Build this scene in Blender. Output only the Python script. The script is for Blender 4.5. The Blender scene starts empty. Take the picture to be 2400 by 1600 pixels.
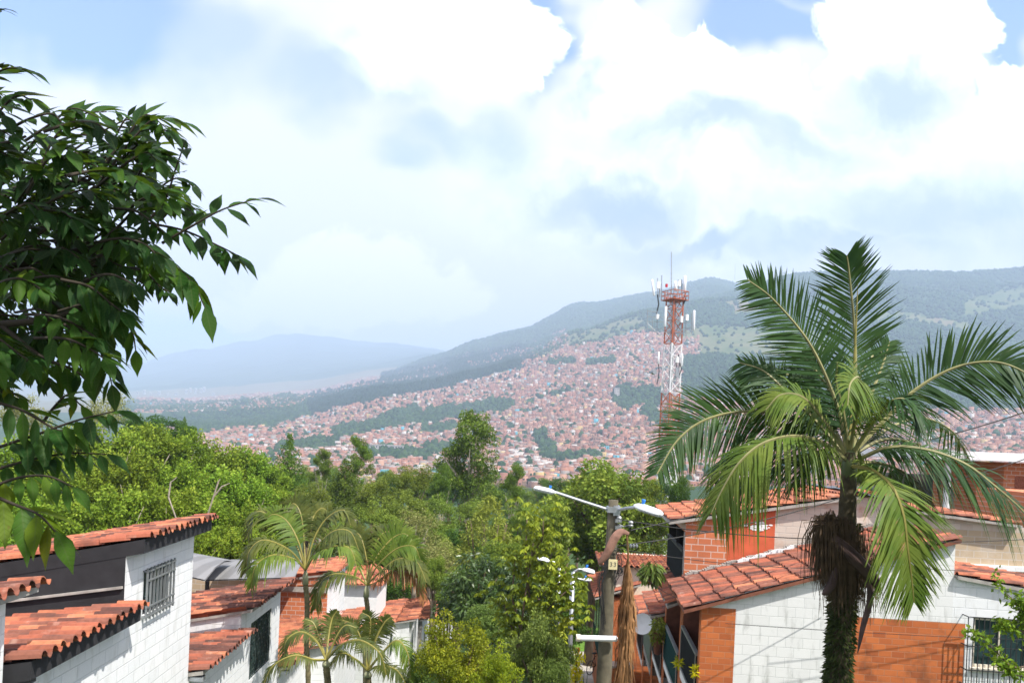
import bpy, math, random
import numpy as np
from mathutils import Vector, Matrix

random.seed(11)
RNG = np.random.default_rng(11)
SC = bpy.context.scene
COL = SC.collection
PI = math.pi

# ------------------------------------------------------------------ camera and the pixel -> world helper
FPX = 1840.0                      # focal length in pixels of the 2400 px wide photograph
ROLL = math.radians(2.6)
CR, SR = math.cos(ROLL), math.sin(ROLL)
HX, HY = 1200.0, 1037.0           # where the level straight-ahead direction lands in the photograph


def AB(px, py):
    u, v = px - HX, HY - py
    return (u * CR - v * SR) / FPX, (u * SR + v * CR) / FPX


def P(px, py, Y):
    a, b = AB(px, py)
    return Vector((a * Y, Y, b * Y))


def to_px(x, y, z):
    a, b = x / y, z / y
    return HX + FPX * (a * CR + b * SR), HY - FPX * (-a * SR + b * CR)


cam_d = bpy.data.cameras.new('camera')
cam = bpy.data.objects.new('camera', cam_d)
COL.objects.link(cam)
cam.matrix_world = Matrix(((CR, -SR, 0, 0), (0, 0, -1, 0), (SR, CR, 0, 0), (0, 0, 0, 1)))
cam_d.sensor_width = 23.5
cam_d.lens = 23.5 * FPX / 2400
cam_d.shift_y = (HY - 800) / 2400
cam_d.clip_start = 0.05
cam_d.clip_end = 60000
cam_d.dof.use_dof = True
cam_d.dof.focus_distance = 4.5
cam_d.dof.aperture_fstop = 5.0
SC.camera = cam

# ------------------------------------------------------------------ sun, render settings
SUN = Vector((0.50, -0.44, 1.0)).normalized()
sun_d = bpy.data.lights.new('sun', 'SUN')
sun_d.energy = 5.0
sun_d.angle = math.radians(0.5)
sun_d.color = (1.0, 0.95, 0.88)
sun = bpy.data.objects.new('sun', sun_d)
COL.objects.link(sun)
sun.rotation_euler = SUN.to_track_quat('Z', 'Y').to_euler()
SC.view_settings.view_transform = 'Standard'
SC.view_settings.look = 'None'
SC.view_settings.gamma = 1
SC.view_settings.exposure = 0.56
SC.cycles.use_denoising = True
SC.cycles.max_bounces = 6
SC.cycles.diffuse_bounces = 3
SC.cycles.glossy_bounces = 2
SC.cycles.transmission_bounces = 3
SC.cycles.transparent_max_bounces = 6
SC.cycles.volume_bounces = 1
SC.cycles.sample_clamp_indirect = 6


# ------------------------------------------------------------------ object helpers
def link(name, me, parent=None, loc=None):
    o = bpy.data.objects.new(name, me)
    COL.objects.link(o)
    if parent is not None:
        o.parent = parent
    if loc is not None:
        o.location = loc
    return o


def tag(o, label=None, cat=None, group=None, kind=None):
    if label:
        o['label'] = label
    if cat:
        o['category'] = cat
    if group:
        o['group'] = group
    if kind:
        o['kind'] = kind
    return o


def thing(name, label, cat, loc=(0, 0, 0), rz=0.0, group=None):
    o = bpy.data.objects.new(name, None)
    COL.objects.link(o)
    o.location = loc
    o.rotation_euler = (0, 0, rz)
    o.empty_display_size = 0.2
    return tag(o, label, cat, group)


def copy_tree(o, parent=None, label=None):
    c = o.copy()
    COL.objects.link(c)
    if parent is not None:
        c.parent = parent
    if label:
        c['label'] = label
    for ch in list(o.children):
        copy_tree(ch, c)
    return c


class MB:
    """collects faces and links them as ONE mesh object"""

    def __init__(s):
        s.v, s.f, s.m = [], [], []

    def poly(s, pts, mi=0):
        n = len(s.v)
        s.v += [tuple(p) for p in pts]
        s.f.append(tuple(range(n, n + len(pts))))
        s.m.append(mi)

    def box(s, x0, x1, y0, y1, z0, z1, mi=0, M=None):
        n = len(s.v)
        pts = [(x0, y0, z0), (x1, y0, z0), (x1, y1, z0), (x0, y1, z0), (x0, y0, z1), (x1, y0, z1), (x1, y1, z1), (x0, y1, z1)]
        if M is not None:
            pts = [tuple(M @ Vector(p)) for p in pts]
        s.v += pts
        for q in ((3, 2, 1, 0), (4, 5, 6, 7), (0, 1, 5, 4), (1, 2, 6, 5), (2, 3, 7, 6), (3, 0, 4, 7)):
            s.f.append(tuple(n + i for i in q))
            s.m.append(mi)

    def tube(s, pts, rad, n=6, mi=0, cap=True):
        pts = [Vector(p) for p in pts]
        if not isinstance(rad, (list, tuple)):
            rad = [rad] * len(pts)
        base = len(s.v)
        prev = None
        for i, p in enumerate(pts):
            t = (pts[min(i + 1, len(pts) - 1)] - pts[max(i - 1, 0)])
            t = t.normalized() if t.length > 1e-9 else Vector((0, 0, 1))
            if prev is None:
                a = t.orthogonal().normalized()
            else:
                a = prev - t * prev.dot(t)
                a = a.normalized() if a.length > 1e-6 else t.orthogonal().normalized()
            prev = a
            b = t.cross(a)
            for k in range(n):
                th = 2 * PI * k / n
                s.v.append(tuple(p + (a * math.cos(th) + b * math.sin(th)) * rad[i]))
        for i in range(len(pts) - 1):
            for k in range(n):
                k2 = (k + 1) % n
                s.f.append((base + i * n + k, base + i * n + k2, base + (i + 1) * n + k2, base + (i + 1) * n + k))
                s.m.append(mi)
        if cap:
            s.f.append(tuple(base + k for k in range(n))[::-1])
            s.m.append(mi)
            s.f.append(tuple(base + (len(pts) - 1) * n + k for k in range(n)))
            s.m.append(mi)

    def lathe(s, prof, n=10, mi=0, M=None):
        base = len(s.v)
        for r, z in prof:
            for k in range(n):
                p = Vector((r * math.cos(2 * PI * k / n), r * math.sin(2 * PI * k / n), z))
                s.v.append(tuple(M @ p if M is not None else p))
        for i in range(len(prof) - 1):
            for k in range(n):
                k2 = (k + 1) % n
                s.f.append((base + i * n + k, base + i * n + k2, base + (i + 1) * n + k2, base + (i + 1) * n + k))
                s.m.append(mi)

    def prism(s, poly_xz, y0, y1, mi=0, mi_ends=None):
        """polygon in x,z (counter-clockwise seen from -y) extruded along y"""
        me = mi if mi_ends is None else mi_ends
        s.poly([(x, y0, z) for x, z in poly_xz], me)
        s.poly([(x, y1, z) for x, z in reversed(poly_xz)], me)
        n = len(poly_xz)
        for i in range(n):
            (xa, za), (xb, zb) = poly_xz[i], poly_xz[(i + 1) % n]
            s.poly([(xa, y0, za), (xa, y1, za), (xb, y1, zb), (xb, y0, zb)], mi)

    def mesh(s, name, mats, smooth=False):
        me = bpy.data.meshes.new(name)
        me.from_pydata(s.v, [], s.f)
        for m in mats if isinstance(mats, (list, tuple)) else [mats]:
            me.materials.append(m)
        me.polygons.foreach_set('material_index', np.array(s.m, dtype=np.int32))
        if smooth:
            me.polygons.foreach_set('use_smooth', np.ones(len(s.f), dtype=bool))
        me.update()
        return me

    def build(s, name, mats, parent=None, smooth=False, loc=None):
        return link(name, s.mesh(name, mats, smooth), parent, loc)


def np_mesh(name, V, F, mats, mi=None, tint=None, smooth=False):
    """big meshes straight from numpy: V (n,3), F (m,4) or (m,3)"""
    me = bpy.data.meshes.new(name)
    V = np.ascontiguousarray(V, dtype=np.float32)
    F = np.ascontiguousarray(F, dtype=np.int32)
    k = F.shape[1]
    me.vertices.add(len(V))
    me.vertices.foreach_set('co', V.ravel())
    me.loops.add(F.size)
    me.loops.foreach_set('vertex_index', F.ravel())
    me.polygons.add(len(F))
    me.polygons.foreach_set('loop_start', np.arange(0, F.size, k, dtype=np.int32))
    for m in mats if isinstance(mats, (list, tuple)) else [mats]:
        me.materials.append(m)
    if mi is not None:
        me.polygons.foreach_set('material_index', np.ascontiguousarray(mi, dtype=np.int32))
    if smooth:
        me.polygons.foreach_set('use_smooth', np.ones(len(F), dtype=bool))
    if tint is not None:
        at = me.attributes.new('tint', 'FLOAT', 'POINT')
        at.data.foreach_set('value', np.ascontiguousarray(tint, dtype=np.float32))
    me.update(calc_edges=True)
    me.validate()
    return me


# ------------------------------------------------------------------ materials
class NT:
    def __init__(s, name):
        s.mat = bpy.data.materials.new(name)
        s.mat.use_nodes = True
        s.t = s.mat.node_tree
        s.t.nodes.clear()
        s.out = s.n('ShaderNodeOutputMaterial')

    def n(s, typ, ins=None, **kw):
        x = s.t.nodes.new(typ)
        for k, v in kw.items():
            setattr(x, k, v)
        for k, v in (ins or {}).items():
            s.set(x.inputs[k], v)
        return x

    def set(s, sock, v):
        if isinstance(v, bpy.types.NodeSocket):
            s.t.links.new(v, sock)
        elif isinstance(v, bpy.types.Node):
            s.t.links.new(v.outputs[0], sock)
        else:
            if isinstance(v, (tuple, list)) and len(v) == 3 and sock.type == 'RGBA':
                v = (*v, 1)
            sock.default_value = v

    def math(s, op, a, b=None, c=None, clamp=False):
        x = s.n('ShaderNodeMath', operation=op, use_clamp=clamp)
        for i, v in enumerate((a, b, c)):
            if v is not None:
                s.set(x.inputs[i], v)
        return x.outputs[0]

    def mix(s, fac, a, b, blend='MIX'):
        x = s.n('ShaderNodeMix', data_type='RGBA', blend_type=blend)
        s.set(x.inputs[0], fac)
        s.set(x.inputs[6], a)
        s.set(x.inputs[7], b)
        return x.outputs[2]

    def ramp(s, fac, stops):
        x = s.n('ShaderNodeValToRGB')
        e = x.color_ramp.elements
        while len(e) < len(stops):
            e.new(0.5)
        for el, (p, c) in zip(e, stops):
            el.position = p
            el.color = (*c, 1) if len(c) == 3 else c
        s.set(x.inputs[0], fac)
        return x.outputs[0]

    def noise(s, vec, scale, detail=4, rough=0.55, dist=0.0):
        x = s.n('ShaderNodeTexNoise', {'Scale': scale, 'Detail': detail, 'Roughness': rough, 'Distortion': dist})
        if vec is not None:
            s.set(x.inputs['Vector'], vec)
        return x.outputs[0]

    def smooth(s, v, lo, hi):
        x = s.n('ShaderNodeMapRange', interpolation_type='SMOOTHSTEP')
        s.set(x.inputs[0], v)
        s.set(x.inputs[1], lo)
        s.set(x.inputs[2], hi)
        return x.outputs[0]

    def obj(s):
        return s.n('ShaderNodeTexCoord').outputs['Object']

    def bsdf(s, color, rough=0.8, metal=0.0, bump=None, bump_str=0.3, bump_dist=0.02, spec=0.3):
        b = s.n('ShaderNodeBsdfPrincipled', {'Base Color': color, 'Roughness': rough, 'Metallic': metal, 'Specular IOR Level': spec})
        if bump is not None:
            k = s.n('ShaderNodeBump', {'Strength': bump_str, 'Distance': bump_dist, 'Height': bump})
            s.set(b.inputs['Normal'], k.outputs[0])
        s.set(s.out.inputs[0], b.outputs[0])
        return s.mat


def plain(name, c, rough=0.7, metal=0.0, var=0.25, scale=6.0, spec=0.3):
    t = NT(name)
    nz = t.noise(t.obj(), scale, 5)
    lo = tuple(x * (1 - var) for x in c)
    hi = tuple(min(1, x * (1 + var * 0.6)) for x in c)
    col = t.ramp(nz, [(0.3, lo), (0.7, hi)])
    return t.bsdf(col, rough, metal, nz, 0.12, 0.01, spec)


def masonry(name, axis, bw, bh, c1, c2, mortar, msize=0.008, stain=None, stain_amt=0.3, rough=0.85, bump=0.35, off=0.5, streak=False):
    """block or brick wall; axis 'x' or 'y' is the horizontal run of the wall in object space"""
    t = NT(name)
    ob = t.obj()
    sep = t.n('ShaderNodeSeparateXYZ', {0: ob})
    wob = t.noise(ob, 3.0, 2)
    vec = t.n('ShaderNodeCombineXYZ', {0: sep.outputs[0 if axis == 'x' else 1], 1: sep.outputs[2], 2: 0.0})
    br = t.n('ShaderNodeTexBrick', {'Vector': vec.outputs[0], 'Color1': c1, 'Color2': c2, 'Mortar': mortar, 'Scale': 1.0,
                                     'Mortar Size': msize, 'Mortar Smooth': 0.25, 'Bias': 0.0, 'Brick Width': bw, 'Row Height': bh})
    br.offset = off
    col = br.outputs[0]
    n2 = t.noise(ob, 14.0, 5)
    col = t.mix(t.math('MULTIPLY', n2, 0.35), col, tuple(x * 0.8 for x in c1))
    if stain is not None:
        if streak:
            mp = t.n('ShaderNodeMapping', {'Vector': ob, 'Scale': (2.6, 2.6, 0.9)})
            ns = t.noise(mp.outputs[0], 1.6, 5, 0.6)
        else:
            ns = t.noise(ob, 1.3, 6, 0.65)
        col = t.mix(t.math('MULTIPLY', t.smooth(ns, 0.50, 0.72), stain_amt), col, stain)
    h = t.math('ADD', t.math('MULTIPLY', br.outputs[1], -1.0), t.math('MULTIPLY', n2, 0.35))
    return t.bsdf(col, rough, 0, h, bump, 0.012, 0.25)


def tile_mat(name, c, dirt=(0.06, 0.035, 0.03), amt=0.6):
    t = NT(name)
    ob = t.obj()
    n1 = t.noise(ob, 1.6, 6, 0.65)
    n2 = t.noise(ob, 18.0, 5, 0.6)
    col = t.mix(t.math('MULTIPLY', t.smooth(n1, 0.42, 0.68), amt), c, dirt)
    col = t.mix(t.math('MULTIPLY', t.smooth(n2, 0.45, 0.75), 0.45), col, tuple(x * 0.45 for x in c))
    col = t.mix(t.math('MULTIPLY', t.smooth(t.noise(ob, 5.0, 4), 0.58, 0.75), 0.25), col, (0.62, 0.45, 0.36))
    return t.bsdf(col, 0.85, 0, n2, 0.25, 0.01, 0.2)


def leaf_mat(name, dark, mid, light, rough=0.6, trans=0.2, vary=0.12, spec=0.12):
    t = NT(name)
    at = t.n('ShaderNodeAttribute', attribute_name='tint')
    oi = t.n('ShaderNodeObjectInfo')
    col = t.ramp(at.outputs['Fac'], [(0.0, dark), (0.5, mid), (1.0, light)])
    hs = t.n('ShaderNodeHueSaturation', {'Color': col, 'Hue': t.math('MULTIPLY_ADD', oi.outputs['Random'], vary * 0.25, 0.5 - vary * 0.125),
                                         'Value': t.math('MULTIPLY_ADD', oi.outputs['Random'], vary * 2, 1 - vary)})
    c = hs.outputs[0]
    b = t.n('ShaderNodeBsdfPrincipled', {'Base Color': c, 'Roughness': rough, 'Specular IOR Level': spec})
    tr = t.n('ShaderNodeBsdfTranslucent', {'Color': t.mix(0.5, c, tuple(min(1, x * 1.6) for x in light))})
    mx = t.n('ShaderNodeMixShader', {0: trans, 1: b.outputs[0], 2: tr.outputs[0]})
    t.set(t.out.inputs[0], mx.outputs[0])
    return t.mat


M = {}
WHITE1, WHITE2 = (0.80, 0.81, 0.81), (0.74, 0.76, 0.77)
for ax in 'xy':
    M['white_' + ax] = masonry('white_painted_block_' + ax, ax, 0.40, 0.20, WHITE1, WHITE2, (0.65, 0.675, 0.68), 0.010, (0.45, 0.45, 0.41), 0.42, 0.6, 0.6, streak=True)
    M['stained_' + ax] = masonry('stained_white_block_' + ax, ax, 0.33, 0.20, (0.76, 0.77, 0.76), (0.70, 0.71, 0.70), (0.60, 0.62, 0.61), 0.008, (0.36, 0.37, 0.35), 0.75, 0.7, 0.4, streak=True)
    M['orange_' + ax] = masonry('orange_facing_brick_' + ax, ax, 0.245, 0.123, (0.56, 0.165, 0.05), (0.36, 0.095, 0.032), (0.42, 0.19, 0.105), 0.008, (0.13, 0.055, 0.03), 0.75, 0.8, 0.6)
    M['hollow_' + ax] = masonry('hollow_clay_brick_' + ax, ax, 0.31, 0.155, (0.58, 0.20, 0.09), (0.47, 0.15, 0.07), (0.58, 0.46, 0.40), 0.013, (0.34, 0.12, 0.06), 0.3, 0.85, 0.5)
    M['worn_' + ax] = masonry('worn_whitewashed_brick_' + ax, ax, 0.31, 0.16, (0.62, 0.55, 0.48), (0.52, 0.44, 0.37), (0.50, 0.45, 0.40), 0.012, (0.42, 0.17, 0.09), 0.85, 0.9, 0.5)
    M['tan_' + ax] = masonry('tan_concrete_block_' + ax, ax, 0.36, 0.19, (0.48, 0.38, 0.26), (0.40, 0.31, 0.21), (0.50, 0.45, 0.38), 0.014, (0.55, 0.50, 0.44), 0.5, 0.9, 0.5)
M['red_paint'] = plain('smooth_red_paint', (0.56, 0.115, 0.05), 0.6, var=0.2, scale=3)
M['black_wall'] = plain('charcoal_painted_render', (0.028, 0.028, 0.031), 0.85, var=0.25, scale=5)
M['concrete'] = plain('grey_concrete', (0.36, 0.34, 0.31), 0.9, var=0.3)
M['white_paint'] = plain('white_paint', (0.78, 0.79, 0.79), 0.6, var=0.08)
M['cream_paint'] = plain('cream_paint', (0.72, 0.66, 0.54), 0.7, var=0.12)
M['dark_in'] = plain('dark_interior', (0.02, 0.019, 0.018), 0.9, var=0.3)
M['brown_trim'] = plain('red_brown_trim', (0.20, 0.075, 0.045), 0.7, var=0.3)
M['grey_metal'] = plain('grey_metal', (0.30, 0.32, 0.33), 0.45, 0.6, var=0.2)
M['dark_metal'] = plain('dark_metal', (0.035, 0.037, 0.04), 0.5, 0.3, var=0.3)
M['green_metal'] = plain('dark_green_metal', (0.05, 0.075, 0.07), 0.5, 0.2, var=0.2)
M['white_metal'] = plain('white_enamel', (0.78, 0.80, 0.82), 0.35, 0.0, var=0.06)
M['galv'] = plain('galvanised_steel', (0.46, 0.49, 0.52), 0.4, 0.7, var=0.2)
M['rail_black'] = plain('black_rail_panel', (0.016, 0.018, 0.020), 0.8, var=0.3, spec=0.04)
M['rail_green'] = plain('dark_green_panel', (0.014, 0.048, 0.048), 0.8, var=0.3, spec=0.04)
M['rail_sage'] = plain('sage_green_panel', (0.14, 0.18, 0.14), 0.8, var=0.2, spec=0.05)
M['blue_cap'] = plain('blue_photocell', (0.04, 0.23, 0.72), 0.4, var=0.1)
M['lens'] = plain('pale_lamp_lens', (0.70, 0.78, 0.83), 0.2, var=0.05)
M['red_steel'] = plain('orange_red_tower_paint', (0.42, 0.115, 0.05), 0.6, var=0.25, scale=2)
M['white_steel'] = plain('white_tower_paint', (0.72, 0.72, 0.72), 0.55, var=0.15, scale=2)
M['bark'] = plain('grey_brown_bark', (0.15, 0.11, 0.075), 0.9, var=0.45, scale=9)
M['pale_bark'] = plain('pale_bark', (0.36, 0.31, 0.25), 0.9, var=0.35, scale=9)
M['palm_bark'] = plain('green_grey_palm_bark', (0.16, 0.14, 0.07), 0.9, var=0.5, scale=14)
M['wood_pole'] = plain('weathered_pole_wood', (0.125, 0.11, 0.075), 0.9, var=0.5, scale=5)
M['cable'] = plain('black_cable', (0.02, 0.02, 0.02), 0.6, var=0.2)
M['tile_a'] = tile_mat('orange_clay_tile', (0.42, 0.145, 0.078), amt=0.75)
M['tile_b'] = tile_mat('red_clay_tile', (0.35, 0.110, 0.065))
M['tile_c'] = tile_mat('weathered_clay_tile', (0.24, 0.095, 0.065), amt=0.75)
M['tile_d'] = tile_mat('bright_clay_tile', (0.50, 0.19, 0.10), amt=0.5)
M['tile_e'] = tile_mat('blackened_clay_tile', (0.13, 0.055, 0.042), amt=0.8)
TILES = [M['tile_a'], M['tile_b'], M['tile_c'], M['tile_d'], M['tile_e']]


def glass_mat(name, c):
    t = NT(name)
    return t.bsdf(t.mix(t.noise(t.obj(), 2.0), c, tuple(x * 2.2 for x in c)), 0.08, 0, None, spec=0.6)


M['glass'] = glass_mat('dark_window_glass', (0.015, 0.03, 0.033))
M['glass_door'] = glass_mat('balcony_door_glass', (0.03, 0.04, 0.035))


# ------------------------------------------------------------------ terrain (one sheet, real distances)
NEAR = [(-40, -1.75), (1.5, -1.75), (3, -2.3), (5, -4.4), (9, -6.1), (16, -7.7), (22, -8.7), (28, -9.9), (40, -11.9), (47, -12.8), (65, -14.5), (90, -18), (150, -24)]
KY = [450, 760, 1000, 1270, 1590, 1960, 2380, 2900, 3500, 5000, 11000, 12500]
COLS = {
    -1200: [1205, 1095, 1060, 1030, 1005, 985, 970, 955, 945, 930, 850, 900],
    0: [1205, 1095, 1060, 1030, 1005, 985, 970, 955, 945, 930, 850, 900],
    250: [1205, 1097, 1062, 1032, 1007, 987, 970, 957, 947, 932, 866, 920],
    450: [1205, 1100, 1065, 1035, 1010, 990, 972, 958, 945, 935, 815, 860],
    700: [1205, 1110, 1075, 1045, 1015, 985, 958, 940, 930, 920, 780, 830],
    900: [1205, 1120, 1085, 1045, 1000, 950, 912, 906, 900, 878, 803, 850],
    1000: [1205, 1122, 1088, 1045, 1000, 948, 903, 897, 884, 842, 818, 860],
    1100: [1205, 1124, 1090, 1047, 1000, 940, 880, 872, 852, 806, 845, 880],
    1210: [1205, 1125, 1092, 1047, 985, 920, 848, 842, 826, 778, 880, 900],
    1350: [1205, 1125, 1090, 1035, 965, 885, 805, 780, 786, 717, 850, 900],
    1500: [1205, 1125, 1085, 1025, 950, 860, 772, 735, 746, 687, 830, 900],
    1650: [1205, 1120, 1070, 1005, 935, 855, 780, 704, 712, 656, 800, 900],
    1850: [1205, 1120, 1065, 1000, 930, 860, 785, 705, 642, 720, 800, 900],
    2100: [1205, 1120, 1070, 1010, 940, 870, 795, 712, 638, 720, 800, 900],
    2400: [1205, 1120, 1075, 1015, 950, 880, 805, 716, 634, 720, 800, 900],
    3600: [1205, 1120, 1075, 1015, 950, 880, 805, 716, 640, 720, 800, 900],
}
_CX = np.array(sorted(COLS))
_CT = np.array([COLS[x] for x in _CX], dtype=float)


def vnoise(x, y, seed=0):
    xi, yi = np.floor(x).astype(np.int64), np.floor(y).astype(np.int64)
    fx, fy = x - xi, y - yi
    fx, fy = fx * fx * (3 - 2 * fx), fy * fy * (3 - 2 * fy)

    def h(i, j):
        n = (i * 374761393 + j * 668265263 + seed * 974711) & 0x7fffffff
        n = ((n ^ (n >> 13)) * 1274126177) & 0x7fffffff
        return ((n ^ (n >> 16)) & 0xffff) / 65535.0

    return (h(xi, yi) * (1 - fx) + h(xi + 1, yi) * fx) * (1 - fy) + (h(xi, yi + 1) * (1 - fx) + h(xi + 1, yi + 1) * fx) * fy


def fbm(x, y, seed=0, o=4):
    s, a, t = 0.0, 1.0, 0.0
    for k in range(o):
        s = s + a * vnoise(x * 2 ** k, y * 2 ** k, seed + k)
        t += a
        a *= 0.5
    return s / t


def ground_z(x, y):
    """height of the land at world x, y (camera eye is 0)"""
    x, y = np.asarray(x, float), np.asarray(y, float)
    yy = np.clip(y, -40, 12500)
    zn = np.interp(yy, [p[0] for p in NEAR], [p[1] for p in NEAR])
    a = x / np.maximum(yy, 40.0)
    # column of the photograph this bearing falls in (level sight line)
    px = np.clip(HX + FPX * a, _CX[0], _CX[-1])
    i = np.clip(np.searchsorted(_CX, px) - 1, 0, len(_CX) - 2)
    t = (px - _CX[i]) / (_CX[i + 1] - _CX[i])
    t = t * t * (3 - 2 * t) * 0.5 + t * 0.5
    j = np.clip(np.searchsorted(KY, yy) - 1, 0, len(KY) - 2)
    KYa = np.array(KY, float)
    r = np.clip((yy - KYa[j]) / (KYa[j + 1] - KYa[j]), 0, 1)
    py = (_CT[i, j] * (1 - t) + _CT[i + 1, j] * t) * (1 - r) + (_CT[i, j + 1] * (1 - t) + _CT[i + 1, j + 1] * t) * r
    b = ((px - HX) * SR + (HY - py) * CR) / FPX
    zf = b * np.maximum(yy, 1)
    amp = np.clip((yy - 700) / 1200, 0, 1)
    zf = zf + amp * yy * 0.014 * (fbm(x / 330.0, yy / 330.0, 3, 4) - 0.5) * np.where(yy > 6000, 0.8, 1.0)
    rg = 1 - np.abs(2 * vnoise(x / 420.0 + 0.0016 * yy, yy / 900.0, 41) - 1)
    rg = rg + 0.5 * (1 - np.abs(2 * vnoise(x / 170.0 + 0.002 * yy, yy / 420.0, 42) - 1))
    zf = zf + (rg - 0.75) * 75.0 * np.clip((yy - 2150) / 500, 0, 1) * np.clip((3450 - yy) / 500, 0, 1) * np.clip((px - 1700) / 250, 0, 1)
    w = np.clip((yy - 150) / 200.0, 0, 1)
    return zn * (1 - w) + zf * w


def gz(x, y):
    return float(ground_z(np.array([x]), np.array([y]))[0])
# ------------------------------------------------------------------ sky: Nishita air plus procedural cloud decks, placed by bearing and elevation
SUN_EL = math.asin(SUN.z)
SUN_ROT = math.atan2(SUN.x, SUN.y)
SKY_STRENGTH = 0.062


def make_world():
    w = bpy.data.worlds.new('World')
    SC.world = w
    w.use_nodes = True
    nt = NT.__new__(NT)
    nt.t = w.node_tree
    nt.t.nodes.clear()
    out = nt.n('ShaderNodeOutputWorld')
    sky = nt.n('ShaderNodeTexSky', sky_type='NISHITA', sun_disc=False)
    sky.sun_elevation = SUN_EL
    sky.sun_rotation = SUN_ROT
    sky.altitude = 1600
    sky.air_density = 1.0
    sky.dust_density = 0.6
    sky.ozone_density = 3.0
    d = nt.n('ShaderNodeTexCoord').outputs['Generated']
    sep = nt.n('ShaderNodeSeparateXYZ', {0: d})
    y = nt.math('MAXIMUM', nt.math('ABSOLUTE', sep.outputs[1]), 0.08)
    a = nt.math('DIVIDE', sep.outputs[0], y)
    b = nt.math('DIVIDE', sep.outputs[2], y)
    p0 = nt.n('ShaderNodeCombineXYZ', {0: a, 1: b, 2: 0.0}).outputs[0]

    def warp(p, scale, amt, detail, seed):
        mp = nt.n('ShaderNodeVectorMath', {0: p, 1: (seed, seed * 0.7, seed * 1.3)}, operation='ADD')
        nz = nt.n('ShaderNodeTexNoise', {'Vector': mp.outputs[0], 'Scale': scale, 'Detail': detail, 'Roughness': 0.6})
        v = nt.n('ShaderNodeVectorMath', {0: nz.outputs['Color'], 1: (0.5, 0.5, 0.5)}, operation='SUBTRACT')
        v = nt.n('ShaderNodeVectorMath', {0: v.outputs[0], 1: (amt, amt, 0)}, operation='MULTIPLY')
        return nt.n('ShaderNodeVectorMath', {0: p, 1: v.outputs[0]}, operation='ADD').outputs[0]

    pc = warp(warp(warp(p0, 5.0, 0.13, 2, 3.1), 15.0, 0.085, 3, 6.6), 44.0, 0.022, 5, 1.6)        # billowing edges
    ps = warp(p0, 2.6, 0.30, 4, 9.4)         # streaky high cloud
    pg = warp(warp(p0, 4.0, 0.22, 4, 5.7), 13.0, 0.10, 5, 8.8)

    def dist(p, blobs):
        """smallest scaled distance to a set of ellipses given in photograph pixels"""
        best = None
        for (cx, cy, rx, ry) in blobs:
            ca, cb = AB(cx, cy)
            ra, rb = rx / FPX, ry / FPX
            v = nt.n('ShaderNodeVectorMath', {0: p, 1: (1 / ra, 1 / rb, 0), 2: (-ca / ra, -cb / rb, 0)}, operation='MULTIPLY_ADD')
            l = nt.n('ShaderNodeVectorMath', {0: v.outputs[0]}, operation='LENGTH').outputs[1]
            best = l if best is None else nt.math('SMOOTH_MIN', best, l, 0.25)
        return best

    holes = dist(ps, [(60, 40, 330, 150), (1295, 70, 60, 130), (1735, 30, 190, 80), (1935, 110, 70, 90), (2400, 100, 90, 190),
                      (1290, -160, 1500, 130)])
    soft = dist(ps, [(820, 190, 330, 90), (480, 130, 260, 120), (1130, 300, 230, 60), (950, 330, 130, 40), (330, 820, 420, 90), (1240, 300, 120, 90)])
    cum = dist(pc, [(1090, 90, 210, 140), (1215, 110, 110, 110), (960, 130, 120, 90),
                    (1470, 100, 115, 120), (1560, 150, 150, 110), (1680, 160, 140, 110), (1790, 210, 130, 110), (1880, 280, 120, 110), (1560, 300, 260, 150),
                    (2050, 70, 140, 150), (2180, 110, 140, 150), (2270, 80, 70, 70), (2100, 260, 170, 110), (2360, 240, 80, 90),
                    (1750, 460, 620, 170), (2300, 400, 260, 120)])
    grey = dist(pg, [(2090, 225, 210, 70), (1720, 340, 290, 70), (2270, 525, 380, 100), (1440, 470, 220, 60), (1990, 600, 320, 50), (1400, 200, 70, 60), (1650, 560, 300, 40)])
    low = dist(pc, [(640, 690, 110, 70), (760, 650, 120, 60), (870, 640, 130, 70), (1010, 690, 120, 70), (1080, 745, 70, 45), (820, 740, 300, 50), (560, 740, 90, 40)])
    pale = nt.math('ADD', nt.math('MULTIPLY', nt.smooth(holes, 0.55, 1.25), 0.80), 0.12)
    pale = nt.math('MULTIPLY', pale, nt.math('ADD', nt.math('MULTIPLY', nt.smooth(soft, 0.2, 1.3), 0.55), 0.45))
    fine = nt.noise(p0, 18.0, 7, 0.62)
    mid = nt.noise(warp(p0, 3.0, 0.2, 4, 2.2), 6.0, 6, 0.6)
    gap = dist(p0, [(1315, 60, 110, 170), (1735, 30, 260, 110), (1930, 110, 130, 130), (2400, 150, 130, 260)])
    wid = nt.n('ShaderNodeMapRange', {0: gap, 1: 0.95, 2: 1.55, 3: 0.12, 4: 1.2}).outputs[0]
    cd = nt.math('ADD', cum, nt.math('MULTIPLY_ADD', fine, 0.40, -0.20))
    cmask = nt.smooth(nt.math('DIVIDE', nt.math('SUBTRACT', 1.0, cd), wid), -0.5, 0.5)
    lmask = nt.math('MULTIPLY', nt.smooth(nt.math('ADD', low, nt.math('MULTIPLY_ADD', mid, 1.3, -0.65)), 1.15, 0.7), 0.6)
    up = nt.smooth(sep.outputs[2], -0.05, 0.02)
    sk = nt.n('ShaderNodeMix', data_type='RGBA', blend_type='MULTIPLY')
    nt.set(sk.inputs[0], 1.0)
    nt.set(sk.inputs[6], sky.outputs[0])
    nt.set(sk.inputs[7], (0.36, 1.95, 3.4, 1))
    pcol = nt.mix(nt.smooth(b, 0.12, 0.34), (13.0, 11.9, 12.2, 1), (14.0, 13.3, 14.1, 1))
    col = nt.mix(pale, sk.outputs[2], pcol)
    gmask = nt.math('MULTIPLY', nt.smooth(nt.math('ADD', grey, nt.math('MULTIPLY_ADD', mid, 1.5, -0.75)), 1.45, 0.15), 0.95)
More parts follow.
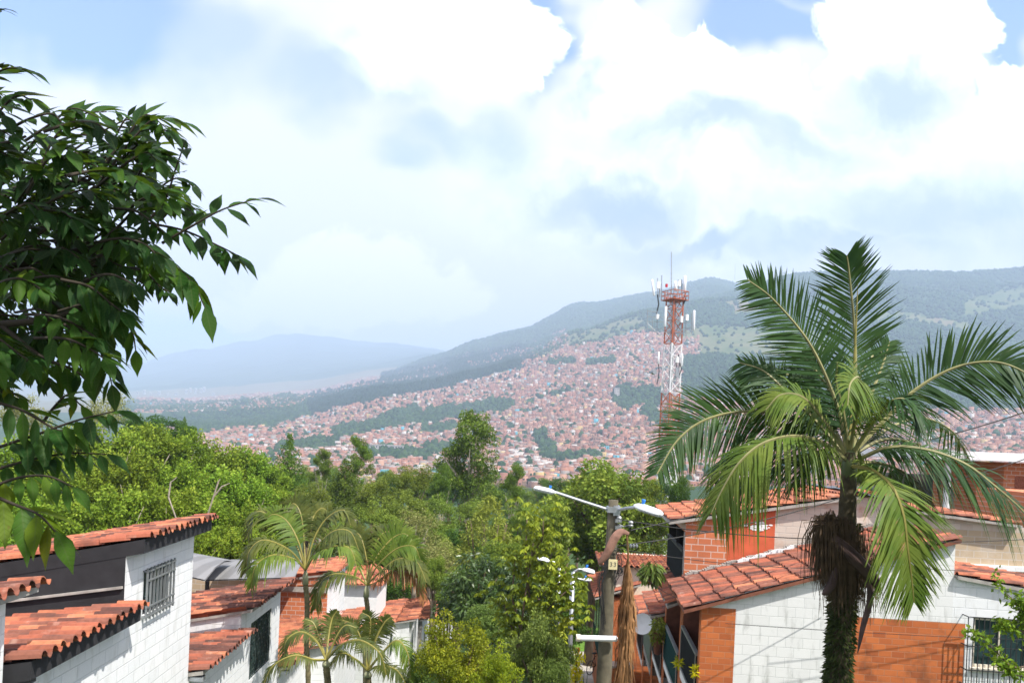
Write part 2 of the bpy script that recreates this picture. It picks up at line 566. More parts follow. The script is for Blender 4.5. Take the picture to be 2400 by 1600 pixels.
    puff = nt.math('MULTIPLY', nt.smooth(nt.math('ADD', nt.math('MULTIPLY', mid, 0.65), nt.math('MULTIPLY', fine, 0.35)), 0.44, 0.60), nt.smooth(b, 0.50, 0.26))
    ccol = nt.mix(nt.math('MULTIPLY', puff, 0.75), (17.5, 17.5, 17.8, 1), (10.8, 12.2, 14.0, 1))
    ccol = nt.mix(gmask, ccol, nt.mix(nt.smooth(b, 0.22, 0.42), (2.6, 4.6, 7.0, 1), (6.2, 7.8, 9.8, 1)))
    col = nt.mix(cmask, col, ccol)
    col = nt.mix(lmask, col, (19.0, 17.8, 16.8, 1))
    bg = nt.n('ShaderNodeBackground', {'Color': col, 'Strength': SKY_STRENGTH})
    nt.set(out.inputs[0], bg.outputs[0])


make_world()

# ------------------------------------------------------------------ haze
HAZE_DENSITY = 0.00021
hb = MB()
hb.box(-12300, 12300, -70, 12700, -75, 1480)
t = NT('hazy_air')
pv = t.n('ShaderNodeVolumePrincipled', {'Color': (0.61, 0.77, 1.0), 'Density': HAZE_DENSITY, 'Anisotropy': 0.0})
t.set(t.out.inputs['Volume'], pv.outputs[0])
haze = tag(hb.build('haze', t.mat), kind='stuff')

# ------------------------------------------------------------------ land


def seg_d(px, py, x1, y1, x2, y2):
    dx, dy = x2 - x1, y2 - y1
    tt = np.clip(((px - x1) * dx + (py - y1) * dy) / (dx * dx + dy * dy + 1e-9), 0, 1)
    return np.hypot(px - x1 - tt * dx, py - y1 - tt * dy)


WOODS = [(440, 1008, 640, 985, 16), (640, 985, 760, 948, 22), (760, 948, 900, 920, 19), (900, 918, 1050, 898, 14), (1050, 896, 1210, 852, 16),
         (790, 1018, 900, 992, 17), (900, 990, 1010, 975, 24), (1010, 975, 1190, 948, 19), (1000, 1012, 1060, 1002, 12),
         (1462, 930, 1530, 935, 32), (1515, 965, 1545, 985, 20), (1272, 1030, 1288, 1065, 24), (1000, 1058, 1060, 1050, 13),
         (1310, 1075, 1400, 1068, 11), (860, 1062, 1000, 1070, 14), (650, 1052, 780, 1040, 12), (1300, 925, 1330, 915, 7), (1190, 1005, 1196, 1000, 7),
         (1420, 1010, 1426, 1000, 7), (1240, 945, 1250, 940, 6), (1380, 850, 1440, 845, 8), (1290, 850, 1340, 845, 9), (960, 965, 970, 960, 12)]


def woods_mask(px, py):
    m = np.zeros_like(px, dtype=bool)
    for (x1, y1, x2, y2, r) in WOODS:
        m |= seg_d(px, py, x1, y1, x2, y2) < r * 0.8 * (0.6 + 0.8 * vnoise(px / 14.0, py / 9.0, 5))
    return m


def make_land():
    Ys = np.concatenate([np.linspace(-40, 60, 41)[:-1], np.geomspace(60, 12500, 350)])
    aa = np.linspace(-0.95, 0.95, 460)
    A, Y = np.meshgrid(aa, Ys)
    X = A * np.maximum(Y, 60)
    Z = ground_z(X, Y)
    V = np.stack([X, Y, Z], -1).reshape(-1, 3)
    n, m = A.shape
    I = np.arange(n * m).reshape(n, m)
    F = np.stack([I[:-1, :-1], I[:-1, 1:], I[1:, 1:], I[1:, :-1]], -1).reshape(-1, 4)
    Yr = np.maximum(V[:, 1], 1)
    px, py = to_px(V[:, 0], Yr, V[:, 2])
    # what grows or lies on the land: 0 woodland, 0.5 scrub and grass, 1 built-up earth
    g = 0.30 + 0.3 * (fbm(V[:, 0] / 260, V[:, 1] / 260, 21, 4) - 0.5)
    pale = (seg_d(px, py, 1690, 725, 1800, 712) < 20) | (seg_d(px, py, 2070, 745, 2260, 775) < 22) | (seg_d(px, py, 1640, 800, 1900, 815) < 42) | (seg_d(px, py, 1230, 840, 1490, 765) < 24) | (seg_d(px, py, 2280, 720, 2420, 690) < 25)
    pale &= Yr > 1200
    g = np.where(pale, 0.62 + 0.3 * (fbm(V[:, 0] / 60, V[:, 1] / 60, 8, 3) - 0.5), g)
    bare = (seg_d(px, py, 1690, 722, 1760, 716) < 10) | (seg_d(px, py, 2180, 742, 2230, 760) < 6)
    g = np.where(bare & (Yr > 1200), 0.85, g)
    town = city_mask(px, py, Yr)
    g = np.where(town, 0.95, g)
    g = np.where((px < 930) & (Yr > 2450) & (Yr < 6200), 0.8, g)
    g = np.where(woods_mask(px, py) & (Yr > 500), 0.15, g)
    g = np.where(Yr < 400, 0.35, g)
    t = NT('land_cover')
    at = t.n('ShaderNodeAttribute', attribute_name='tint')
    geo = t.n('ShaderNodeNewGeometry')
    n1 = t.noise(geo.outputs['Position'], 0.02, 8, 0.65)
    n2 = t.noise(geo.outputs['Position'], 1.1, 6, 0.6)
    v = t.math('ADD', at.outputs['Fac'], t.math('MULTIPLY_ADD', n1, 0.3, -0.15))
    col = t.ramp(v, [(0.0, (0.018, 0.042, 0.018)), (0.30, (0.035, 0.075, 0.022)), (0.55, (0.10, 0.14, 0.045)), (0.75, (0.22, 0.20, 0.10)), (0.95, (0.20, 0.125, 0.09))])
    col = t.mix(t.math('MULTIPLY', n2, 0.5), col, (0.02, 0.035, 0.012))
    mat = t.bsdf(col, 0.95, 0, n1, 0.6, 6.0, 0.1)
    me = np_mesh('ground', V, F, mat, tint=g, smooth=True)
    tag(link('ground', me), kind='structure')


def city_mask(px, py, Y):
    near = (px > 395) & (px < 1600) & (Y > 690) & (Y < 2390)
    crest = np.interp(px, [395, 640, 760, 900, 1050, 1210, 1350, 1500, 1600], [1004, 985, 962, 935, 908, 866, 806, 772, 790])
    near &= py > crest
    right = (px >= 1600) & (py > np.interp(px, [1600, 1700, 2000, 2400], [930, 945, 965, 962])) & (Y > 690) & (Y < 1800)
    spur = (px > 930) & (px < 1330) & (Y > 2350) & (Y < 4950) & (py > np.interp(px, [930, 1000, 1100, 1210, 1330], [880, 858, 822, 812, 770])) & (vnoise(px / 40, py / 14, 77) > 0.33)
    far = (px > 240) & (px <= 980) & (Y > 2350) & (Y < 4900) & (vnoise(px / 30, py / 10, 78) > 0.12)
    up = (px > 1480) & (px < 1640) & (py > 792) & (py < 835) & (Y > 1700) & (Y < 2400)
    return near | right | spur | far | up


make_land()

# ------------------------------------------------------------------ the hillside town
HM = [plain('hill_brick_orange', (0.38, 0.185, 0.125), 0.9, var=0.15, scale=0.3), plain('hill_brick_red', (0.31, 0.145, 0.10), 0.9, var=0.15, scale=0.3),
      plain('hill_brick_brown', (0.23, 0.135, 0.10), 0.9, var=0.15, scale=0.3), plain('hill_concrete', (0.32, 0.28, 0.25), 0.9, var=0.15, scale=0.3),
      plain('hill_white', (0.54, 0.50, 0.46), 0.8, var=0.05, scale=0.3), plain('hill_zinc', (0.36, 0.36, 0.36), 0.6, var=0.1, scale=0.3),
      plain('hill_window', (0.03, 0.03, 0.035), 0.6, var=0.1), plain('hill_ochre', (0.52, 0.38, 0.17), 0.8, var=0.1, scale=0.3),
      plain('hill_teal', (0.10, 0.36, 0.45), 0.8, var=0.1, scale=0.3), plain('hill_peach', (0.46, 0.27, 0.19), 0.85, var=0.1, scale=0.3)]


def houses_mesh(name, c, w, d, h, rot, rs):
    """plain block houses with flat or lean-to roofs, parapets and rows of windows on the valley side; c (n,3) is the base centre"""
    n = len(c)
    ca, sa = np.cos(rot)[:, None], np.sin(rot)[:, None]

    def place(lx, ly, lz):
        x = lx * ca - ly * sa + c[:, 0:1]
        y = lx * sa + ly * ca + c[:, 1:2]
        return np.stack([x, y, lz + c[:, 2:3]], -1)

    W, D, H = w[:, None], d[:, None], h[:, None]
    one = np.ones((n, 4))
    sx = np.array([-1, 1, 1, -1]) * 0.5
    sy = np.array([-1, -1, 1, 1]) * 0.5
    tilt = rs.uniform(0, 0.12, (n, 1)) * D
    bot = place(W * sx, D * sy, -6 * one)
    top = place(W * sx, D * sy, H + np.where(sy > 0, tilt, 0))
    V, F, Mi = [], [], []
    base = np.arange(n)[:, None] * 8
    V.append(np.concatenate([bot, top], 1).reshape(-1, 3))
    wall = rs.choice([0, 1, 2, 3, 4, 7, 8, 9], n, p=[.29, .23, .19, .07, .06, .025, .01, .125])
    roof = rs.choice([5, 3, 1, 2, 0, 4, 8], n, p=[.19, .19, .21, .21, .085, .10, .015])
    for q, mi in (((0, 1, 5, 4), wall), ((1, 2, 6, 5), wall), ((2, 3, 7, 6), wall), ((3, 0, 4, 7), wall), ((4, 5, 6, 7), roof)):
        F.append(base + np.array(q)[None])
        Mi.append(mi)
    off = n * 8
    # windows and doors: three storeys at most, two openings a storey
    k = 0
    for fl in range(2):
        for ux in (-0.26, 0.24):
            keep = rs.random(n) < 0.7
            z0 = 0.8 + fl * 2.4
            keep &= (z0 + 1.4) < h
            if not keep.any():
                continue
            wx = rs.uniform(0.09, 0.16, (n, 1)) * W
            lx = np.concatenate([ux * W - wx, ux * W + wx, ux * W + wx, ux * W - wx], 1)
            ly = -0.5 * D * one - 0.06
            lz = np.array([z0, z0, z0 + 1.4, z0 + 1.4])[None] * one
            v = place(lx, ly, lz)[keep].reshape(-1, 3)
            nn = int(keep.sum())
            V.append(v)
            F.append(off + np.arange(nn * 4).reshape(-1, 4))
            Mi.append(np.full(nn, 6))
            off += nn * 4
            k += 1
    return np_mesh(name, np.concatenate(V), np.concatenate(F), HM, np.concatenate(Mi))


def make_town():
    rs = np.random.default_rng(5)
    N = 270000
    # even cover of the fan the camera looks over
    u = rs.random(N)
    Y = np.sqrt(690.0 ** 2 + u * (4900.0 ** 2 - 690.0 ** 2))
    a = rs.uniform(-0.48, 0.72, N)
    X = a * Y
    # snap onto a jittered grid so that houses do not stand in each other
    g = 7.0
    key = np.round(X / g).astype(np.int64) * 100003 + np.round(Y / g).astype(np.int64)
    _, first = np.unique(key, return_index=True)
    X, Y = np.round(X[first] / g) * g + rs.uniform(-1.3, 1.3, len(first)), np.round(Y[first] / g) * g + rs.uniform(-1.3, 1.3, len(first))
    Z = ground_z(X, Y)
    px, py = to_px(X, Y, Z)
    ok = city_mask(px, py, Y) & ~woods_mask(px, py)
    street = np.minimum(np.abs((X * 0.82 + Y * 0.57) % 74 - 37), np.abs((Y * 0.9 - X * 0.43) % 103 - 50)) < 2.2
    dens = np.where(Y < 2360, 0.93, 0.55)
    ok &= (rs.random(len(X)) < dens) & ~street
    # a second spur and the town's raggedy upper edge thin out
    X, Y, Z, px, py = (q[ok] for q in (X, Y, Z, px, py))
    n = len(X)
    w = rs.uniform(4.6, 7.9, n)
    d = rs.uniform(4.6, 7.4, n)
    h = rs.choice([2.9, 4.6, 5.3, 7.2, 9.6], n, p=[.22, .34, .24, .16, .04])
    rot = rs.choice([-0.35, 0.1, 0.5], n) + rs.normal(0, 0.16, n)
    c = np.stack([X, Y, Z], -1)
    # those that show largest: the nearest ones that stand clear of the trees
    clear = ((py < 1062) & (px > 690) & (px < 990)) | ((py < 1112) & (px > 1195) & (px < 1290)) | ((py < 1040) & (px > 1290) & (px < 1530)) | ((px < 690) & (px > 560) & (py < 1000)) | ((px > 2170) & (px < 2390) & (py < 1035)) | ((py < 1050) & (px > 990) & (px < 1030))
    idx = np.where(clear)[0]
    idx = idx[np.argsort(Y[idx])][:295]
    rest = np.ones(n, bool)
    rest[idx] = False
    me = houses_mesh('hillside_town', c[rest], w[rest], d[rest], h[rest], rot[rest], rs)
    tag(link('hillside_town', me), 'thousands of tiny brick houses packed over the far hillside', 'hillside town', kind='stuff')
    protos = []
    for k in range(14):
        hh = [4.8, 7.2, 5.4, 3.0][k % 4]
        r2 = np.random.default_rng(40 + k)
        protos.append(houses_mesh('hillside_house', np.zeros((1, 3)), np.array([r2.uniform(5.0, 7.8)]), np.array([r2.uniform(4.8, 7.2)]), np.array([hh]), np.array([0.0]), r2))
    for q, i in enumerate(idx):
        o = link('hillside_house', protos[q % 14], None, (X[i], Y[i], Z[i]))
        o.rotation_euler.z = rot[i]
        tag(o, 'small block house in the lower rows of the far brick hillside town', 'house', 'houses in the lower rows of the hillside town')
    return n


N_HOUSES = make_town()


# larger buildings one can pick out on the hillside
def hill_block(name, label, px, py, Y, wpx, hpx, mat, roof, cat='building', depth=14, rz=0.0, rows=3, cols=8, group=None):
    scan = np.linspace(700, 6500, 1400)
    aa_ = AB(px, py)[0]
    _, sy_ = to_px(aa_ * scan, scan, ground_z(aa_ * scan, scan))
    hit = np.where(sy_ <= py)[0]
    if len(hit):
        Y = float(scan[hit[0]])
    p = P(px, py, Y)
    w, h = wpx * Y / FPX, hpx * Y / FPX
    z0 = gz(p.x, Y) - 2
    t = thing(name, label, cat, (p.x, p.y, z0), rz, group)
    top = p.z + h - z0
    b = MB()
    b.box(-w / 2, w / 2, 0, depth, 0, top)
    b.build('wall', mat, t)
    b = MB()
    b.box(-w / 2 - 0.5, w / 2 + 0.5, -0.5, depth + 0.5, top, top + 0.7)
    b.build('roof', roof, t)
    for k in range(cols):
        x = -w / 2 + w * (k + 0.25) / cols
        for r in range(rows if cat != 'high-rise' else 1):
            z = p.z - z0 + h * (r + 0.3) / rows
            b = MB()
            b.box(x, x + w * 0.5 / cols, -0.08, 0.02, z, z + (h * 0.42 / rows if cat != 'high-rise' else h * 0.75))
            b.build('window', HM[6], t)
    return t


hill_block('school_building', 'long white school building above the round eucalyptus crowns', 905, 1060, 960, 78, 17, HM[4], HM[4], rows=2, cols=12)
hill_block('apartment_tower', 'pale narrow tower block left of the woods beside the lattice tower', 1446, 932, 1680, 11, 23, HM[4], HM[3], 'tower block', rows=6, cols=3)
hill_block('chapel_building', 'white flat building on the crest beside the dark pine belt', 1168, 880, 2180, 22, 7, HM[4], HM[4], rows=1, cols=5)
hill_block('sports_hall', 'hillside hall under a broad red roof in the middle of the town', 1150, 996, 1320, 36, 11, HM[4], plain('hall_red_roof', (0.45, 0.06, 0.06), 0.7), rows=1, cols=6)
hill_block('library_building', 'grey flat-topped building high in the middle of the town', 1392, 884, 1920, 28, 9, HM[5], HM[3], rows=1, cols=6)
# far high-rises in the haze of the valley
far_spots = [(322, 925, 4, 16), (338, 924, 5, 20), (352, 927, 4, 15), (372, 925, 6, 17), (392, 927, 5, 14), (412, 926, 6, 12), (436, 922, 6, 18), (446, 920, 5, 22),
             (458, 922, 5, 24), (470, 920, 5, 20), (478, 918, 5, 22), (500, 926, 6, 12), (516, 950, 8, 16), (526, 950, 8, 15), (536, 950, 7, 15), (602, 944, 5, 22),
             (634, 926, 6, 10), (644, 926, 6, 11), (654, 926, 6, 9), (560, 945, 6, 9), (548, 962, 5, 10), (300, 924, 5, 12)]
for k, (x, y, w, h) in enumerate(far_spots):
    lab = {15: 'lone slender white tower standing apart on the hazy valley floor', 12: 'white slab block, left of three by the darker town edge', 13: 'middle one of three white slab blocks by the darker town edge',
           14: 'right one of three white slab blocks by the darker town edge'}.get(k, 'hazy high-rise in the pale far valley city')
    hill_block('high_rise', lab, x, y, 3300, w, h * 0.55, HM[4], HM[4], 'high-rise', 12, 0.2, rows=5 if h > 12 else 3, cols=3, group=None if k in (12, 13, 14, 15) else 'hazy high-rises of the far valley')


# ------------------------------------------------------------------ woods on the hills (thousands of crowns that read as one cover)
def lumps_mesh(name, c, r, hgt, mats, rs):
    """small rough crowns: an octahedron-like lump each with jittered corners, 12 quads"""
    n = len(c)
    ring = np.array([[math.cos(t), math.sin(t)] for t in np.arange(6) * PI / 3])
    prof = [(0.55, -0.3), (1.0, 0.25), (0.72, 0.75), (0.15, 1.0)]
    V = np.zeros((n, 24, 3))
    for k, (rr, zz) in enumerate(prof):
        j = rs.uniform(0.65, 1.3, (n, 6))
        V[:, k * 6:(k + 1) * 6, 0] = c[:, 0:1] + r[:, None] * rr * j * ring[None, :, 0]
        V[:, k * 6:(k + 1) * 6, 1] = c[:, 1:2] + r[:, None] * rr * j * ring[None, :, 1]
        V[:, k * 6:(k + 1) * 6, 2] = c[:, 2:3] + hgt[:, None] * (zz + rs.uniform(-0.12, 0.12, (n, 6)))
    F = []
    for k in range(3):
        for i in range(6):
            i2 = (i + 1) % 6
            F.append([k * 6 + i, k * 6 + i2, (k + 1) * 6 + i2, (k + 1) * 6 + i])
    F = np.array(F)
    F = (np.arange(n)[:, None, None] * 24 + F[None]).reshape(-1, 4)
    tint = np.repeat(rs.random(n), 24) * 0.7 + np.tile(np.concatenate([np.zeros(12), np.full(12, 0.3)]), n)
    return np_mesh(name, V.reshape(-1, 3), F, mats, tint=tint)


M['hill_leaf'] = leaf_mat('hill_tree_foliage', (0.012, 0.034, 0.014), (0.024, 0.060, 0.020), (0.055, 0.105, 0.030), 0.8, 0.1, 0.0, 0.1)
M['hill_leaf_dark'] = leaf_mat('hill_pine_foliage', (0.010, 0.030, 0.018), (0.016, 0.042, 0.022), (0.03, 0.062, 0.028), 0.8, 0.1, 0.0, 0.1)


def make_woods():
    rs = np.random.default_rng(9)
    N = 150000
    Y = np.sqrt(640.0 ** 2 + rs.random(N) * (3620.0 ** 2 - 640.0 ** 2))
    a = rs.uniform(-0.5, 0.74, N)
    N2 = 42000                      # the higher ridge behind
    Y = np.concatenate([Y, np.sqrt(3500.0 ** 2 + rs.random(N2) * (5120.0 ** 2 - 3500.0 ** 2))])
    a = np.concatenate([a, rs.uniform(-0.17, 0.36, N2)])
    N += N2
    X = a * Y
    Z = ground_z(X, Y)
    px, py = to_px(X, Y, Z)
    wm = woods_mask(px, py)
    town = city_mask(px, py, Y)
    slope = (px > 1200) & ~town & (Y > 1000) & ~wm
    pale = (seg_d(px, py, 1690, 725, 1800, 712) < 18) | (seg_d(px, py, 2070, 745, 2260, 775) < 20) | (seg_d(px, py, 1640, 800, 1900, 815) < 40) | (seg_d(px, py, 1230, 840, 1490, 765) < 24) | (seg_d(px, py, 2280, 720, 2420, 690) < 22)
    pslope = np.where(pale, 0.04, np.where(fbm(X / 120, Y / 120, 61, 3) > 0.5, 0.85, 0.45))
    thick = (seg_d(px, py, 1640, 880, 1900, 890) < 50) | (seg_d(px, py, 1610, 745, 1700, 735) < 22) | (seg_d(px, py, 2080, 765, 2280, 800) < 20) | (seg_d(px, py, 2000, 900, 2420, 905) < 50)
    pslope = np.where(thick, 0.95, pslope)
    r0 = rs.random(N)
    keep = (wm & (r0 < 0.85)) | (town & (Y < 2390) & (r0 < 0.05)) | (town & (Y >= 2360) & (r0 < 0.12)) | (slope & (r0 < pslope * 0.8))
    keep |= (px > 880) & (px <= 1210) & (Y > 2360) & ~town & (r0 < 0.5)
    keep |= (Y > 3500) & ~town & (r0 < 0.8)
    keep |= (px > 230) & (px <= 880) & (Y > 2360) & (Y < 3300) & ~town & (r0 < 0.10)
    keep |= ~town & (px > 380) & (px < 900) & (Y > 1300) & (Y < 2360) & (r0 < 0.30)
    X, Y, Z, px, py, wm = (q[keep] for q in (X, Y, Z, px, py, wm))
    n = len(X)
    r = rs.uniform(3.4, 6.4, n) * np.where(Y > 3600, 2.0, np.where(Y > 2400, 1.25, 1.0))
    h = r * rs.uniform(1.1, 2.0, n)
    c = np.stack([X, Y, Z], -1)
    dark = seg_d(px, py, 760, 948, 1210, 850) < 40
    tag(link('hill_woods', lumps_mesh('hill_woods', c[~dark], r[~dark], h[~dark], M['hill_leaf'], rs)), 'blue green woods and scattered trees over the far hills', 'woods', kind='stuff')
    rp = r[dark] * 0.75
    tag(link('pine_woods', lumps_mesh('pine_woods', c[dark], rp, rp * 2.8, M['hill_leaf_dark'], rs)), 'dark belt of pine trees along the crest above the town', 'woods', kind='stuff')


make_woods()
# summit mast and the small red mast in the town
for nm, lab, x, y, Y, hp in (('summit_mast', 'thin grey mast on the skyline ridge left of the palm', 1722, 652, 3480, 36), ('radio_mast', 'thin red mast in the wooded gully of the hillside town', 1092, 990, 1700, 34)):
    p = P(x, y, Y)
    b = MB()
    hh = hp * Y / FPX
    for k in range(3):
        an = k * 2.1
        b.tube([(math.cos(an) * 1.2, math.sin(an) * 1.2, -6), (math.cos(an) * 0.3, math.sin(an) * 0.3, hh)], 0.28, 4)
    for k in range(9):
        z = hh * k / 9
        b.box(-0.9, 0.9, -0.9, 0.9, z, z + 0.3)
    tag(b.build(nm, M['red_steel'] if 'red' in lab else M['galv'], None, loc=p), lab, 'mast')
# ------------------------------------------------------------------ trees: trunk and crown of thousands of leaf faces
L = {}
L['lime'] = leaf_mat('lime_foliage', (0.063, 0.116, 0.010), (0.153, 0.242, 0.018), (0.294, 0.363, 0.040), 0.6, 0.18)
L['mid'] = leaf_mat('mid_green_foliage', (0.059, 0.111, 0.016), (0.141, 0.218, 0.026), (0.300, 0.359, 0.055), 0.55, 0.18)
L['dark'] = leaf_mat('dark_green_foliage', (0.028, 0.066, 0.011), (0.061, 0.122, 0.017), (0.122, 0.204, 0.027), 0.5, 0.18)
L['olive'] = leaf_mat('olive_foliage', (0.067, 0.108, 0.015), (0.140, 0.201, 0.026), (0.253, 0.316, 0.050), 0.6, 0.18)
L['conifer'] = leaf_mat('conifer_foliage', (0.041, 0.081, 0.014), (0.087, 0.148, 0.020), (0.174, 0.252, 0.033), 0.7, 0.18)
L['euca'] = leaf_mat('eucalyptus_foliage', (0.050, 0.091, 0.014), (0.104, 0.174, 0.022), (0.209, 0.302, 0.038), 0.55, 0.18)
L['bamboo'] = leaf_mat('bamboo_foliage', (0.120, 0.156, 0.019), (0.228, 0.270, 0.038), (0.360, 0.384, 0.076), 0.6, 0.18)
L['yellow'] = leaf_mat('yellow_green_foliage', (0.071, 0.117, 0.015), (0.208, 0.280, 0.020), (0.454, 0.513, 0.050), 0.45, 0.18)
L['mango'] = leaf_mat('glossy_dark_foliage', (0.022, 0.050, 0.012), (0.047, 0.097, 0.019), (0.127, 0.194, 0.044), 0.35, 0.2, 0.12, 0.5)
L['shrub'] = leaf_mat('bright_shrub_foliage', (0.063, 0.098, 0.008), (0.184, 0.236, 0.014), (0.414, 0.425, 0.031), 0.45, 0.18)
L['grey'] = leaf_mat('grey_green_foliage', (0.048, 0.087, 0.017), (0.109, 0.168, 0.033), (0.242, 0.320, 0.073), 0.5, 0.18)
L['pale'] = leaf_mat('pale_olive_foliage', (0.120, 0.144, 0.043), (0.228, 0.246, 0.076), (0.360, 0.372, 0.130), 0.65, 0.18)


def leaves(p, d, size, aspect, rs, droop=0.0, name='leaf', mat=None, tint=None, fold=0.0):
    """one four-cornered leaf at every point p pointing along d"""
    n = len(p)
    d = d / (np.linalg.norm(d, axis=1, keepdims=True) + 1e-9)
    d = d + np.array([0, 0, -droop])
    d = d / (np.linalg.norm(d, axis=1, keepdims=True) + 1e-9)
    r = rs.normal(size=(n, 3))
    s = np.cross(d, r)
    s /= (np.linalg.norm(s, axis=1, keepdims=True) + 1e-9)
    Lg = (size * rs.uniform(0.65, 1.25, n))[:, None]
    Wd = Lg * aspect * 0.5
    V = np.stack([p, p + d * Lg * 0.45 + s * Wd, p + d * Lg, p + d * Lg * 0.45 - s * Wd], 1)
    F = np.arange(n * 4).reshape(n, 4)
    return V.reshape(-1, 3), F, np.repeat(tint, 4)


def crown_mesh(name, mat, seed, clumps, per, leaf, aspect=0.5, droop=0.3, shell=0.6):
    """clumps: (n,4) centre and radius in unit crown space; leaves sit in each clump's outer part"""
    rs = np.random.default_rng(seed)
    clumps = np.asarray(clumps, float)
    w = clumps[:, 3] ** 2
    cnt = np.maximum(6, (per * w / w.mean()).astype(int))
    idx = np.repeat(np.arange(len(clumps)), cnt)
    n = len(idx)
    u = rs.normal(size=(n, 3))
    u /= np.linalg.norm(u, axis=1, keepdims=True)
    rad = clumps[idx, 3] * (shell + (1 - shell) * rs.random(n)) * (0.8 + 0.4 * vnoise(u[:, 0] * 3 + idx * 1.7, u[:, 1] * 3 + u[:, 2] * 2, seed))
    sq = np.array([1, 1, 0.8])
    p = clumps[idx, :3] + u * rad[:, None] * sq
    d = u * 0.8 + rs.normal(size=(n, 3)) * 0.6
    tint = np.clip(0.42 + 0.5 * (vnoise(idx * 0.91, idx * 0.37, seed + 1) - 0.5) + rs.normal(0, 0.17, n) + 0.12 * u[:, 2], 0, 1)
    V, F, T = leaves(p, d, np.full(n, leaf), aspect, rs, droop, tint=tint)
    return np_mesh(name, V, F, mat, tint=T)


def ball_clumps(seed, n, rc=(0.16, 0.30), inner=0.55, zsq=1.0):
    """clumps through a dome-like unit crown (x, y in -1..1, z in 0..1)"""
    rs = np.random.default_rng(seed)
    out = []
    while len(out) < n:
        v = rs.normal(size=3)
        v /= np.linalg.norm(v)
        r = inner + (0.88 - inner) * rs.random()
        r *= 0.82 + 0.34 * math.sin(v[0] * 3.1 + seed) * math.cos(v[1] * 2.7 + seed * 2)
        z = 0.5 + v[2] * r * 0.5 * zsq
        out.append((v[0] * r, v[1] * r, z, rs.uniform(*rc)))
    c = np.array(out)
    return c


def in_unit(c):
    return c


def scale_leaf_space(c):
    return c


# unit crowns are built with x, y in -1..1 and z in 0..2 so that a crown twice as tall as its radius is undistorted
def dome(seed, n=64, **k):
    c = ball_clumps(seed, n, **k)
    c[:, 2] *= 2
    return c


def conifer_clumps(seed, tiers=15):
    rs = np.random.default_rng(seed)
    out = []
    for i in range(tiers):
        f = i / (tiers - 1)
        R = (1 - f) ** 0.8 * 0.92 + 0.05
        R *= rs.uniform(0.75, 1.15)
        k = max(2, int(9 * (1 - f) + 2))
        for j in range(k):
            an = 2 * PI * j / k + rs.uniform(-0.3, 0.3) + i
            for q in (0.35, 0.75, 1.0):
                out.append((math.cos(an) * R * q, math.sin(an) * R * q, f * 1.92 - 0.08 * q + 0.03, (0.13 if q < 1 else 0.10) * (1.1 - 0.5 * f)))
    return np.array(out)


def euca_clumps(seed, heads=10):
    rs = np.random.default_rng(seed)
    out = []
    for i in range(heads):
        f = (i + 0.5) / heads
        an = rs.uniform(0, 2 * PI)
        R = rs.uniform(0.15, 0.72) * (1.15 - 0.75 * f)
        cx, cy, cz = math.cos(an) * R, math.sin(an) * R, 0.25 + 1.62 * f
        for k in range(9):
            v = rs.normal(size=3)
            v /= np.linalg.norm(v)
            out.append((cx + v[0] * 0.24, cy + v[1] * 0.24, cz + v[2] * 0.16, rs.uniform(0.10, 0.18)))
    return np.array(out)


def bamboo_clumps(seed, canes=250):
    """leaning plume: wide at the foot, feathery at the tip"""
    rs = np.random.default_rng(seed)
    out = []
    for i in range(canes):
        f = rs.random() ** 1.15
        R = ((1 - f) ** 0.85 * 0.86 + 0.05) * rs.uniform(0.35, 1.0) ** 0.5
        an = rs.uniform(0, 2 * PI)
        out.append((math.cos(an) * R + 0.14 * f, math.sin(an) * R, 1.96 * f, 0.15 * (1.1 - 0.6 * f)))
    return np.array(out)


def spray_clumps(seed, n=44):
    """open airy crown: clumps strung along spreading branches"""
    rs = np.random.default_rng(seed)
    out = []
    for i in range(n):
        an, el = rs.uniform(0, 2 * PI), rs.uniform(-0.1, 1.25)
        ln = rs.uniform(0.7, 1.02)
        for t in (0.5, 0.7, 0.86, 1.0):
            out.append((math.cos(an) * math.cos(el) * ln * t, math.sin(an) * math.cos(el) * ln * t, 0.55 + 1.4 * math.sin(el) * ln * t + rs.uniform(-0.06, 0.06), rs.uniform(0.11, 0.19)))
    return np.array(out)


KIND = {
    'lime': ('lime', lambda s: spray_clumps(s, 54), 52, 0.085, 0.52, 0.25),
    'broad': ('mid', lambda s: dome(s, 110, rc=(0.13, 0.25)), 230, 0.062, 0.5, 0.35),
    'dark': ('dark', lambda s: dome(s, 80), 210, 0.07, 0.5, 0.35),
    'olive': ('olive', lambda s: dome(s, 60, rc=(0.13, 0.24)), 210, 0.060, 0.45, 0.3),
    'conifer': ('conifer', conifer_clumps, 60, 0.085, 0.30, 0.7),
    'euca': ('euca', lambda s: euca_clumps(s, 15), 120, 0.065, 0.36, 0.6),
    'bamboo': ('bamboo', bamboo_clumps, 34, 0.085, 0.26, 0.55),
    'pale': ('pale', lambda s: spray_clumps(s, 40), 26, 0.08, 0.4, 0.2),
    'mango': ('mango', lambda s: dome(s, 70, rc=(0.15, 0.26)), 110, 0.13, 0.30, 0.75),
    'shrub': ('shrub', lambda s: np.concatenate([dome(s, 70, rc=(0.12, 0.22)), spray_clumps(s + 1, 14)]), 120, 0.060, 0.5, 0.05),
    'grey': ('grey', lambda s: np.concatenate([dome(s, 62, rc=(0.12, 0.24)), spray_clumps(s + 1, 14)]), 105, 0.078, 0.42, 0.35),
}
_crowns = {}


def crown_of(kind, seed):
    k = (kind, seed)
    if k not in _crowns:
        m, fn, per, lf, asp, dr = KIND[kind]
        _crowns[k] = crown_mesh('crown', L[m], 100 + seed * 13, fn(100 + seed * 13), per, lf, asp, dr)
    return _crowns[k]


_trunks = {}


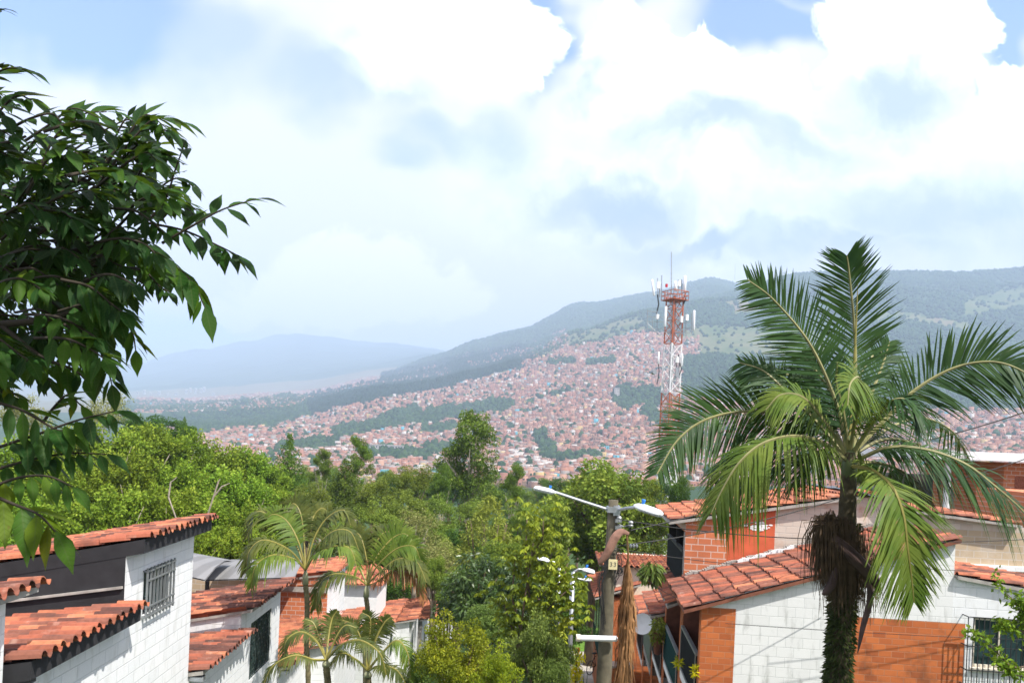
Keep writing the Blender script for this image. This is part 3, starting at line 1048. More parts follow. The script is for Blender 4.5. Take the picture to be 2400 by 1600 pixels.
def trunk_of(seed, kind, bark):
    """unit trunk: foot at z = 0, fork at z = 1, limbs reaching into the crown space up to z = 2"""
    key = (seed, kind in ('conifer',), kind in ('bamboo',), bark)
    if key in _trunks:
        return _trunks[key]
    rs = random.Random(seed * 7 + 3)
    b = MB()
    if kind == 'conifer':
        b.tube([(0, 0, 0), (0.02, 0, 1), (0, 0.01, 1.9)], [0.11, 0.08, 0.015], 7)
    elif kind == 'bamboo':
        for k in range(9):
            an = k * 0.7
            b.tube([(0.15 * math.cos(an), 0.15 * math.sin(an), 0), (0.25 * math.cos(an), 0.25 * math.sin(an), 1), (0.55 * math.cos(an), 0.55 * math.sin(an), 1.7)], [0.035, 0.03, 0.012], 5)
    else:
        b.tube([(0, 0, 0), (0.03, 0.02, 0.5), (-0.02, 0.03, 1.0), (0.03, 0, 1.35)], [0.13, 0.10, 0.085, 0.05], 8)
        for k in range(9):
            an = k * 2.4 + rs.uniform(-0.3, 0.3)
            r = rs.uniform(0.45, 0.8)
            z = rs.uniform(1.35, 1.8)
            z0 = rs.uniform(0.85, 1.2)
            m = Vector((math.cos(an) * r * 0.45, math.sin(an) * r * 0.45, z0 + (z - z0) * 0.6))
            b.tube([(0, 0.02, z0), m, (math.cos(an) * r, math.sin(an) * r, z)], [0.04, 0.02, 0.006], 5)
    _trunks[key] = b.mesh('trunk', M[bark], True)
    return _trunks[key]


def tree(name, label, kind, px, top, bot, wpx, Y, seed=0, cat='tree', group=None, rot=None, bark='bark', depth=None, seat=None):
    """crown fills the photograph rectangle px +- wpx/2, top..bot at distance Y; the trunk goes down to the ground"""
    r = wpx / 2 * Y / FPX
    pt, pb = P(px, top, Y), P(px, bot, Y)
    h = pt.z - pb.z
    x = (pt.x + pb.x) / 2
    g = gz(x, Y) if seat is None else seat
    zb = max(pb.z, g + 0.15 * h)
    h = pt.z - zb
    t = thing(name, label, cat, (x, Y, g), random.uniform(0, 6.28) if rot is None else rot, group)
    c = link('crown', crown_of(kind, seed), t, (0, 0, zb - g))
    c.scale = (r, (depth or 1.0) * r, h / 2)
    tr = link('trunk', trunk_of(seed, kind, bark), t)
    s1 = max(zb - g + 0.25 * h, 0.4)
    tr.scale = (r * 0.9, r * 0.9, s1)
    # limbs above the fork must stay inside the crown
    if s1 * 2 > zb - g + h * 0.95:
        tr.scale.z = (zb - g + h * 0.95) / 2
    return t


# --- the lime green mass on the left slope
rl = random.Random(4)
lime = []
for (x, top, w, Y) in [(40, 1010, 190, 44), (150, 985, 190, 47), (250, 975, 180, 50), (345, 975, 170, 54), (430, 1000, 160, 56), (505, 1018, 150, 58), (575, 1040, 130, 60), (640, 1075, 100, 62),
                       (90, 1070, 190, 38), (195, 1055, 180, 40), (300, 1050, 180, 42), (400, 1060, 180, 43), (490, 1075, 170, 45), (570, 1100, 150, 46), (640, 1130, 120, 48),
                       (60, 1140, 190, 32), (170, 1130, 190, 33), (280, 1125, 180, 34), (385, 1130, 180, 35), (480, 1140, 170, 36), (560, 1160, 150, 37), (630, 1185, 120, 38),
                       (470, 1205, 160, 31), (560, 1225, 140, 32), (635, 1245, 110, 33), (385, 1200, 150, 30)]:
    lime.append((x + rl.uniform(-12, 12), top + rl.uniform(-10, 10), w * rl.uniform(0.95, 1.2), Y))
special = {3: 'tallest lime green tree at the top of the leafy slope, beside the dark rounded crown', 7: 'small yellow green tree at the far end of the lime slope, next to the cypress'}
for k, (x, top, w, Y) in enumerate(lime):
    tree('lime_tree', special.get(k, 'lime green leafy tree in the dense mass behind the white houses'), 'lime', x, top, top + w * 1.05, w, Y, k % 5, group=None if k in special else 'lime green trees on the slope', bark='pale_bark')
# pale, bare limbs showing in the mass are part of one dying tree
t = thing('bare_tree', 'pale bare branches poking out of the lime green mass', 'tree', (P(500, 1160, 33).x, 33, gz(P(500, 1160, 33).x, 33)))
b = MB()
for pts in ([(487, 1205), (500, 1165), (520, 1140), (538, 1132)], [(500, 1165), (512, 1128), (516, 1122)], [(395, 1165), (400, 1130), (415, 1118)], [(487, 1205), (470, 1290)], [(395, 1165), (440, 1290)]):
    b.tube([P(x, y, 32.2 - 0.01 * i) - t.location for i, (x, y) in enumerate(pts)], [0.035] * (len(pts) - 1) + [0.015], 6)
b.build('trunk', M['pale_bark'], t)
tree('dark_tree', 'dark rounded tree at the top of the lime slope, larger of the two', 'dark', 345, 962, 1055, 130, 72, 0, bark='bark')
tree('dark_tree', 'small dark rounded tree right of the larger dark crown on the slope', 'dark', 425, 985, 1040, 80, 74, 1)
tree('pale_tree', 'tall pale airy tree behind the near branches at the left', 'pale', 255, 905, 1040, 130, 78, 0, bark='pale_bark')
tree('pale_tree', 'pale hazy green tree at the left edge behind the near leaves', 'pale', 50, 905, 1040, 130, 82, 1, bark='pale_bark')
tree('spruce_tree', 'tiny spiky conifer on the slope skyline in front of the far city', 'conifer', 432, 975, 1020, 30, 90, 1)
tree('spruce_tree', 'tall narrow cypress standing above the trees left of centre', 'conifer', 676, 1012, 1190, 125, 66, 0)
tree('cypress_tree', 'drooping cypress with brownish green sprays below two round heads', 'conifer', 808, 1072, 1205, 135, 60, 2)
tree('eucalyptus_tree', 'rounded eucalyptus head directly behind the drooping cypress', 'euca', 838, 1020, 1125, 86, 72, 1, bark='pale_bark')
tree('eucalyptus_tree', 'squat eucalyptus head left of the drooping cypress', 'euca', 757, 1052, 1130, 74, 72, 2, bark='pale_bark')
tree('eucalyptus_tree', 'largest eucalyptus, with clumped heads rising over the hillside town', 'euca', 1100, 966, 1190, 215, 70, 0, rot=0.4, bark='pale_bark')
tree('eucalyptus_tree', 'thin eucalyptus leaning at the right of the largest one', 'euca', 1205, 1085, 1180, 80, 66, 2, rot=1.2, bark='pale_bark')
tree('eucalyptus_tree', 'sparse eucalyptus at the left foot of the largest one', 'euca', 1040, 1085, 1190, 80, 67, 1, rot=2.2, bark='pale_bark')
# --- scrubby olive woodland in the middle
for k, (x, top, w, Y, lab) in enumerate([
        (725, 1120, 110, 52, 'olive tree wedged between the narrow cypress and the drooping one'), (890, 1100, 130, 58, 'brownish olive crown right of the drooping cypress'),
        (965, 1080, 110, 64, 'small olive crown standing out against the rows of houses'), (950, 1130, 140, 54, 'broad olive crown in the middle of the woodland'),
        (1030, 1150, 130, 56, 'grey green crown under the largest eucalyptus'), (870, 1165, 150, 46, 'wide olive bush behind the tall areca palms'),
        (1010, 1215, 120, 48, 'twiggy brown olive bush left of the bamboo')]):
    tree('olive_tree', lab, 'olive', x, top, top + w * 1.0, w * 1.1, Y, k % 4)
tree('olive_tree', 'fading olive tree below the eucalyptus and above the bamboo', 'olive', 1110, 1165, 1260, 130, 60, 2)
tree('olive_tree', 'grey green tree between the bamboo and the big round tree', 'olive', 1215, 1160, 1270, 110, 52, 3)
tree('pale_tree', 'pale yellowish twiggy tree left of the bamboo', 'pale', 975, 1180, 1310, 140, 44, 2, bark='pale_bark')
tree('pale_tree', 'low pale scrub tree right behind the second areca palm', 'pale', 1020, 1260, 1380, 140, 40, 0, bark='pale_bark')
tree('bamboo_clump', 'feathery yellow green bamboo plume rising in the middle distance', 'bamboo', 1140, 1155, 1330, 200, 42, 0, cat='bamboo')
tree('bamboo_clump', 'lower bamboo clump arching at the left of the tall plume', 'bamboo', 1050, 1260, 1360, 130, 42, 1, cat='bamboo')
tree('round_tree', 'big dense round green tree behind the street lamp arm', 'broad', 1402, 1050, 1370, 345, 45, 0, rot=0.7)
tree('round_tree', 'lower green crown at the right foot of the big round tree', 'broad', 1510, 1120, 1330, 150, 44, 1)
tree('round_tree', 'green crown filling the gap below the long lamp arm', 'broad', 1290, 1160, 1380, 160, 42, 2)
tree('round_tree', 'green tree behind the far lamp posts at the end of the path', 'broad', 1370, 1330, 1500, 150, 56, 3)
tree('dark_tree', 'dark green shrub tree behind the second areca palm', 'dark', 905, 1330, 1440, 130, 40, 2)
tree('dark_tree', 'dark green tree behind the roofs at the end of the white row', 'dark', 985, 1325, 1450, 120, 56, 3)
tree('green_bush', 'sunlit green bush between the white roofs and the mango tree', 'broad', 1020, 1290, 1400, 70, 38, 4)
tree('dark_tree', 'dark slender tree just right of the lattice tower foot', 'dark', 1590, 1110, 1220, 60, 60, 1)
tree('round_tree', 'green treetop showing behind the palm crown and the tiled roofs', 'broad', 2030, 1072, 1150, 80, 40, 0)
tree('mango_tree', 'dark mango tree with drooping leaves in the centre of the valley', 'mango', 1115, 1275, 1520, 230, 27, 0)
tree('mango_tree', 'smaller mango crown at the right, with pale new leaves', 'mango', 1215, 1310, 1500, 180, 26, 1)
tree('yellow_shrub', 'bright yellow green shrub at the bottom edge, largest of the shrubs', 'shrub', 1070, 1418, 1660, 215, 13.0, 0, cat='shrub')
tree('yellow_shrub', 'lower yellow green shrub at the left foot of the largest shrub', 'shrub', 1165, 1500, 1690, 130, 12.2, 1, cat='shrub')
tree('grey_shrub', 'grey green leafy shrub between the yellow shrub and the path', 'grey', 1265, 1400, 1660, 175, 14.0, 0, cat='shrub')
tree('grey_shrub', 'grey green shrub against the white wall at the bottom', 'grey', 985, 1520, 1680, 90, 15.0, 1, cat='shrub')
tree('grey_shrub', 'small grey shrub in front of the path at the bottom edge', 'grey', 1300, 1530, 1680, 90, 12.0, 2, cat='shrub')
tree('round_bush', 'clipped yellow green round bush beside the path end', 'shrub', 1398, 1498, 1550, 52, 52, 2, cat='bush')
tree('dark_hedge', 'dark hedge under the trees behind the little lawn', 'dark', 1345, 1475, 1525, 110, 60, 0, cat='hedge', depth=0.4)
tree('round_bush', 'dark green potted bush by the planter behind the wooden pole', 'grey', 1440, 1515, 1570, 36, 36, 1, cat='bush')


# --- umbrella tree: whorls of big drooping yellow leaves on thin stems
def umbrella_tree():
    Y = 20.0
    base = P(1225, 1600, Y)
    g = gz(base.x, Y)
    t = thing('umbrella_tree', 'umbrella tree with whorls of yellow leaves in front of the big round tree', 'tree', (base.x, Y, g))
    rs = np.random.default_rng(8)
    stems = [[(1222, 1560), (1220, 1480), (1230, 1400), (1245, 1310), (1255, 1230)], [(1228, 1560), (1240, 1480), (1262, 1400), (1285, 1330), (1300, 1270)], [(1235, 1540), (1262, 1450), (1310, 1400), (1345, 1370)],
             [(1215, 1520), (1190, 1440), (1172, 1390)], [(1240, 1400), (1232, 1300), (1236, 1200)], [(1262, 1400), (1320, 1360), (1330, 1320)], [(1240, 1480), (1300, 1440), (1350, 1420)], [(1222, 1480), (1200, 1400), (1208, 1300)],
             [(1245, 1310), (1272, 1260), (1274, 1210)], [(1235, 1540), (1280, 1490), (1330, 1470)]]
    b = MB()
    tips = []
    for st in stems:
        dy = rs.uniform(-0.9, 0.9)
        pts = [P(x, y, Y + dy * (i / (len(st) - 1))) - t.location for i, (x, y) in enumerate(st)]
        b.tube(pts, [0.04 - 0.03 * i / (len(pts) - 1) for i in range(len(pts))], 6)
        for i in range(1, len(pts)):
            for f in (0.35, 0.7, 1.0):
                tips.append(pts[i - 1].lerp(pts[i], f))
    b.build('trunk', M['bark'], t, True)
    Pp, D, T = [], [], []
    for tip in tips:
        for w in range(9):
            c = np.array(tip) + rs.normal(0, 0.24, 3)
            out = rs.normal(size=3)
            out[2] = abs(out[2]) * 0.4
            out /= np.linalg.norm(out)
            c = c + out * 0.18
            tn = rs.uniform(0.05, 0.55) + 0.4 * (c[0] > 0.2) * (c[2] < 4.2)
            for k in range(9):
                an = 2 * PI * k / 9
                Pp.append(c)
                D.append((math.cos(an), math.sin(an), -0.25))
                T.append(np.clip(tn + rs.normal(0, 0.12), 0, 1))
    V, F, TT = leaves(np.array(Pp), np.array(D), np.full(len(Pp), 0.17), 0.42, rs, 0.55, tint=np.array(T))
    link('crown', np_mesh('crown', V, F, L['yellow'], tint=TT), t)


umbrella_tree()

# croton with a red flower by the path, snake plants at its foot
Yc = 24.0
p = P(1349, 1600, Yc)
g = gz(p.x, Yc)
t = thing('croton_plant', 'vivid yellow croton topped by a red flower beside the path', 'plant', (p.x, Yc, g))
rs = np.random.default_rng(2)
n = 520
z = rs.uniform(0.2, 1.0, n)
top = P(1347, 1528, Yc).z - g
pp = np.stack([rs.normal(0, 0.09, n), rs.normal(0, 0.09, n), z * top], -1)
V, F, T = leaves(pp, rs.normal(size=(n, 3)) + np.array([0, 0, 0.9]), np.full(n, 0.2), 0.35, rs, 0.0, tint=rs.uniform(0.6, 1, n))
L['croton'] = leaf_mat('croton_foliage', (0.25, 0.30, 0.01), (0.55, 0.55, 0.01), (0.85, 0.75, 0.02), 0.4, 0.18)
link('crown', np_mesh('crown', V, F, L['croton'], tint=T), t)
b = MB()
b.tube([(0, 0, 0), (0, 0, top * 0.9)], 0.025, 6)
b.build('stem', M['bark'], t)
b = MB()
for k in range(9):
    an = k * 2.4
    b.tube([(0.0, 0, top), (0.05 * math.cos(an), 0.05 * math.sin(an), top + 0.05 + 0.008 * k), (0.03 * math.cos(an), 0.03 * math.sin(an), top + 0.12 + 0.008 * k)], [0.012, 0.022, 0.004], 5)
b.build('flower', plain('red_petals', (0.75, 0.03, 0.05), 0.5, var=0.1), t)
for k, (x, lab) in enumerate(((1358, 'tall dark snake plant beside the yellow croton'), (1365, 'shorter snake plant nearer the path'))):
    Ys = 20.0 - k
    q = P(x, 1600, Ys)
    gg = gz(q.x, Ys)
    b = MB()
    hh = P(x, 1568 + 8 * k, Ys).z - gg
    for j in range(7):
        an = j * 2.1
        b.tube([(0.05 * math.cos(an), 0.05 * math.sin(an), 0), (0.08 * math.cos(an), 0.08 * math.sin(an), hh * 0.6), (0.11 * math.cos(an), 0.11 * math.sin(an), hh * (1 - 0.06 * j))], [0.02, 0.028, 0.004], 5)
    tag(b.build('snake_plant', plain('snake_plant_green', (0.02, 0.06, 0.035), 0.5), None, loc=(q.x, Ys, gg)), lab, 'plant')


# ------------------------------------------------------------------ palms
def catmull(pts, n):
    pts = [Vector(p) for p in pts]
    pts = [pts[0] * 2 - pts[1]] + pts + [pts[-1] * 2 - pts[-2]]
    out = []
    segs = len(pts) - 3
    for i in range(n):
        u = i / (n - 1) * segs
        k = min(int(u), segs - 1)
        f = u - k
        p0, p1, p2, p3 = pts[k:k + 4]
        out.append(0.5 * ((2 * p1) + (p2 - p0) * f + (2 * p0 - 5 * p1 + 4 * p2 - p3) * f * f + (3 * p1 - p0 - 3 * p2 + p3) * f ** 3))
    return out


def frond_mesh(name, ctrl, up, leaf, nl, mats, seed=0, droop=0.35, lift=0.25, sweep=0.75, start=0.12, width=0.035, rach=0.022, ragged=0.2, tuck=0.0, sides=(1, 1)):
    """feather leaf: rachis along ctrl, leaflets both sides; up is the way its upper face looks"""
    rs = random.Random(seed)
    b = MB()
    N = 60
    line = catmull(ctrl, N)
    b.tube(line, [rach * (1 - 0.85 * i / (N - 1)) + 0.003 for i in range(N)], 5, 1)
    up = Vector(up)
    for i in range(nl):
        t = start + (1 - start) * (i + 0.5) / nl
        u = t * (N - 1)
        k = min(int(u), N - 2)
        p = line[k].lerp(line[k + 1], u - k)
        T = (line[k + 1] - line[max(k - 1, 0)]).normalized()
        S = T.cross(up)
        if S.length < 1e-3:
            continue
        S.normalize()
        U = S.cross(T).normalized()
        prof = min(1.0, 0.55 + 1.6 * (t - start)) * (1.0 if t < 0.55 else max(0.22, 1.0 - 1.6 * (t - 0.55)))
        for sd, on in ((1, sides[0]), (-1, sides[1])):
            if not on or rs.random() < 0.05:
                continue
            ln = leaf * prof * rs.uniform(1 - ragged, 1 + ragged * 0.6) * on
            sw = sweep * (0.55 + 0.9 * t) + rs.uniform(-0.13, 0.13)
            d = (S * sd + T * sw + U * (lift + rs.uniform(-0.2, 0.2)) - U * tuck).normalized()
            dr = droop * rs.uniform(0.6, 1.5) + rs.uniform(0, 0.10)
            w = width * rs.uniform(0.8, 1.15) * (0.7 + 0.3 * prof)
            B = (T - d * T.dot(d)).normalized()
            pts = []
            for q in (0.0, 0.3, 0.62, 0.86, 1.0):
                c = p + d * ln * q + Vector((0, 0, -1)) * dr * ln * q * q
                ww = w * (0.55, 1.0, 0.85, 0.45, 0.05)[(0.0, 0.3, 0.62, 0.86, 1.0).index(q)]
                pts.append((c + B * ww * 0.5, c - B * ww * 0.5))
            for j in range(4):
                b.poly([pts[j][0], pts[j][1], pts[j + 1][1], pts[j + 1][0]], 0)
    return b.mesh(name, mats)


def frond_mat(name, c, c2, trans=0.16, rough=0.4):
    t = NT(name)
    n = t.noise(t.obj(), 3.0, 4)
    col = t.mix(t.smooth(n, 0.35, 0.7), c, c2)
    b_ = t.n('ShaderNodeBsdfPrincipled', {'Base Color': col, 'Roughness': 0.5, 'Specular IOR Level': 0.16})
    tr = t.n('ShaderNodeBsdfTranslucent', {'Color': t.mix(0.35, col, (0.35, 0.45, 0.02))})
    mx = t.n('ShaderNodeMixShader', {0: trans, 1: b_.outputs[0], 2: tr.outputs[0]})
    t.set(t.out.inputs[0], mx.outputs[0])
    return t.mat


M['frond'] = frond_mat('palm_frond_green', (0.016, 0.050, 0.013), (0.036, 0.085, 0.018))
M['frond_y'] = frond_mat('palm_frond_yellow_green', (0.070, 0.125, 0.016), (0.135, 0.18, 0.028))
M['frond_a'] = frond_mat('areca_frond_green', (0.050, 0.070, 0.016), (0.115, 0.130, 0.030), 0.18)
M['frond_dead'] = frond_mat('dead_frond_brown', (0.30, 0.12, 0.045), (0.22, 0.11, 0.06), 0.2, 0.8)
M['rachis'] = plain('frond_midrib', (0.24, 0.23, 0.10), 0.5, var=0.3)
M['rachis_y'] = plain('yellow_frond_midrib', (0.26, 0.23, 0.06), 0.5, var=0.2)
M['fibre_brown'] = plain('brown_palm_fibre', (0.105, 0.070, 0.042), 0.95, var=0.5, scale=12)
M['spathe'] = plain('purple_brown_spathe', (0.075, 0.045, 0.042), 0.6, var=0.4, scale=6)
M['moss'] = leaf_mat('trunk_moss_and_fern', (0.018, 0.028, 0.010), (0.04, 0.055, 0.016), (0.085, 0.11, 0.03), 0.8, 0.2)

YP = 8.6


def near_palm():
    org = P(1990, 1068, YP)
    gx = P(1962, 1600, YP)
    g = gz(gx.x, YP)
    t = thing('palm_tree', 'large palm with long feather fronds in front of the right hand houses', 'palm tree', (gx.x, YP, g))
    o = t.location

    def pl(x, y, dy=0.0):
        return P(x, y, YP + dy) - o

    # trunk with old leaf scars
    b = MB()
    cl = [pl(1958, 1680), pl(1964, 1600), pl(1972, 1500), pl(1978, 1400), pl(1982, 1300), pl(1985, 1220), pl(1988, 1150), pl(1990, 1085), pl(1991, 1060)]
    line = catmull([Vector((cl[0].x - 0.02, 0, 0))] + cl, 46)
    rad = []
    for i in range(46):
        f = i / 45
        r = 0.10 if f < 0.62 else 0.10 - 0.04 * (f - 0.62) / 0.38
        rad.append(r * (1 + 0.05 * (i % 3 == 0)))
    b.tube(line, rad, 12)
    b.build('trunk', plain('dark_palm_trunk', (0.085, 0.07, 0.04), 0.95, var=0.5, scale=14), t, True)
    # ferns and moss clothing the lower trunk
    rs = np.random.default_rng(3)
    n = 4200
    f = rs.random(n) ** 0.9 * 0.66
    idx = (f * 45)
    i0 = idx.astype(int)
    LA = np.array([tuple(v) for v in line])
    pc = LA[i0] + (LA[i0 + 1] - LA[i0]) * (idx - i0)[:, None]
    an = rs.uniform(0, 2 * PI, n)
    side = np.where(np.cos(an) < -0.2, 1.35, 1.0)
    d = np.stack([np.cos(an), np.sin(an), rs.uniform(-0.7, 0.3, n)], -1)
    pp = pc + d * (0.105 * np.array([1, 1, 0]))[None]
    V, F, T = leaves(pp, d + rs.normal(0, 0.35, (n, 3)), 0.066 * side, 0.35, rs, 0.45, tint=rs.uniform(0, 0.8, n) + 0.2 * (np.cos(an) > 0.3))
    link('moss', np_mesh('moss', V, F, M['moss'], tint=np.clip(T, 0, 1)), t)
    # dead flower stalk: a beard of brown strings with old spathes
    b = MB()
    r2 = random.Random(5)
    for (x0, y0, sx, n_, ln, dyo) in ((1946, 1215, 24, 260, 170, -0.28), (1985, 1235, 40, 560, 150, -0.24), (2030, 1300, 24, 150, 100, -0.2)):
        for k in range(n_):
            x = x0 + r2.gauss(0, sx * 0.6)
            y = y0 + r2.uniform(-25, 70) + abs(x - x0) * 0.5
            l_ = ln * r2.uniform(0.35, 1.0)
            dy = dyo + r2.uniform(-0.14, 0.16)
            sway = r2.gauss(0, 9)
            b.tube([pl(x, y, dy), pl(x + sway * 0.6, y + l_ * 0.5, dy - 0.02), pl(x + sway, y + l_, dy)], [0.0045, 0.0035, 0.0015], 3, cap=False)
    for k in range(260):           # tuft curling over the top left
        x = 1938 + r2.gauss(0, 16)
        y = 1205 + r2.uniform(0, 30)
        dy = -0.25 + r2.uniform(-0.12, 0.12)
        sp = r2.uniform(-34, 18)
        b.tube([pl(1968 + r2.uniform(-8, 8), 1222, dy), pl(x, y, dy - 0.04), pl(x + sp * 0.8, y + 40, dy), pl(x + sp, y + r2.uniform(80, 150), dy)], [0.005, 0.005, 0.004, 0.002], 3, cap=False)
    b.build('flower_beard', M['fibre_brown'], t)
    for pts, wd in (([(1952, 1258), (1985, 1290), (2020, 1325), (2052, 1362), (2062, 1388)], 0.07), ([(1960, 1330), (1950, 1365), (1938, 1385), (1926, 1392)], 0.045), ([(2030, 1345), (2040, 1400), (2022, 1470), (2010, 1530)], 0.03)):
        b = MB()
        cc = catmull([pl(x, y, -0.38) for x, y in pts], 16)
        for i in range(15):
            def sec(i):
                f = i / 15
                w = wd * math.sin(PI * min(1, 0.12 + f * 0.9)) ** 0.7 + 0.004
                T = (cc[min(i + 1, 15)] - cc[max(i - 1, 0)]).normalized()
                S = T.cross(Vector((0, -1, 0))).normalized()
                return [cc[i] + S * w * math.cos(a) + Vector((0, -1, 0)) * w * 0.55 * math.sin(a) for a in np.linspace(0, PI, 7)]
            A, B_ = sec(i), sec(i + 1)
            for j in range(6):
                b.poly([A[j], A[j + 1], B_[j + 1], B_[j]])
        b.build('spathe', M['spathe'], t, True)
    # fronds: path in the photograph, depth offsets, which way the upper face looks
    cam_up = Vector((0, -1, 0.25))
    R = [
        # pts (px, py, dY), up, leaf length m, leaflets, droop, lift, yellow
        ([(1990, 1062, 0), (2004, 930, .25), (2003, 780, .3), (1990, 640, .15), (1985, 600, .1)], (0.05, -1, 0.1), 0.60, 58, 0.02, 0.05, 0),
        ([(1988, 1062, 0), (1962, 950, .1), (1900, 810, .1), (1815, 705, .0), (1752, 655, -.1)], (-0.1, -1, 0.35), 0.60, 58, 0.05, 0.05, 0),
        ([(1985, 1066, 0), (1925, 950, .5), (1850, 880, .8), (1780, 862, .9), (1735, 880, .9)], (0.1, -0.5, 1), 0.55, 44, 0.5, 0.15, 0),
        ([(1984, 1068, 0), (1900, 1000, .2), (1800, 966, .3), (1710, 968, .25), (1640, 990, .1), (1585, 1035, -.05), (1540, 1110, -.2)], (0.0, -1, 0.2), 0.60, 66, 0.14, 0.05, 0),
        ([(1986, 1078, 0), (1924, 1035, -.35), (1857, 1022, -.55), (1786, 1040, -.65), (1732, 1085, -.7), (1694, 1145, -.7), (1668, 1200, -.7)], (-0.25, -0.45, 1), 0.56, 60, 0.75, 0.0, 1),
        ([(1992, 1092, 0), (2040, 1100, -.45), (2090, 1140, -.75), (2117, 1205, -.85), (2127, 1280, -.85), (2136, 1350, -.8), (2142, 1410, -.75)], (0.35, -1, 0.12), 0.60, 80, 0.28, 0.0, 2),
        ([(2000, 1060, 0), (2080, 977, .1), (2147, 912, .15), (2237, 862, .1), (2326, 848, .0), (2400, 872, -.1), (2470, 930, -.2)], (0.0, -1, 0.25), 0.60, 68, 0.16, 0.05, 0),
        ([(2000, 1082, 0), (2080, 1049, -.2), (2170, 1053, -.3), (2259, 1085, -.4), (2326, 1134, -.45), (2400, 1200, -.5), (2450, 1270, -.5)], (0.2, -0.55, 1), 0.58, 62, 0.55, 0.12, 0),
        ([(1992, 1060, 0), (2004, 986, -.3), (2020, 925, -.75), (2012, 885, -1.15), (1992, 900, -1.4), (1986, 950, -1.5)], (0.5, -0.7, 0.6), 0.40, 44, 0.35, 0.25, 1),
        ([(1998, 1070, 0), (2080, 1005, .6), (2160, 980, 1.0), (2230, 1010, 1.2), (2270, 1075, 1.3)], (0.2, -0.4, 1), 0.55, 46, 0.7, 0.1, 0),
        ([(1996, 1060, 0), (2040, 930, .5), (2070, 850, .8), (2085, 800, .9)], (0.3, -0.9, 0.3), 0.50, 36, 0.1, 0.1, 0),
        ([(1998, 1088, 0), (2060, 1085, .3), (2130, 1115, .5), (2185, 1180, .6)], (0.2, -0.3, 1), 0.50, 36, 0.7, 0.1, 0),
        ([(1984, 1080, 0), (1900, 1065, .4), (1800, 1090, .7), (1720, 1150, .8)], (-0.1, -0.3, 1), 0.52, 42, 0.8, 0.05, 0),
        ([(1986, 1066, 0), (1930, 985, -.15), (1880, 930, -.2), (1830, 925, -.2), (1795, 960, -.2)], (-0.1, -0.6, 0.9), 0.50, 44, 0.6, 0.2, 1),
        ([(1990, 1062, 0), (1975, 960, -.25), (1960, 900, -.45), (1962, 850, -.6)], (0.3, -0.7, 0.5), 0.45, 34, 0.2, 0.2, 0),
        ([(1996, 1064, 0), (2050, 985, -.3), (2090, 940, -.5), (2130, 940, -.6), (2160, 985, -.65)], (0.1, -0.5, 1), 0.50, 40, 0.6, 0.2, 0),
        ([(1994, 1060, 0), (2010, 900, 1.0), (2050, 830, 1.6), (2090, 830, 1.9)], (0.1, -0.5, 1), 0.5, 36, 0.4, 0.2, 0),
        ([(1984, 1070, 0), (1915, 990, .1), (1850, 925, .1), (1790, 870, .2), (1735, 850, .3)], (0.1, -0.9, 0.5), 0.52, 46, 0.35, 0.1, 0),
        ([(1985, 1074, 0), (1900, 1030, .5), (1810, 1030, .8), (1730, 1060, .9), (1660, 1120, .9)], (-0.1, -0.5, 1), 0.52, 50, 0.7, 0.1, 0),
        ([(1988, 1064, 0), (1950, 930, .3), (1905, 860, .4), (1880, 830, .5)], (0.2, -0.9, 0.4), 0.50, 40, 0.1, 0.1, 0),
        ([(1996, 1066, 0), (2070, 1030, .3), (2140, 1040, .4), (2200, 1095, .4), (2230, 1150, .4)], (0.2, -0.5, 1), 0.50, 42, 0.7, 0.1, 0),
        ([(1990, 1075, 0), (1950, 1050, .8), (1900, 1075, 1.2), (1860, 1140, 1.4)], (-0.1, 0.2, 1), 0.5, 36, 0.8, 0.1, 0),
    ]
    for k, (pts, up, lf, nl, dr, li, yel) in enumerate(R):
        ctrl = [pl(*q) for q in pts]
        mats = [M['frond'] if yel == 0 else M['frond_y'], M['rachis'] if yel < 2 else M['rachis_y']]
        me = frond_mesh('frond', ctrl, up, lf * 1.08, int(nl * 1.75), mats, 20 + k, dr, li, width=0.025, start=0.06 if yel == 2 else 0.12)
        link('frond', me, t)
    # the unopened spear leaf
    b = MB()
    b.tube([pl(1990, 1062), pl(2002, 860, .2), pl(2011, 660, .2)], [0.022, 0.016, 0.003], 6)
    b.build('spear_leaf', M['rachis_y'], t)
    b = MB()
    b.tube([pl(1989, 1150), pl(1990, 1100), pl(1991, 1060), pl(1993, 1020)], [0.07, 0.085, 0.06, 0.025], 10)
    b.build('crownshaft', plain('crownshaft_green', (0.10, 0.13, 0.045), 0.5), t, True)


near_palm()


def areca(label, trunk_px, crown, Y, fr, width=0.05, nl=46):
    g0 = P(trunk_px[-1][0], trunk_px[-1][1], Y)
    g = gz(g0.x, Y)
    t = thing('areca_palm', label, 'palm tree', (g0.x, Y, g))
    o = t.location
    b = MB()
    pts = [P(x, y, Y) - o for x, y in trunk_px][::-1]
    if pts[0].z > 0.05:
        pts = [Vector((pts[0].x, 0, 0))] + pts
    lt = catmull(pts, 40)
    b.tube(lt, [0.058 + 0.006 * (i % 2) for i in range(40)], 8)
    b.build('trunk', M['palm_bark'], t, True)
    c = P(*crown, Y) - o
    b = MB()
    b.tube([lt[-1], lt[-1].lerp(c, 0.5), c], [0.075, 0.07, 0.03], 8)
    b.build('crownshaft', plain('areca_shaft', (0.33, 0.34, 0.20), 0.5), t, True)
    for k, (pts, up, lf, dr, mk) in enumerate(fr):
        ctrl = [c] + [P(x, y, Y + dy) - o for x, y, dy in pts]
        me = frond_mesh('frond', ctrl, up, lf, nl, [M[('frond_a', 'frond_y', 'frond_dead')[mk]], M['rachis_y']], 60 + k, dr, 0.28, width=width, start=0.22, sweep=0.6, rach=0.022)
        link('frond', me, t)
    return t


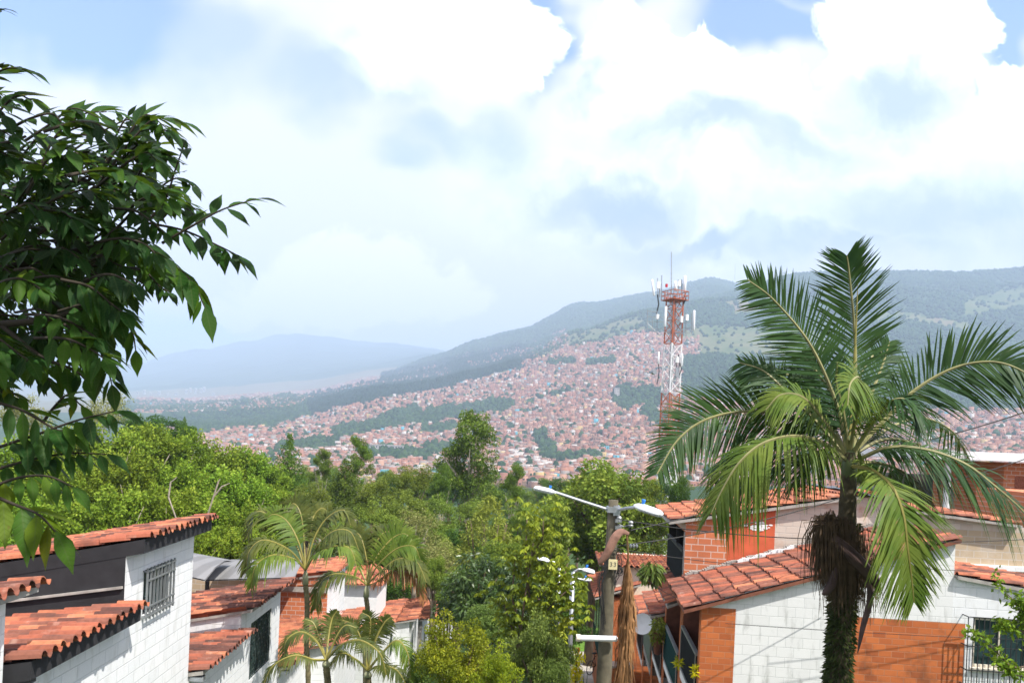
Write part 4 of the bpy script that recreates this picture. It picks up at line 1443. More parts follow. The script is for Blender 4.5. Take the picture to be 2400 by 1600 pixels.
UP = (0, -0.35, 1)
areca('taller slim areca palm in front of the brick gable', [(716, 1368), (720, 1420), (718, 1500), (722, 1600)], (716, 1335), 18.0, [
    ([(690, 1270, 0.2), (640, 1215, 0.3), (600, 1200, 0.3), (578, 1260, 0.3)], UP, 0.55, 0.55, 0),
    ([(680, 1290, -0.3), (620, 1265, -0.5), (585, 1290, -0.6), (576, 1340, -0.6)], UP, 0.5, 0.7, 0),
    ([(690, 1310, -0.4), (640, 1300, -0.7), (600, 1325, -0.9), (588, 1378, -0.9)], UP, 0.45, 0.75, 1),
    ([(700, 1270, 0), (672, 1220, 0.1), (640, 1205, 0.2), (615, 1225, 0.2)], (0.2, -0.8, 0.6), 0.6, 0.3, 1),
    ([(712, 1260, 0.2), (705, 1205, 0.3), (690, 1180, 0.4), (672, 1190, 0.4)], (0.1, -1, 0.4), 0.6, 0.25, 0),
    ([(735, 1265, 0.1), (765, 1215, 0.2), (805, 1195, 0.2), (822, 1230, 0.2)], UP, 0.55, 0.5, 0),
    ([(740, 1285, -0.2), (780, 1245, -0.4), (820, 1245, -0.5), (842, 1290, -0.5)], UP, 0.5, 0.7, 0),
    ([(740, 1300, -0.4), (780, 1280, -0.7), (820, 1285, -0.8), (838, 1335, -0.9)], UP, 0.5, 0.7, 1),
    ([(728, 1250, 0.3), (735, 1210, 0.5), (755, 1190, 0.6), (775, 1205, 0.7)], (0.1, -0.9, 0.5), 0.55, 0.3, 0),
])
areca('shorter slim areca palm with one orange dead frond', [(858, 1398), (862, 1440), (855, 1500), (856, 1600)], (860, 1370), 19.5, [
    ([(840, 1320, 0.2), (815, 1270, 0.3), (790, 1255, 0.3), (765, 1290, 0.3)], UP, 0.55, 0.6, 0),
    ([(830, 1350, -0.3), (780, 1345, -0.5), (748, 1370, -0.6), (740, 1425, -0.6)], UP, 0.5, 0.75, 0),
    ([(860, 1320, 0.2), (850, 1270, 0.3), (838, 1250, 0.4), (825, 1262, 0.4)], (0, -1, 0.4), 0.6, 0.3, 0),
    ([(880, 1310, 0), (915, 1265, 0.1), (945, 1250, 0.1), (965, 1262, 0.1)], (0, -0.9, 0.5), 0.62, 0.25, 1),
    ([(885, 1325, -0.2), (930, 1285, -0.3), (970, 1280, -0.4), (985, 1310, -0.4)], (0, -0.9, 0.5), 0.6, 0.35, 1),
    ([(885, 1345, -0.3), (930, 1310, -0.5), (975, 1315, -0.6), (1000, 1365, -0.7)], UP, 0.5, 0.7, 0),
    ([(880, 1365, -0.2), (925, 1335, -0.4), (970, 1345, -0.5), (995, 1405, -0.5)], UP, 0.45, 0.75, 2),
    ([(870, 1310, 0.3), (885, 1265, 0.4), (905, 1245, 0.5), (925, 1252, 0.5)], (0, -1, 0.4), 0.55, 0.3, 0),
])
areca('low bushy areca palm at the foot of the taller one', [(765, 1560), (768, 1650)], (765, 1545), 13.5, [
    ([(740, 1500, 0), (705, 1480, -0.1), (672, 1500, -0.2), (665, 1545, -0.2)], UP, 0.27, 0.6, 0),
    ([(735, 1545, -0.3), (690, 1535, -0.5), (640, 1560, -0.6), (615, 1610, -0.6)], UP, 0.27, 0.7, 0),
    ([(790, 1490, 0), (810, 1465, 0), (835, 1470, 0)], UP, 0.27, 0.5, 0),
    ([(800, 1510, -0.3), (845, 1500, -0.5), (890, 1530, -0.6), (905, 1580, -0.6)], UP, 0.27, 0.7, 0),
    ([(770, 1490, 0.2), (778, 1450, 0.3), (790, 1430, 0.3)], (0, -1, 0.4), 0.27, 0.3, 0),
    ([(750, 1500, 0.3), (735, 1460, 0.4), (715, 1450, 0.4)], UP, 0.27, 0.5, 0),
], 0.024, 58)
areca('low upright areca palm against the white wall', [(862, 1585), (862, 1650)], (862, 1570), 13.8, [
    ([(850, 1510, 0), (830, 1465, 0), (795, 1450, 0)], (0, -1, 0.4), 0.30, 0.3, 0),
    ([(880, 1500, 0), (900, 1460, 0), (915, 1445, 0)], (0, -1, 0.4), 0.30, 0.3, 0),
    ([(895, 1530, -0.2), (930, 1500, -0.3), (955, 1530, -0.4), (962, 1590, -0.4)], UP, 0.30, 0.6, 1),
    ([(865, 1500, 0.2), (868, 1450, 0.2), (850, 1435, 0.2)], (0, -1, 0.4), 0.30, 0.3, 0),
    ([(835, 1545, -0.3), (800, 1530, -0.5), (775, 1560, -0.5)], UP, 0.28, 0.6, 0),
    ([(890, 1560, -0.4), (930, 1570, -0.6), (960, 1620, -0.7)], UP, 0.28, 0.6, 0),
], 0.024, 58)


# ------------------------------------------------------------------ the near tree on the left: compound leaves on arching twigs
def leaf_blade(b, p, d, nrm, ln, wd, curl, fold, tint, tl):
    """pointed oval leaflet, folded along its midrib and curling down at the tip"""
    d = d.normalized()
    s = d.cross(nrm)
    s = s.normalized() if s.length > 1e-4 else d.orthogonal().normalized()
    n = s.cross(d).normalized()
    K = 6
    prof = (0.05, 0.62, 0.98, 0.95, 0.66, 0.26, 0.0)
    base = len(b.v)
    pos = Vector(p)
    dd = d.copy()
    for i in range(K + 1):
        w = wd * 0.5 * prof[i]
        for e in (-1, 0, 1):
            b.v.append(tuple(pos + s * (w * e) + n * (abs(e) * w * fold)))
            tl.append((tint, e * prof[i], i / K))
        dd = (dd + Vector((0, 0, -1)) * curl / K).normalized()
        pos = pos + dd * (ln / K)
    for i in range(K):
        for e in (0, 1):
            a = base + i * 3 + e
            b.f.append((a, a + 1, a + 4, a + 3))
            b.m.append(0)


M['near_bark'] = plain('dark_twig_bark', (0.045, 0.036, 0.026), 0.9, var=0.3, scale=20)


def near_tree():
    foot = Vector((-2.9, 2.2, gz(-2.9, 2.2)))
    t = thing('leafy_tree', 'close leafy tree reaching in from the left edge with long compound leaves', 'tree', foot)
    rs = random.Random(31)
    W = MB()
    tl = []
    B = MB()
    o = foot

    def twig(pts, n, ln, hang=0.35, end=True, spread=1.0, tintc=None, right=False):
        """pts: world points; leaflets in pairs along it"""
        N = 24
        line = catmull(pts, N)
        B.tube(line, [0.0042 * (1 - 0.75 * i / (N - 1)) + 0.0007 for i in range(N)], 5, cap=False)
        tw = rs.uniform(-0.5, 0.5)
        tc = rs.uniform(0.15, 0.75) if tintc is None else tintc
        for i in range(n):
            f = 0.16 + 0.84 * (i + 0.3) / n
            u = f * (N - 1)
            k = min(int(u), N - 2)
            p = line[k].lerp(line[k + 1], u - k)
            T = (line[k + 1] - line[max(0, k - 1)]).normalized()
            side = T.cross(Vector((0.15 * math.sin(tw), -0.55, 1.0))).normalized()
            side = (Matrix.Rotation(tw, 3, T) @ side)
            sz = ln * (0.72 + 0.42 * math.sin(PI * min(1, 0.25 + 0.75 * f))) * rs.uniform(0.85, 1.15)
            for sd in (-1, 1):
                d = (side * sd * 0.85 * spread + T * rs.uniform(0.5, 1.1) * (0.12 if right else 1) + Vector((0, 0, -hang * rs.uniform(0.5, 1.5)))).normalized()
                if right and d.x < 0.1:
                    continue
                nr = Vector((rs.uniform(-0.4, 0.4), rs.uniform(-0.8, 0.1), 1.0)).normalized()
                leaf_blade(W, p + d * 0.004, d, nr, sz, sz * rs.uniform(0.28, 0.38), rs.uniform(0.1, 0.8), rs.uniform(0.05, 0.4), min(1, max(0, tc + rs.gauss(0, 0.18))), tl)
        if end:
            T = (line[-1] - line[-3]).normalized()
            d = (T + Vector((0, 0, -hang * 0.5))).normalized()
            leaf_blade(W, line[-1], d, Vector((0, -0.4, 1)), ln * 0.95, ln * 0.40, 0.6, 0.2, tc, tl)

    def q(x, y, Y):
        return P(x, y, Y) - o

    # twigs whose outline the photograph shows
    E = [
        ([(300, 560, 2.5), (380, 480, 2.5), (410, 400, 2.5), (434, 332, 2.5)], 6, 0.125, 0.10),
        ([(380, 570, 2.5), (450, 530, 2.5), (520, 492, 2.5), (600, 466, 2.5)], 5, 0.108, 0.45),
        ([(330, 520, 2.6), (430, 540, 2.6), (510, 575, 2.6), (560, 600, 2.6)], 6, 0.108, 0.5),
        ([(300, 600, 2.5), (390, 615, 2.5), (450, 660, 2.5), (480, 720, 2.5)], 6, 0.125, 0.55),
        ([(240, 420, 2.5), (300, 340, 2.5), (360, 280, 2.5), (420, 285, 2.5)], 6, 0.11, 0.1),
        ([(200, 430, 2.6), (290, 330, 2.6), (340, 270, 2.6), (390, 300, 2.6)], 6, 0.11, 0.15),
        ([(90, 400, 2.6), (130, 320, 2.6), (190, 270, 2.6), (250, 262, 2.6)], 6, 0.11, 0.15),
        ([(60, 330, 2.5), (120, 290, 2.5), (170, 255, 2.5), (230, 275, 2.5)], 6, 0.10, 0.2),
        ([(-40, 330, 2.5), (0, 260, 2.5), (40, 225, 2.5), (75, 235, 2.5)], 5, 0.10, 0.2),
        ([(-60, 230, 2.5), (-20, 180, 2.5), (20, 160, 2.5), (60, 165, 2.5)], 5, 0.10, 0.1),
        ([(-60, 60, 2.5), (-40, 40, 2.5), (-15, 25, 2.5), (5, 22, 2.5)], 3, 0.06, 0.1),
        ([(220, 700, 2.3), (280, 730, 2.3), (310, 780, 2.3), (318, 820, 2.3)], 6, 0.085, 0.6),
        ([(150, 760, 2.2), (220, 800, 2.2), (250, 860, 2.2), (262, 900, 2.2)], 5, 0.09, 0.6),
        ([(-40, 1060, 2.1), (80, 1020, 2.1), (180, 985, 2.1), (270, 963, 2.1)], 9, 0.10, 0.75),
        ([(-40, 1110, 2.1), (60, 1080, 2.1), (160, 1062, 2.1), (250, 1064, 2.1)], 9, 0.09, 0.8),
        ([(-40, 1150, 2.0), (40, 1120, 2.0), (110, 1115, 2.0), (170, 1140, 2.0)], 6, 0.09, 0.8),
        ([(-40, 1150, 1.9), (30, 1180, 1.9), (90, 1205, 1.9), (130, 1245, 1.9)], 4, 0.12, 0.7),
        ([(100, 990, 2.2), (130, 950, 2.2), (160, 925, 2.2), (190, 950, 2.2)], 5, 0.08, 0.4),
        ([(-20, 940, 2.1), (50, 960, 2.1), (120, 1000, 2.1), (170, 1020, 2.1)], 6, 0.09, 0.6),
    ]
    for e_i, (pts, n, ln, hg) in enumerate(E):
        twig([q(*p) for p in pts], n, ln * (1.25 if e_i == 0 else 1), hg, right=e_i == 0, end=e_i != 0)
    # the leafy mass itself
    poly = [(-60, 180), (60, 240), (150, 275), (340, 275), (450, 330), (470, 430), (400, 540), (430, 600), (430, 660), (370, 680), (300, 730), (270, 800), (200, 850), (150, 900), (120, 880), (60, 900), (-60, 980)]

    def inside(x, y):
        c = False
        for i in range(len(poly)):
            (x1, y1), (x2, y2) = poly[i], poly[i - 1]
            if (y1 > y) != (y2 > y) and x < (x2 - x1) * (y - y1) / (y2 - y1) + x1:
                c = not c
        return c

    k = 0
    while k < 195:
        x, y = rs.uniform(-60, 440), rs.uniform(180, 980)
        if not inside(x, y):
            continue
        Y = rs.uniform(2.1, 3.3)
        dirx, diry = rs.uniform(60, 190), (y - 560) * 0.30 + rs.uniform(-80, 60)
        bx, by = x - dirx * 0.8, y - diry * 0.8
        pts = [q(bx, by, Y + rs.uniform(-0.1, 0.3)), q(bx + dirx * 0.45, by + diry * 0.4 - 12, Y), q(x, y, Y), q(x + 25, y + 12 + 10 * rs.random(), Y - 0.02)]
        twig(pts, rs.choice((5, 6, 7)), rs.uniform(0.066, 0.100), rs.uniform(0.02, 0.3) if y < 460 else rs.uniform(0.3, 0.8), tintc=rs.uniform(0.0, 0.6))
        k += 1
    # unseen upper crown, added above and behind the frame edge to shade the leaves
    for k in range(230):
        x, y, z = rs.uniform(-3.6, 1.0), rs.uniform(-0.4, 2.7), rs.uniform(1.5, 3.2)
        if z < 0.62 * y + 0.25:
            z = 0.62 * y + 0.25 + rs.uniform(0, 0.6)
        if x > 0.78 * y + 0.5:
            continue
        c = Vector((x, y, z)) - o
        dv = Vector((rs.uniform(-0.2, 0.6), rs.uniform(-0.4, 0.4), rs.uniform(-0.15, 0.2))).normalized() * 0.34
        twig([c - dv, c - dv * 0.3 + Vector((0, 0, 0.03)), c + dv * 0.4, c + dv], 5, rs.uniform(0.10, 0.14), 0.4)
    # limbs and trunk
    for pts, r0 in (([(-380, 1000, 2.3), (-200, 760, 2.5), (0, 640, 2.6), (180, 590, 2.6), (330, 560, 2.55)], 0.035), ([(-300, 900, 2.4), (-120, 600, 2.6), (60, 480, 2.6), (200, 420, 2.6)], 0.03), ([(-200, 760, 2.5), (0, 760, 2.4), (140, 740, 2.3), (230, 700, 2.3)], 0.02),
                    ([(-380, 1050, 2.3), (-180, 1090, 2.2), (-40, 1085, 2.1)], 0.02), ([(-120, 600, 2.6), (-60, 380, 2.6), (60, 320, 2.5)], 0.02), ([(-100, 640, 2.6), (60, 640, 2.7), (220, 560, 2.7), (300, 480, 2.6)], 0.014), ([(0, 760, 2.4), (90, 830, 2.3), (160, 860, 2.2)], 0.010)):
        ln = catmull([q(*p) for p in pts], 20)
        lb = MB()
        lb.tube(ln, [r0 * 0.8 * (1 - 0.75 * i / 19) for i in range(20)], 7)
        lb.build('limb', M['near_bark'], t, True)
    T_ = MB()
    fork = q(-380, 1000, 2.3)
    ln = catmull([Vector((0, 0, 0)), fork * 0.5 + Vector((0.05, 0, 0)), fork, fork + Vector((0.1, 0.0, 0.9)), fork + Vector((0.5, -0.3, 1.8))], 24)
    T_.tube(ln, [0.10 * (1 - 0.6 * i / 23) for i in range(24)], 10)
    for k in range(8):
        an = k * 0.8
        e = fork + Vector((0.35 + 0.9 * math.cos(an), -0.5 + 0.7 * math.sin(an), 2.3 + 0.4 * math.sin(3 * k)))
        T_.tube([ln[18], ln[18].lerp(e, 0.5) + Vector((0, 0, 0.15)), e], [0.035, 0.02, 0.006], 6)
    T_.build('trunk', M['bark'], t, True)
    # leaf material with midrib and side veins
    nt = NT('near_leaf')
    ta = nt.n('ShaderNodeAttribute', attribute_name='tint')
    va = nt.n('ShaderNodeAttribute', attribute_name='across')
    la = nt.n('ShaderNodeAttribute', attribute_name='along')
    col = nt.ramp(ta.outputs['Fac'], [(0.0, (0.010, 0.038, 0.012)), (0.4, (0.022, 0.078, 0.013)), (0.75, (0.058, 0.135, 0.010)), (0.97, (0.11, 0.165, 0.008)), (1.0, (0.12, 0.13, 0.01))])
    ab = nt.math('ABSOLUTE', va.outputs['Fac'])
    rib = nt.smooth(ab, 0.10, 0.02)
    vein = nt.math('SINE', nt.math('MULTIPLY', nt.math('SUBTRACT', la.outputs['Fac'], nt.math('MULTIPLY', ab, 0.16)), 58.0))
    vs = nt.smooth(vein, 0.75, 1.0)
    col = nt.mix(nt.math('MULTIPLY', nt.math('MAXIMUM', rib, nt.math('MULTIPLY', vs, 0.5)), 0.45), col, (0.09, 0.13, 0.04))
    spot = nt.noise(nt.obj(), 60.0, 3)
    col = nt.mix(nt.math('MULTIPLY', nt.smooth(spot, 0.68, 0.75), 0.5), col, (0.12, 0.09, 0.02))
    bp = nt.n('ShaderNodeBump', {'Strength': 0.35, 'Distance': 0.004, 'Height': nt.math('MULTIPLY', vs, -1.0)})
    pb = nt.n('ShaderNodeBsdfPrincipled', {'Base Color': col, 'Roughness': 0.5, 'Specular IOR Level': 0.14, 'Normal': bp.outputs[0]})
    tr = nt.n('ShaderNodeBsdfTranslucent', {'Color': nt.mix(0.4, col, (0.16, 0.22, 0.01))})
    mx = nt.n('ShaderNodeMixShader', {0: 0.40, 1: pb.outputs[0], 2: tr.outputs[0]})
    nt.set(nt.out.inputs[0], mx.outputs[0])
    nW = len(W.v)
    W.v += B.v
    W.f += [tuple(i + nW for i in f) for f in B.f]
    W.m += [1] * len(B.f)
    me = W.mesh('crown', [nt.mat, M['near_bark']], True)
    tl = np.array(tl + [(0, 0, 0)] * len(B.v), dtype=np.float32)
    for nm, c in (('tint', 0), ('across', 1), ('along', 2)):
        at = me.attributes.new(nm, 'FLOAT', 'POINT')
        at.data.foreach_set('value', np.ascontiguousarray(tl[:, c]))
    link('crown', me, t)


near_tree()

# --- treetops of the valley floor between the woodland and the first houses
rv = random.Random(21)
for k in range(34):
    x = 560 + 1020 * (k + rv.uniform(-0.3, 0.3)) / 33
    Y = rv.uniform(105, 190)
    top = np.interp(x, [560, 700, 900, 1050, 1200, 1300, 1580], [1085, 1095, 1095, 1100, 1120, 1118, 1110]) + rv.uniform(-6, 14)
    w = rv.uniform(60, 95)
    tree('valley_tree', 'dark green treetop low in the valley before the first hillside houses', ('dark', 'broad', 'olive', 'euca')[k % 4], x, top, top + w * 0.95, w, Y, k % 4, group='treetops along the valley floor')


# --- scrub filling the hollow between the woodland and the row of balconies
rv = random.Random(77)
for k, (x, top, w, Y, kd, lab) in enumerate([
        (1180, 1255, 110, 38, 'broad', 'round green crown between the bamboo plume and the umbrella tree'),
        (1080, 1330, 120, 36, 'olive', 'olive bush behind the mango tree on its left'), (1290, 1330, 130, 34, 'broad', 'green crown behind the umbrella tree at mid height'),
        (1330, 1405, 110, 32, 'dark', 'dark bush under the far lamp posts'), (1270, 1440, 110, 26, 'broad', 'green bush behind the grey green shrub'),
        (930, 1255, 120, 43, 'broad', 'green crown showing between the two slim areca palms'), (780, 1200, 120, 46, 'olive', 'olive crown behind the taller areca palm'),
        (1075, 1225, 100, 50, 'dark', 'dark crown directly left of the bamboo plume'), (1190, 1200, 90, 56, 'dark', 'dark crown directly right of the bamboo plume'),
        (1230, 1250, 90, 44, 'olive', 'olive crown behind the top of the umbrella tree'), (1140, 1400, 120, 24, 'grey', 'grey bush behind the big yellow green shrub')]):
    tree('scrub_tree', lab, kd, x, top, top + w * 1.05, w * 1.15, Y, k % 4)
# ------------------------------------------------------------------ clay tile roofs


def tiles(b, O, S, W, N, Ls, Lw, pitch=0.21, row=0.36, amp=0.072, step=0.022, seed=0, weights=(.29, .24, .26, .11, .10), dark=None):
    """barrel tiles: O lower corner, S up the slope, W across, N off the roof; every tile is its own strip lapped over the one below"""
    rs = random.Random(seed)
    O, S, W, N = (Vector(q) for q in (O, S, W, N))
    nc, nr = max(1, int(round(Lw / pitch))), max(1, int(round(Ls / row)))
    pitch, row = Lw / nc, Ls / nr
    cover = [(-0.34, 0.0), (-0.27, 0.55), (-0.12, 0.95), (0.0, 1.0), (0.12, 0.95), (0.27, 0.55), (0.34, 0.0)]
    chan = [(0.24, 0.30), (0.36, -0.12), (0.5, -0.28), (0.64, -0.12), (0.76, 0.30)]
    for i in range(nc):
        wo = rs.uniform(-0.02, 0.02)
        for j in range(nr):
            s0, s1 = j * row + wo - rs.uniform(0, 0.025), (j + 1) * row + 0.05 + wo
            if j == nr - 1:
                s1 = Ls + rs.uniform(-0.03, 0.03)
            f = 0.5 + 0.5 * math.sin(i * 0.9 + j * 0.35 + seed) * math.cos(i * 0.23 - j * 0.5)
            ww = list(weights)
            if dark is not None:
                d = dark(i / nc, j / nr)
                ww = [ww[0] * (1 - d), ww[1] * (1 - d), ww[2] * (1 - 0.4 * d), ww[3] * (1 - d), ww[4] + 1.6 * d]
            elif f > 0.72:
                ww[2] += 0.35
                ww[4] += 0.10
            for prof, up in ((chan, 0.0), (cover, 0.012)):
                mi = rs.choices(range(5), ww)[0]
                tw = rs.uniform(-0.012, 0.012)
                lift = rs.uniform(-0.004, 0.006)
                A = [O + W * ((i + 0.5 + c * 1.04) * pitch + tw) + S * s0 + N * (h * amp + step + up + lift) for c, h in prof]
                B = [O + W * ((i + 0.5 + c * 0.94) * pitch) + S * s1 + N * (h * amp * 0.92 + up * 0.5) for c, h in prof]
                A2 = [a - N * 0.014 for a in A]
                B2 = [a - N * 0.014 for a in B]
                for k in range(len(prof) - 1):
                    b.poly([A[k], A[k + 1], B[k + 1], B[k]], mi)
                    b.poly([A2[k], A2[k + 1], A[k + 1], A[k]], mi)
                    if j == nr - 1:
                        b.poly([B[k], B[k + 1], B2[k + 1], B2[k]], mi)


def cells(b, us, zs, mapper, mi_of, holes=()):
    """wall rectangle cut into cells; holes are (u0,u1,z0,z1); mapper(u,z) -> point"""
    us = sorted(set(us) | {h[0] for h in holes} | {h[1] for h in holes})
    zs = sorted(set(zs) | {h[2] for h in holes} | {h[3] for h in holes})
    for i in range(len(us) - 1):
        for j in range(len(zs) - 1):
            um, zm = (us[i] + us[i + 1]) / 2, (zs[j] + zs[j + 1]) / 2
            if any(h[0] < um < h[1] and h[2] < zm < h[3] for h in holes):
                continue
            mi = mi_of(um, zm)
            if mi is None:
                continue
            b.poly([mapper(us[i], zs[j]), mapper(us[i + 1], zs[j]), mapper(us[i + 1], zs[j + 1]), mapper(us[i], zs[j + 1])], mi)


def window_y(parent, x, y0, y1, z0, z1, style, frame=None):
    """barred window in a wall whose outside looks along +x; parts: window > pane, grille"""
    b = MB()
    fr = 0.05
    xi = x - 0.10
    for a in ((y0, y0 + fr, z0, z1), (y1 - fr, y1, z0, z1), (y0 + fr, y1 - fr, z0, z0 + fr), (y0 + fr, y1 - fr, z1 - fr, z1), ((y0 + y1) / 2 - 0.02, (y0 + y1) / 2 + 0.02, z0 + fr, z1 - fr)):
        b.box(xi - 0.02, xi + 0.03, *a)
    for (a0, a1, c0, c1) in ((y0 - 0.001, y0 + 0.012, z0, z1), (y1 - 0.012, y1 + 0.001, z0, z1), (y0 + 0.012, y1 - 0.012, z0 - 0.001, z0 + 0.012), (y0 + 0.012, y1 - 0.012, z1 - 0.012, z1 + 0.001)):
        b.box(xi + 0.032, x - 0.003, a0, a1, c0, c1, 1)
    w = b.build('window', [frame or M['dark_metal'], M['white_paint']], parent)
    b = MB()
    b.box(xi - 0.012, xi, y0 + fr, y1 - fr, z0 + fr, z1 - fr)
    b.build('pane', M['glass'], w)
    b = MB()
    if style == 'bars':
        xo = x + 0.07
        n = 9
        for k in range(n):
            y = y0 - 0.02 + (y1 - y0 + 0.04) * k / (n - 1)
            b.box(xo - 0.014, xo + 0.014, y - 0.014, y + 0.014, z0 - 0.03, z1 + 0.03)
        for z in (z0 + 0.02, z0 + 0.17, z1 - 0.17, z1 - 0.02):
            b.box(xo - 0.006, xo + 0.02, y0 - 0.04, y1 + 0.04, z - 0.012, z + 0.012)
        for y in (y0 - 0.02, y1 + 0.02):
            for z in (z0 + 0.02, z1 - 0.02):
                b.box(x - 0.02, xo, y - 0.012, y + 0.012, z - 0.012, z + 0.012)
        b.build('grille', M['grey_metal'], w)
    else:
        xo = x - 0.035
        n = 13
        for k in range(n):
            y = y0 + 0.02 + (y1 - y0 - 0.04) * k / (n - 1)
            b.box(xo - 0.010, xo + 0.010, y - 0.010, y + 0.010, z0, z1)
            if k < n - 1:
                yn = y0 + 0.02 + (y1 - y0 - 0.04) * (k + 1) / (n - 1)
                for q in range(4):
                    z = z0 + (z1 - z0) * ((q + ((k * 0.27) % 1.0)) / 4.0)
                    if z0 + 0.04 < z < z1 - 0.04:
                        b.box(xo - 0.008, xo + 0.008, y + 0.010, yn - 0.010, z - 0.012, z + 0.012)
        for a in ((y0 - 0.01, y0 + 0.025, z0, z1), (y1 - 0.025, y1 + 0.01, z0, z1)):
            b.box(xo - 0.016, xo + 0.016, *a)
        for z in (z0, z1):
            b.box(xo - 0.016, xo + 0.016, y0 + 0.025, y1 - 0.025, z - 0.014, z + 0.014)
        b.build('grille', M['green_metal'], w)
    return w


# ------------------------------------------------------------------ white row on the left, stepping down the street
TH_L = math.atan(0.054)


def left_wall_x(Y):
    return -5.03 - 0.054 * Y if Y < 14.6 else -5.82 - 0.032 * (Y - 14.6)


def white_house(label, Y0, Ym, Y1, zl, zu, tl=0.16, tu=0.21, D=6.5, black=False, windows=(), seed=0, dark_low=None, dark_up=None, overhang=0.26, name='white_house', gable='white_x', tile_w=None):
    """lower wing Y0..Ym, taller wing Ym..Y1; lean-to roofs rise towards the street wall; absolute heights"""
    L_ = (Y1 - Y0)
    X0, X1 = left_wall_x(Y0), left_wall_x(Y1)
    rz = math.atan2(-(X1 - X0), Y1 - Y0)
    g = gz(X0, Y0) - 1.2
    t = thing(name, label, 'house', (X0, Y0, g), rz)
    sc = math.hypot(X1 - X0, Y1 - Y0) / L_
    ya, ym, yb = 0.0, (Ym - Y0) * sc, L_ * sc
    zl, zu = zl - g, zu - g
    wins = [((w[0] - Y0) * sc, (w[1] - Y0) * sc, w[2] - g, w[3] - g, w[4]) for w in windows]
    b = MB()
    mats = [M['white_y'], M['white_x'], M['black_wall'], M[gable]]
    cells(b, [ya, ym, yb], [0, zl, zu], lambda u, z: (0, u, z), lambda u, z: None if (u < ym and z > zl) else 0, [w[:4] for w in wins])
    # ends of the wings and the wall rising above the lower roof
    b.poly([(-D, ya, 0), (0, ya, 0), (0, ya, zl), (-D, ya, zl - tl * D)], 1)
    b.poly([(-D, ym, zl - tl * D), (0, ym, zl), (0, ym, zu), (-D, ym, zu - tu * D)], 2 if black else 3)
    b.poly([(0, yb, 0), (-D, yb, 0), (-D, yb, zu - tu * D), (0, yb, zu)], 1)
    b.poly([(-D, yb, 0), (-D, ya, 0), (-D, ya, zl - tl * D), (-D, ym, zl - tl * D), (-D, ym, zu - tu * D), (-D, yb, zu - tu * D)], 0)
    b.build('wall', mats, t)
    fh = 0.21 if black else 0.07
    for (y0, y1, z, tt, dk, nm) in ((ya - 0.02, ym - 0.012, zl, tl, dark_low, 'lower_roof'), (ym - (0.006 if black else 0.06), yb + 0.16, zu, tu, dark_up, 'roof')):
        o = overhang
        b = MB()
        b.prism([(-D - 0.2, z - tt * (D + 0.2)), (o, z + tt * o), (o, z + tt * o + fh), (-D - 0.2, z - tt * (D + 0.2) + fh)], y0, y1)
        rf = b.build(nm, M['black_wall'] if black else M['concrete'], t)
        b = MB()
        n = Vector((-tt, 0, 1)).normalized()
        s = Vector((1, 0, tt)).normalized()
        Ls = (D + 0.2 + o + 0.12) / s.x
        tiles(b, Vector((-D - 0.2, y0 - 0.05, z - tt * (D + 0.2) + fh)) + n * 0.022, s, (0, 1, 0), n, Ls, y1 - y0 + (0.02 if nm == 'lower_roof' else 0.1), 0.225, 0.38, 0.085, 0.024, seed + (nm == 'roof'), dark=dk, **({'weights': tile_w} if tile_w else {}))
        b.build('clay_tiles', TILES, rf)
        if nm == 'roof':
            # a bedding row of loose tiles along the verge
            b = MB()
            rs = random.Random(seed)
            for k in range(int(D / 0.42)):
                x1 = o - 0.1 - k * 0.42
                p0 = Vector((x1 - 0.46, y0 - 0.07, z + tt * (x1 - 0.46) + fh - 0.02))
                tiles(b, p0, s, Vector((0, 0.75, -0.66)).normalized() * -1, Vector((0, -0.66, 0.75)), 0.46, 0.17, 0.17, 0.46, 0.05, 0.012, seed * 50 + k)
            if not black:
                b.build('verge_tiles', TILES, rf)
    # eaves gutter end of the lower wing
    b = MB()
    b.box(-0.10, 0.26, ya + 0.0, ya + 0.16, zl - 0.09, zl - 0.015)
    b.box(-0.08, 0.24, ya + 0.02, ya + 0.14, zl - 0.012, zl + 0.05, 1)
    b.build('gutter_end', [M['galv'], M['dark_metal']], t)
    if black:
        b = MB()
        b.box(-D, -0.02, ym - 0.045, ym - 0.003, 0, 0.035)
        fl = b.build('flashing', M['concrete'], t)
        fl.location.z = zl + fh + 0.30
        fl.rotation_euler.y = -math.atan(tl)
    for (y0, y1, z0, z1, st) in wins:
        window_y(t, 0, y0, y1, z0, z1, st)
    return t


white_house('white house at the left edge, mostly out of the picture, with tiles at its corner', 2.6, 5.6, 8.66, -2.6, -1.97, seed=3)
h1 = white_house('white block house with black eaves boards and a charcoal upper wall', 8.75, 11.68, 14.58, -2.93, -1.95, black=True, windows=[(12.36, 13.44, -3.02, -2.26, 'bars')], seed=5)
h2 = white_house('white block house with a wide green barred window and blackened roof tiles', 14.64, 17.7, 21.1, -4.62, -4.12, tl=0.15, tu=0.20, windows=[(18.5, 20.27, -5.9, -4.52, 'bamboo')], seed=9,
                 dark_up=lambda i, j: max(0.0, min(1.0, (j - 0.35) * 1.4)) * (0.55 + 0.45 * math.sin(i * 9)), dark_low=lambda i, j: 0.25 * max(0, math.sin(i * 7 + j * 5)))
h3 = white_house('white house with an unplastered brick gable behind the slim palm', 21.3, 27.6, 31.0, -6.45, -4.95, tl=0.14, tu=0.16, D=5.5, gable='hollow_x', seed=12, tile_w=(.45, .18, .06, .30, .01))
b = MB()
hx = left_wall_x(27.6) - h3.location.x
q = MB()
q.box(-5.5, 0.0, 6.20, 6.29, -5.55 - h3.location.z, -5.38 - h3.location.z)
q.build('concrete_band', M['concrete'], h3)
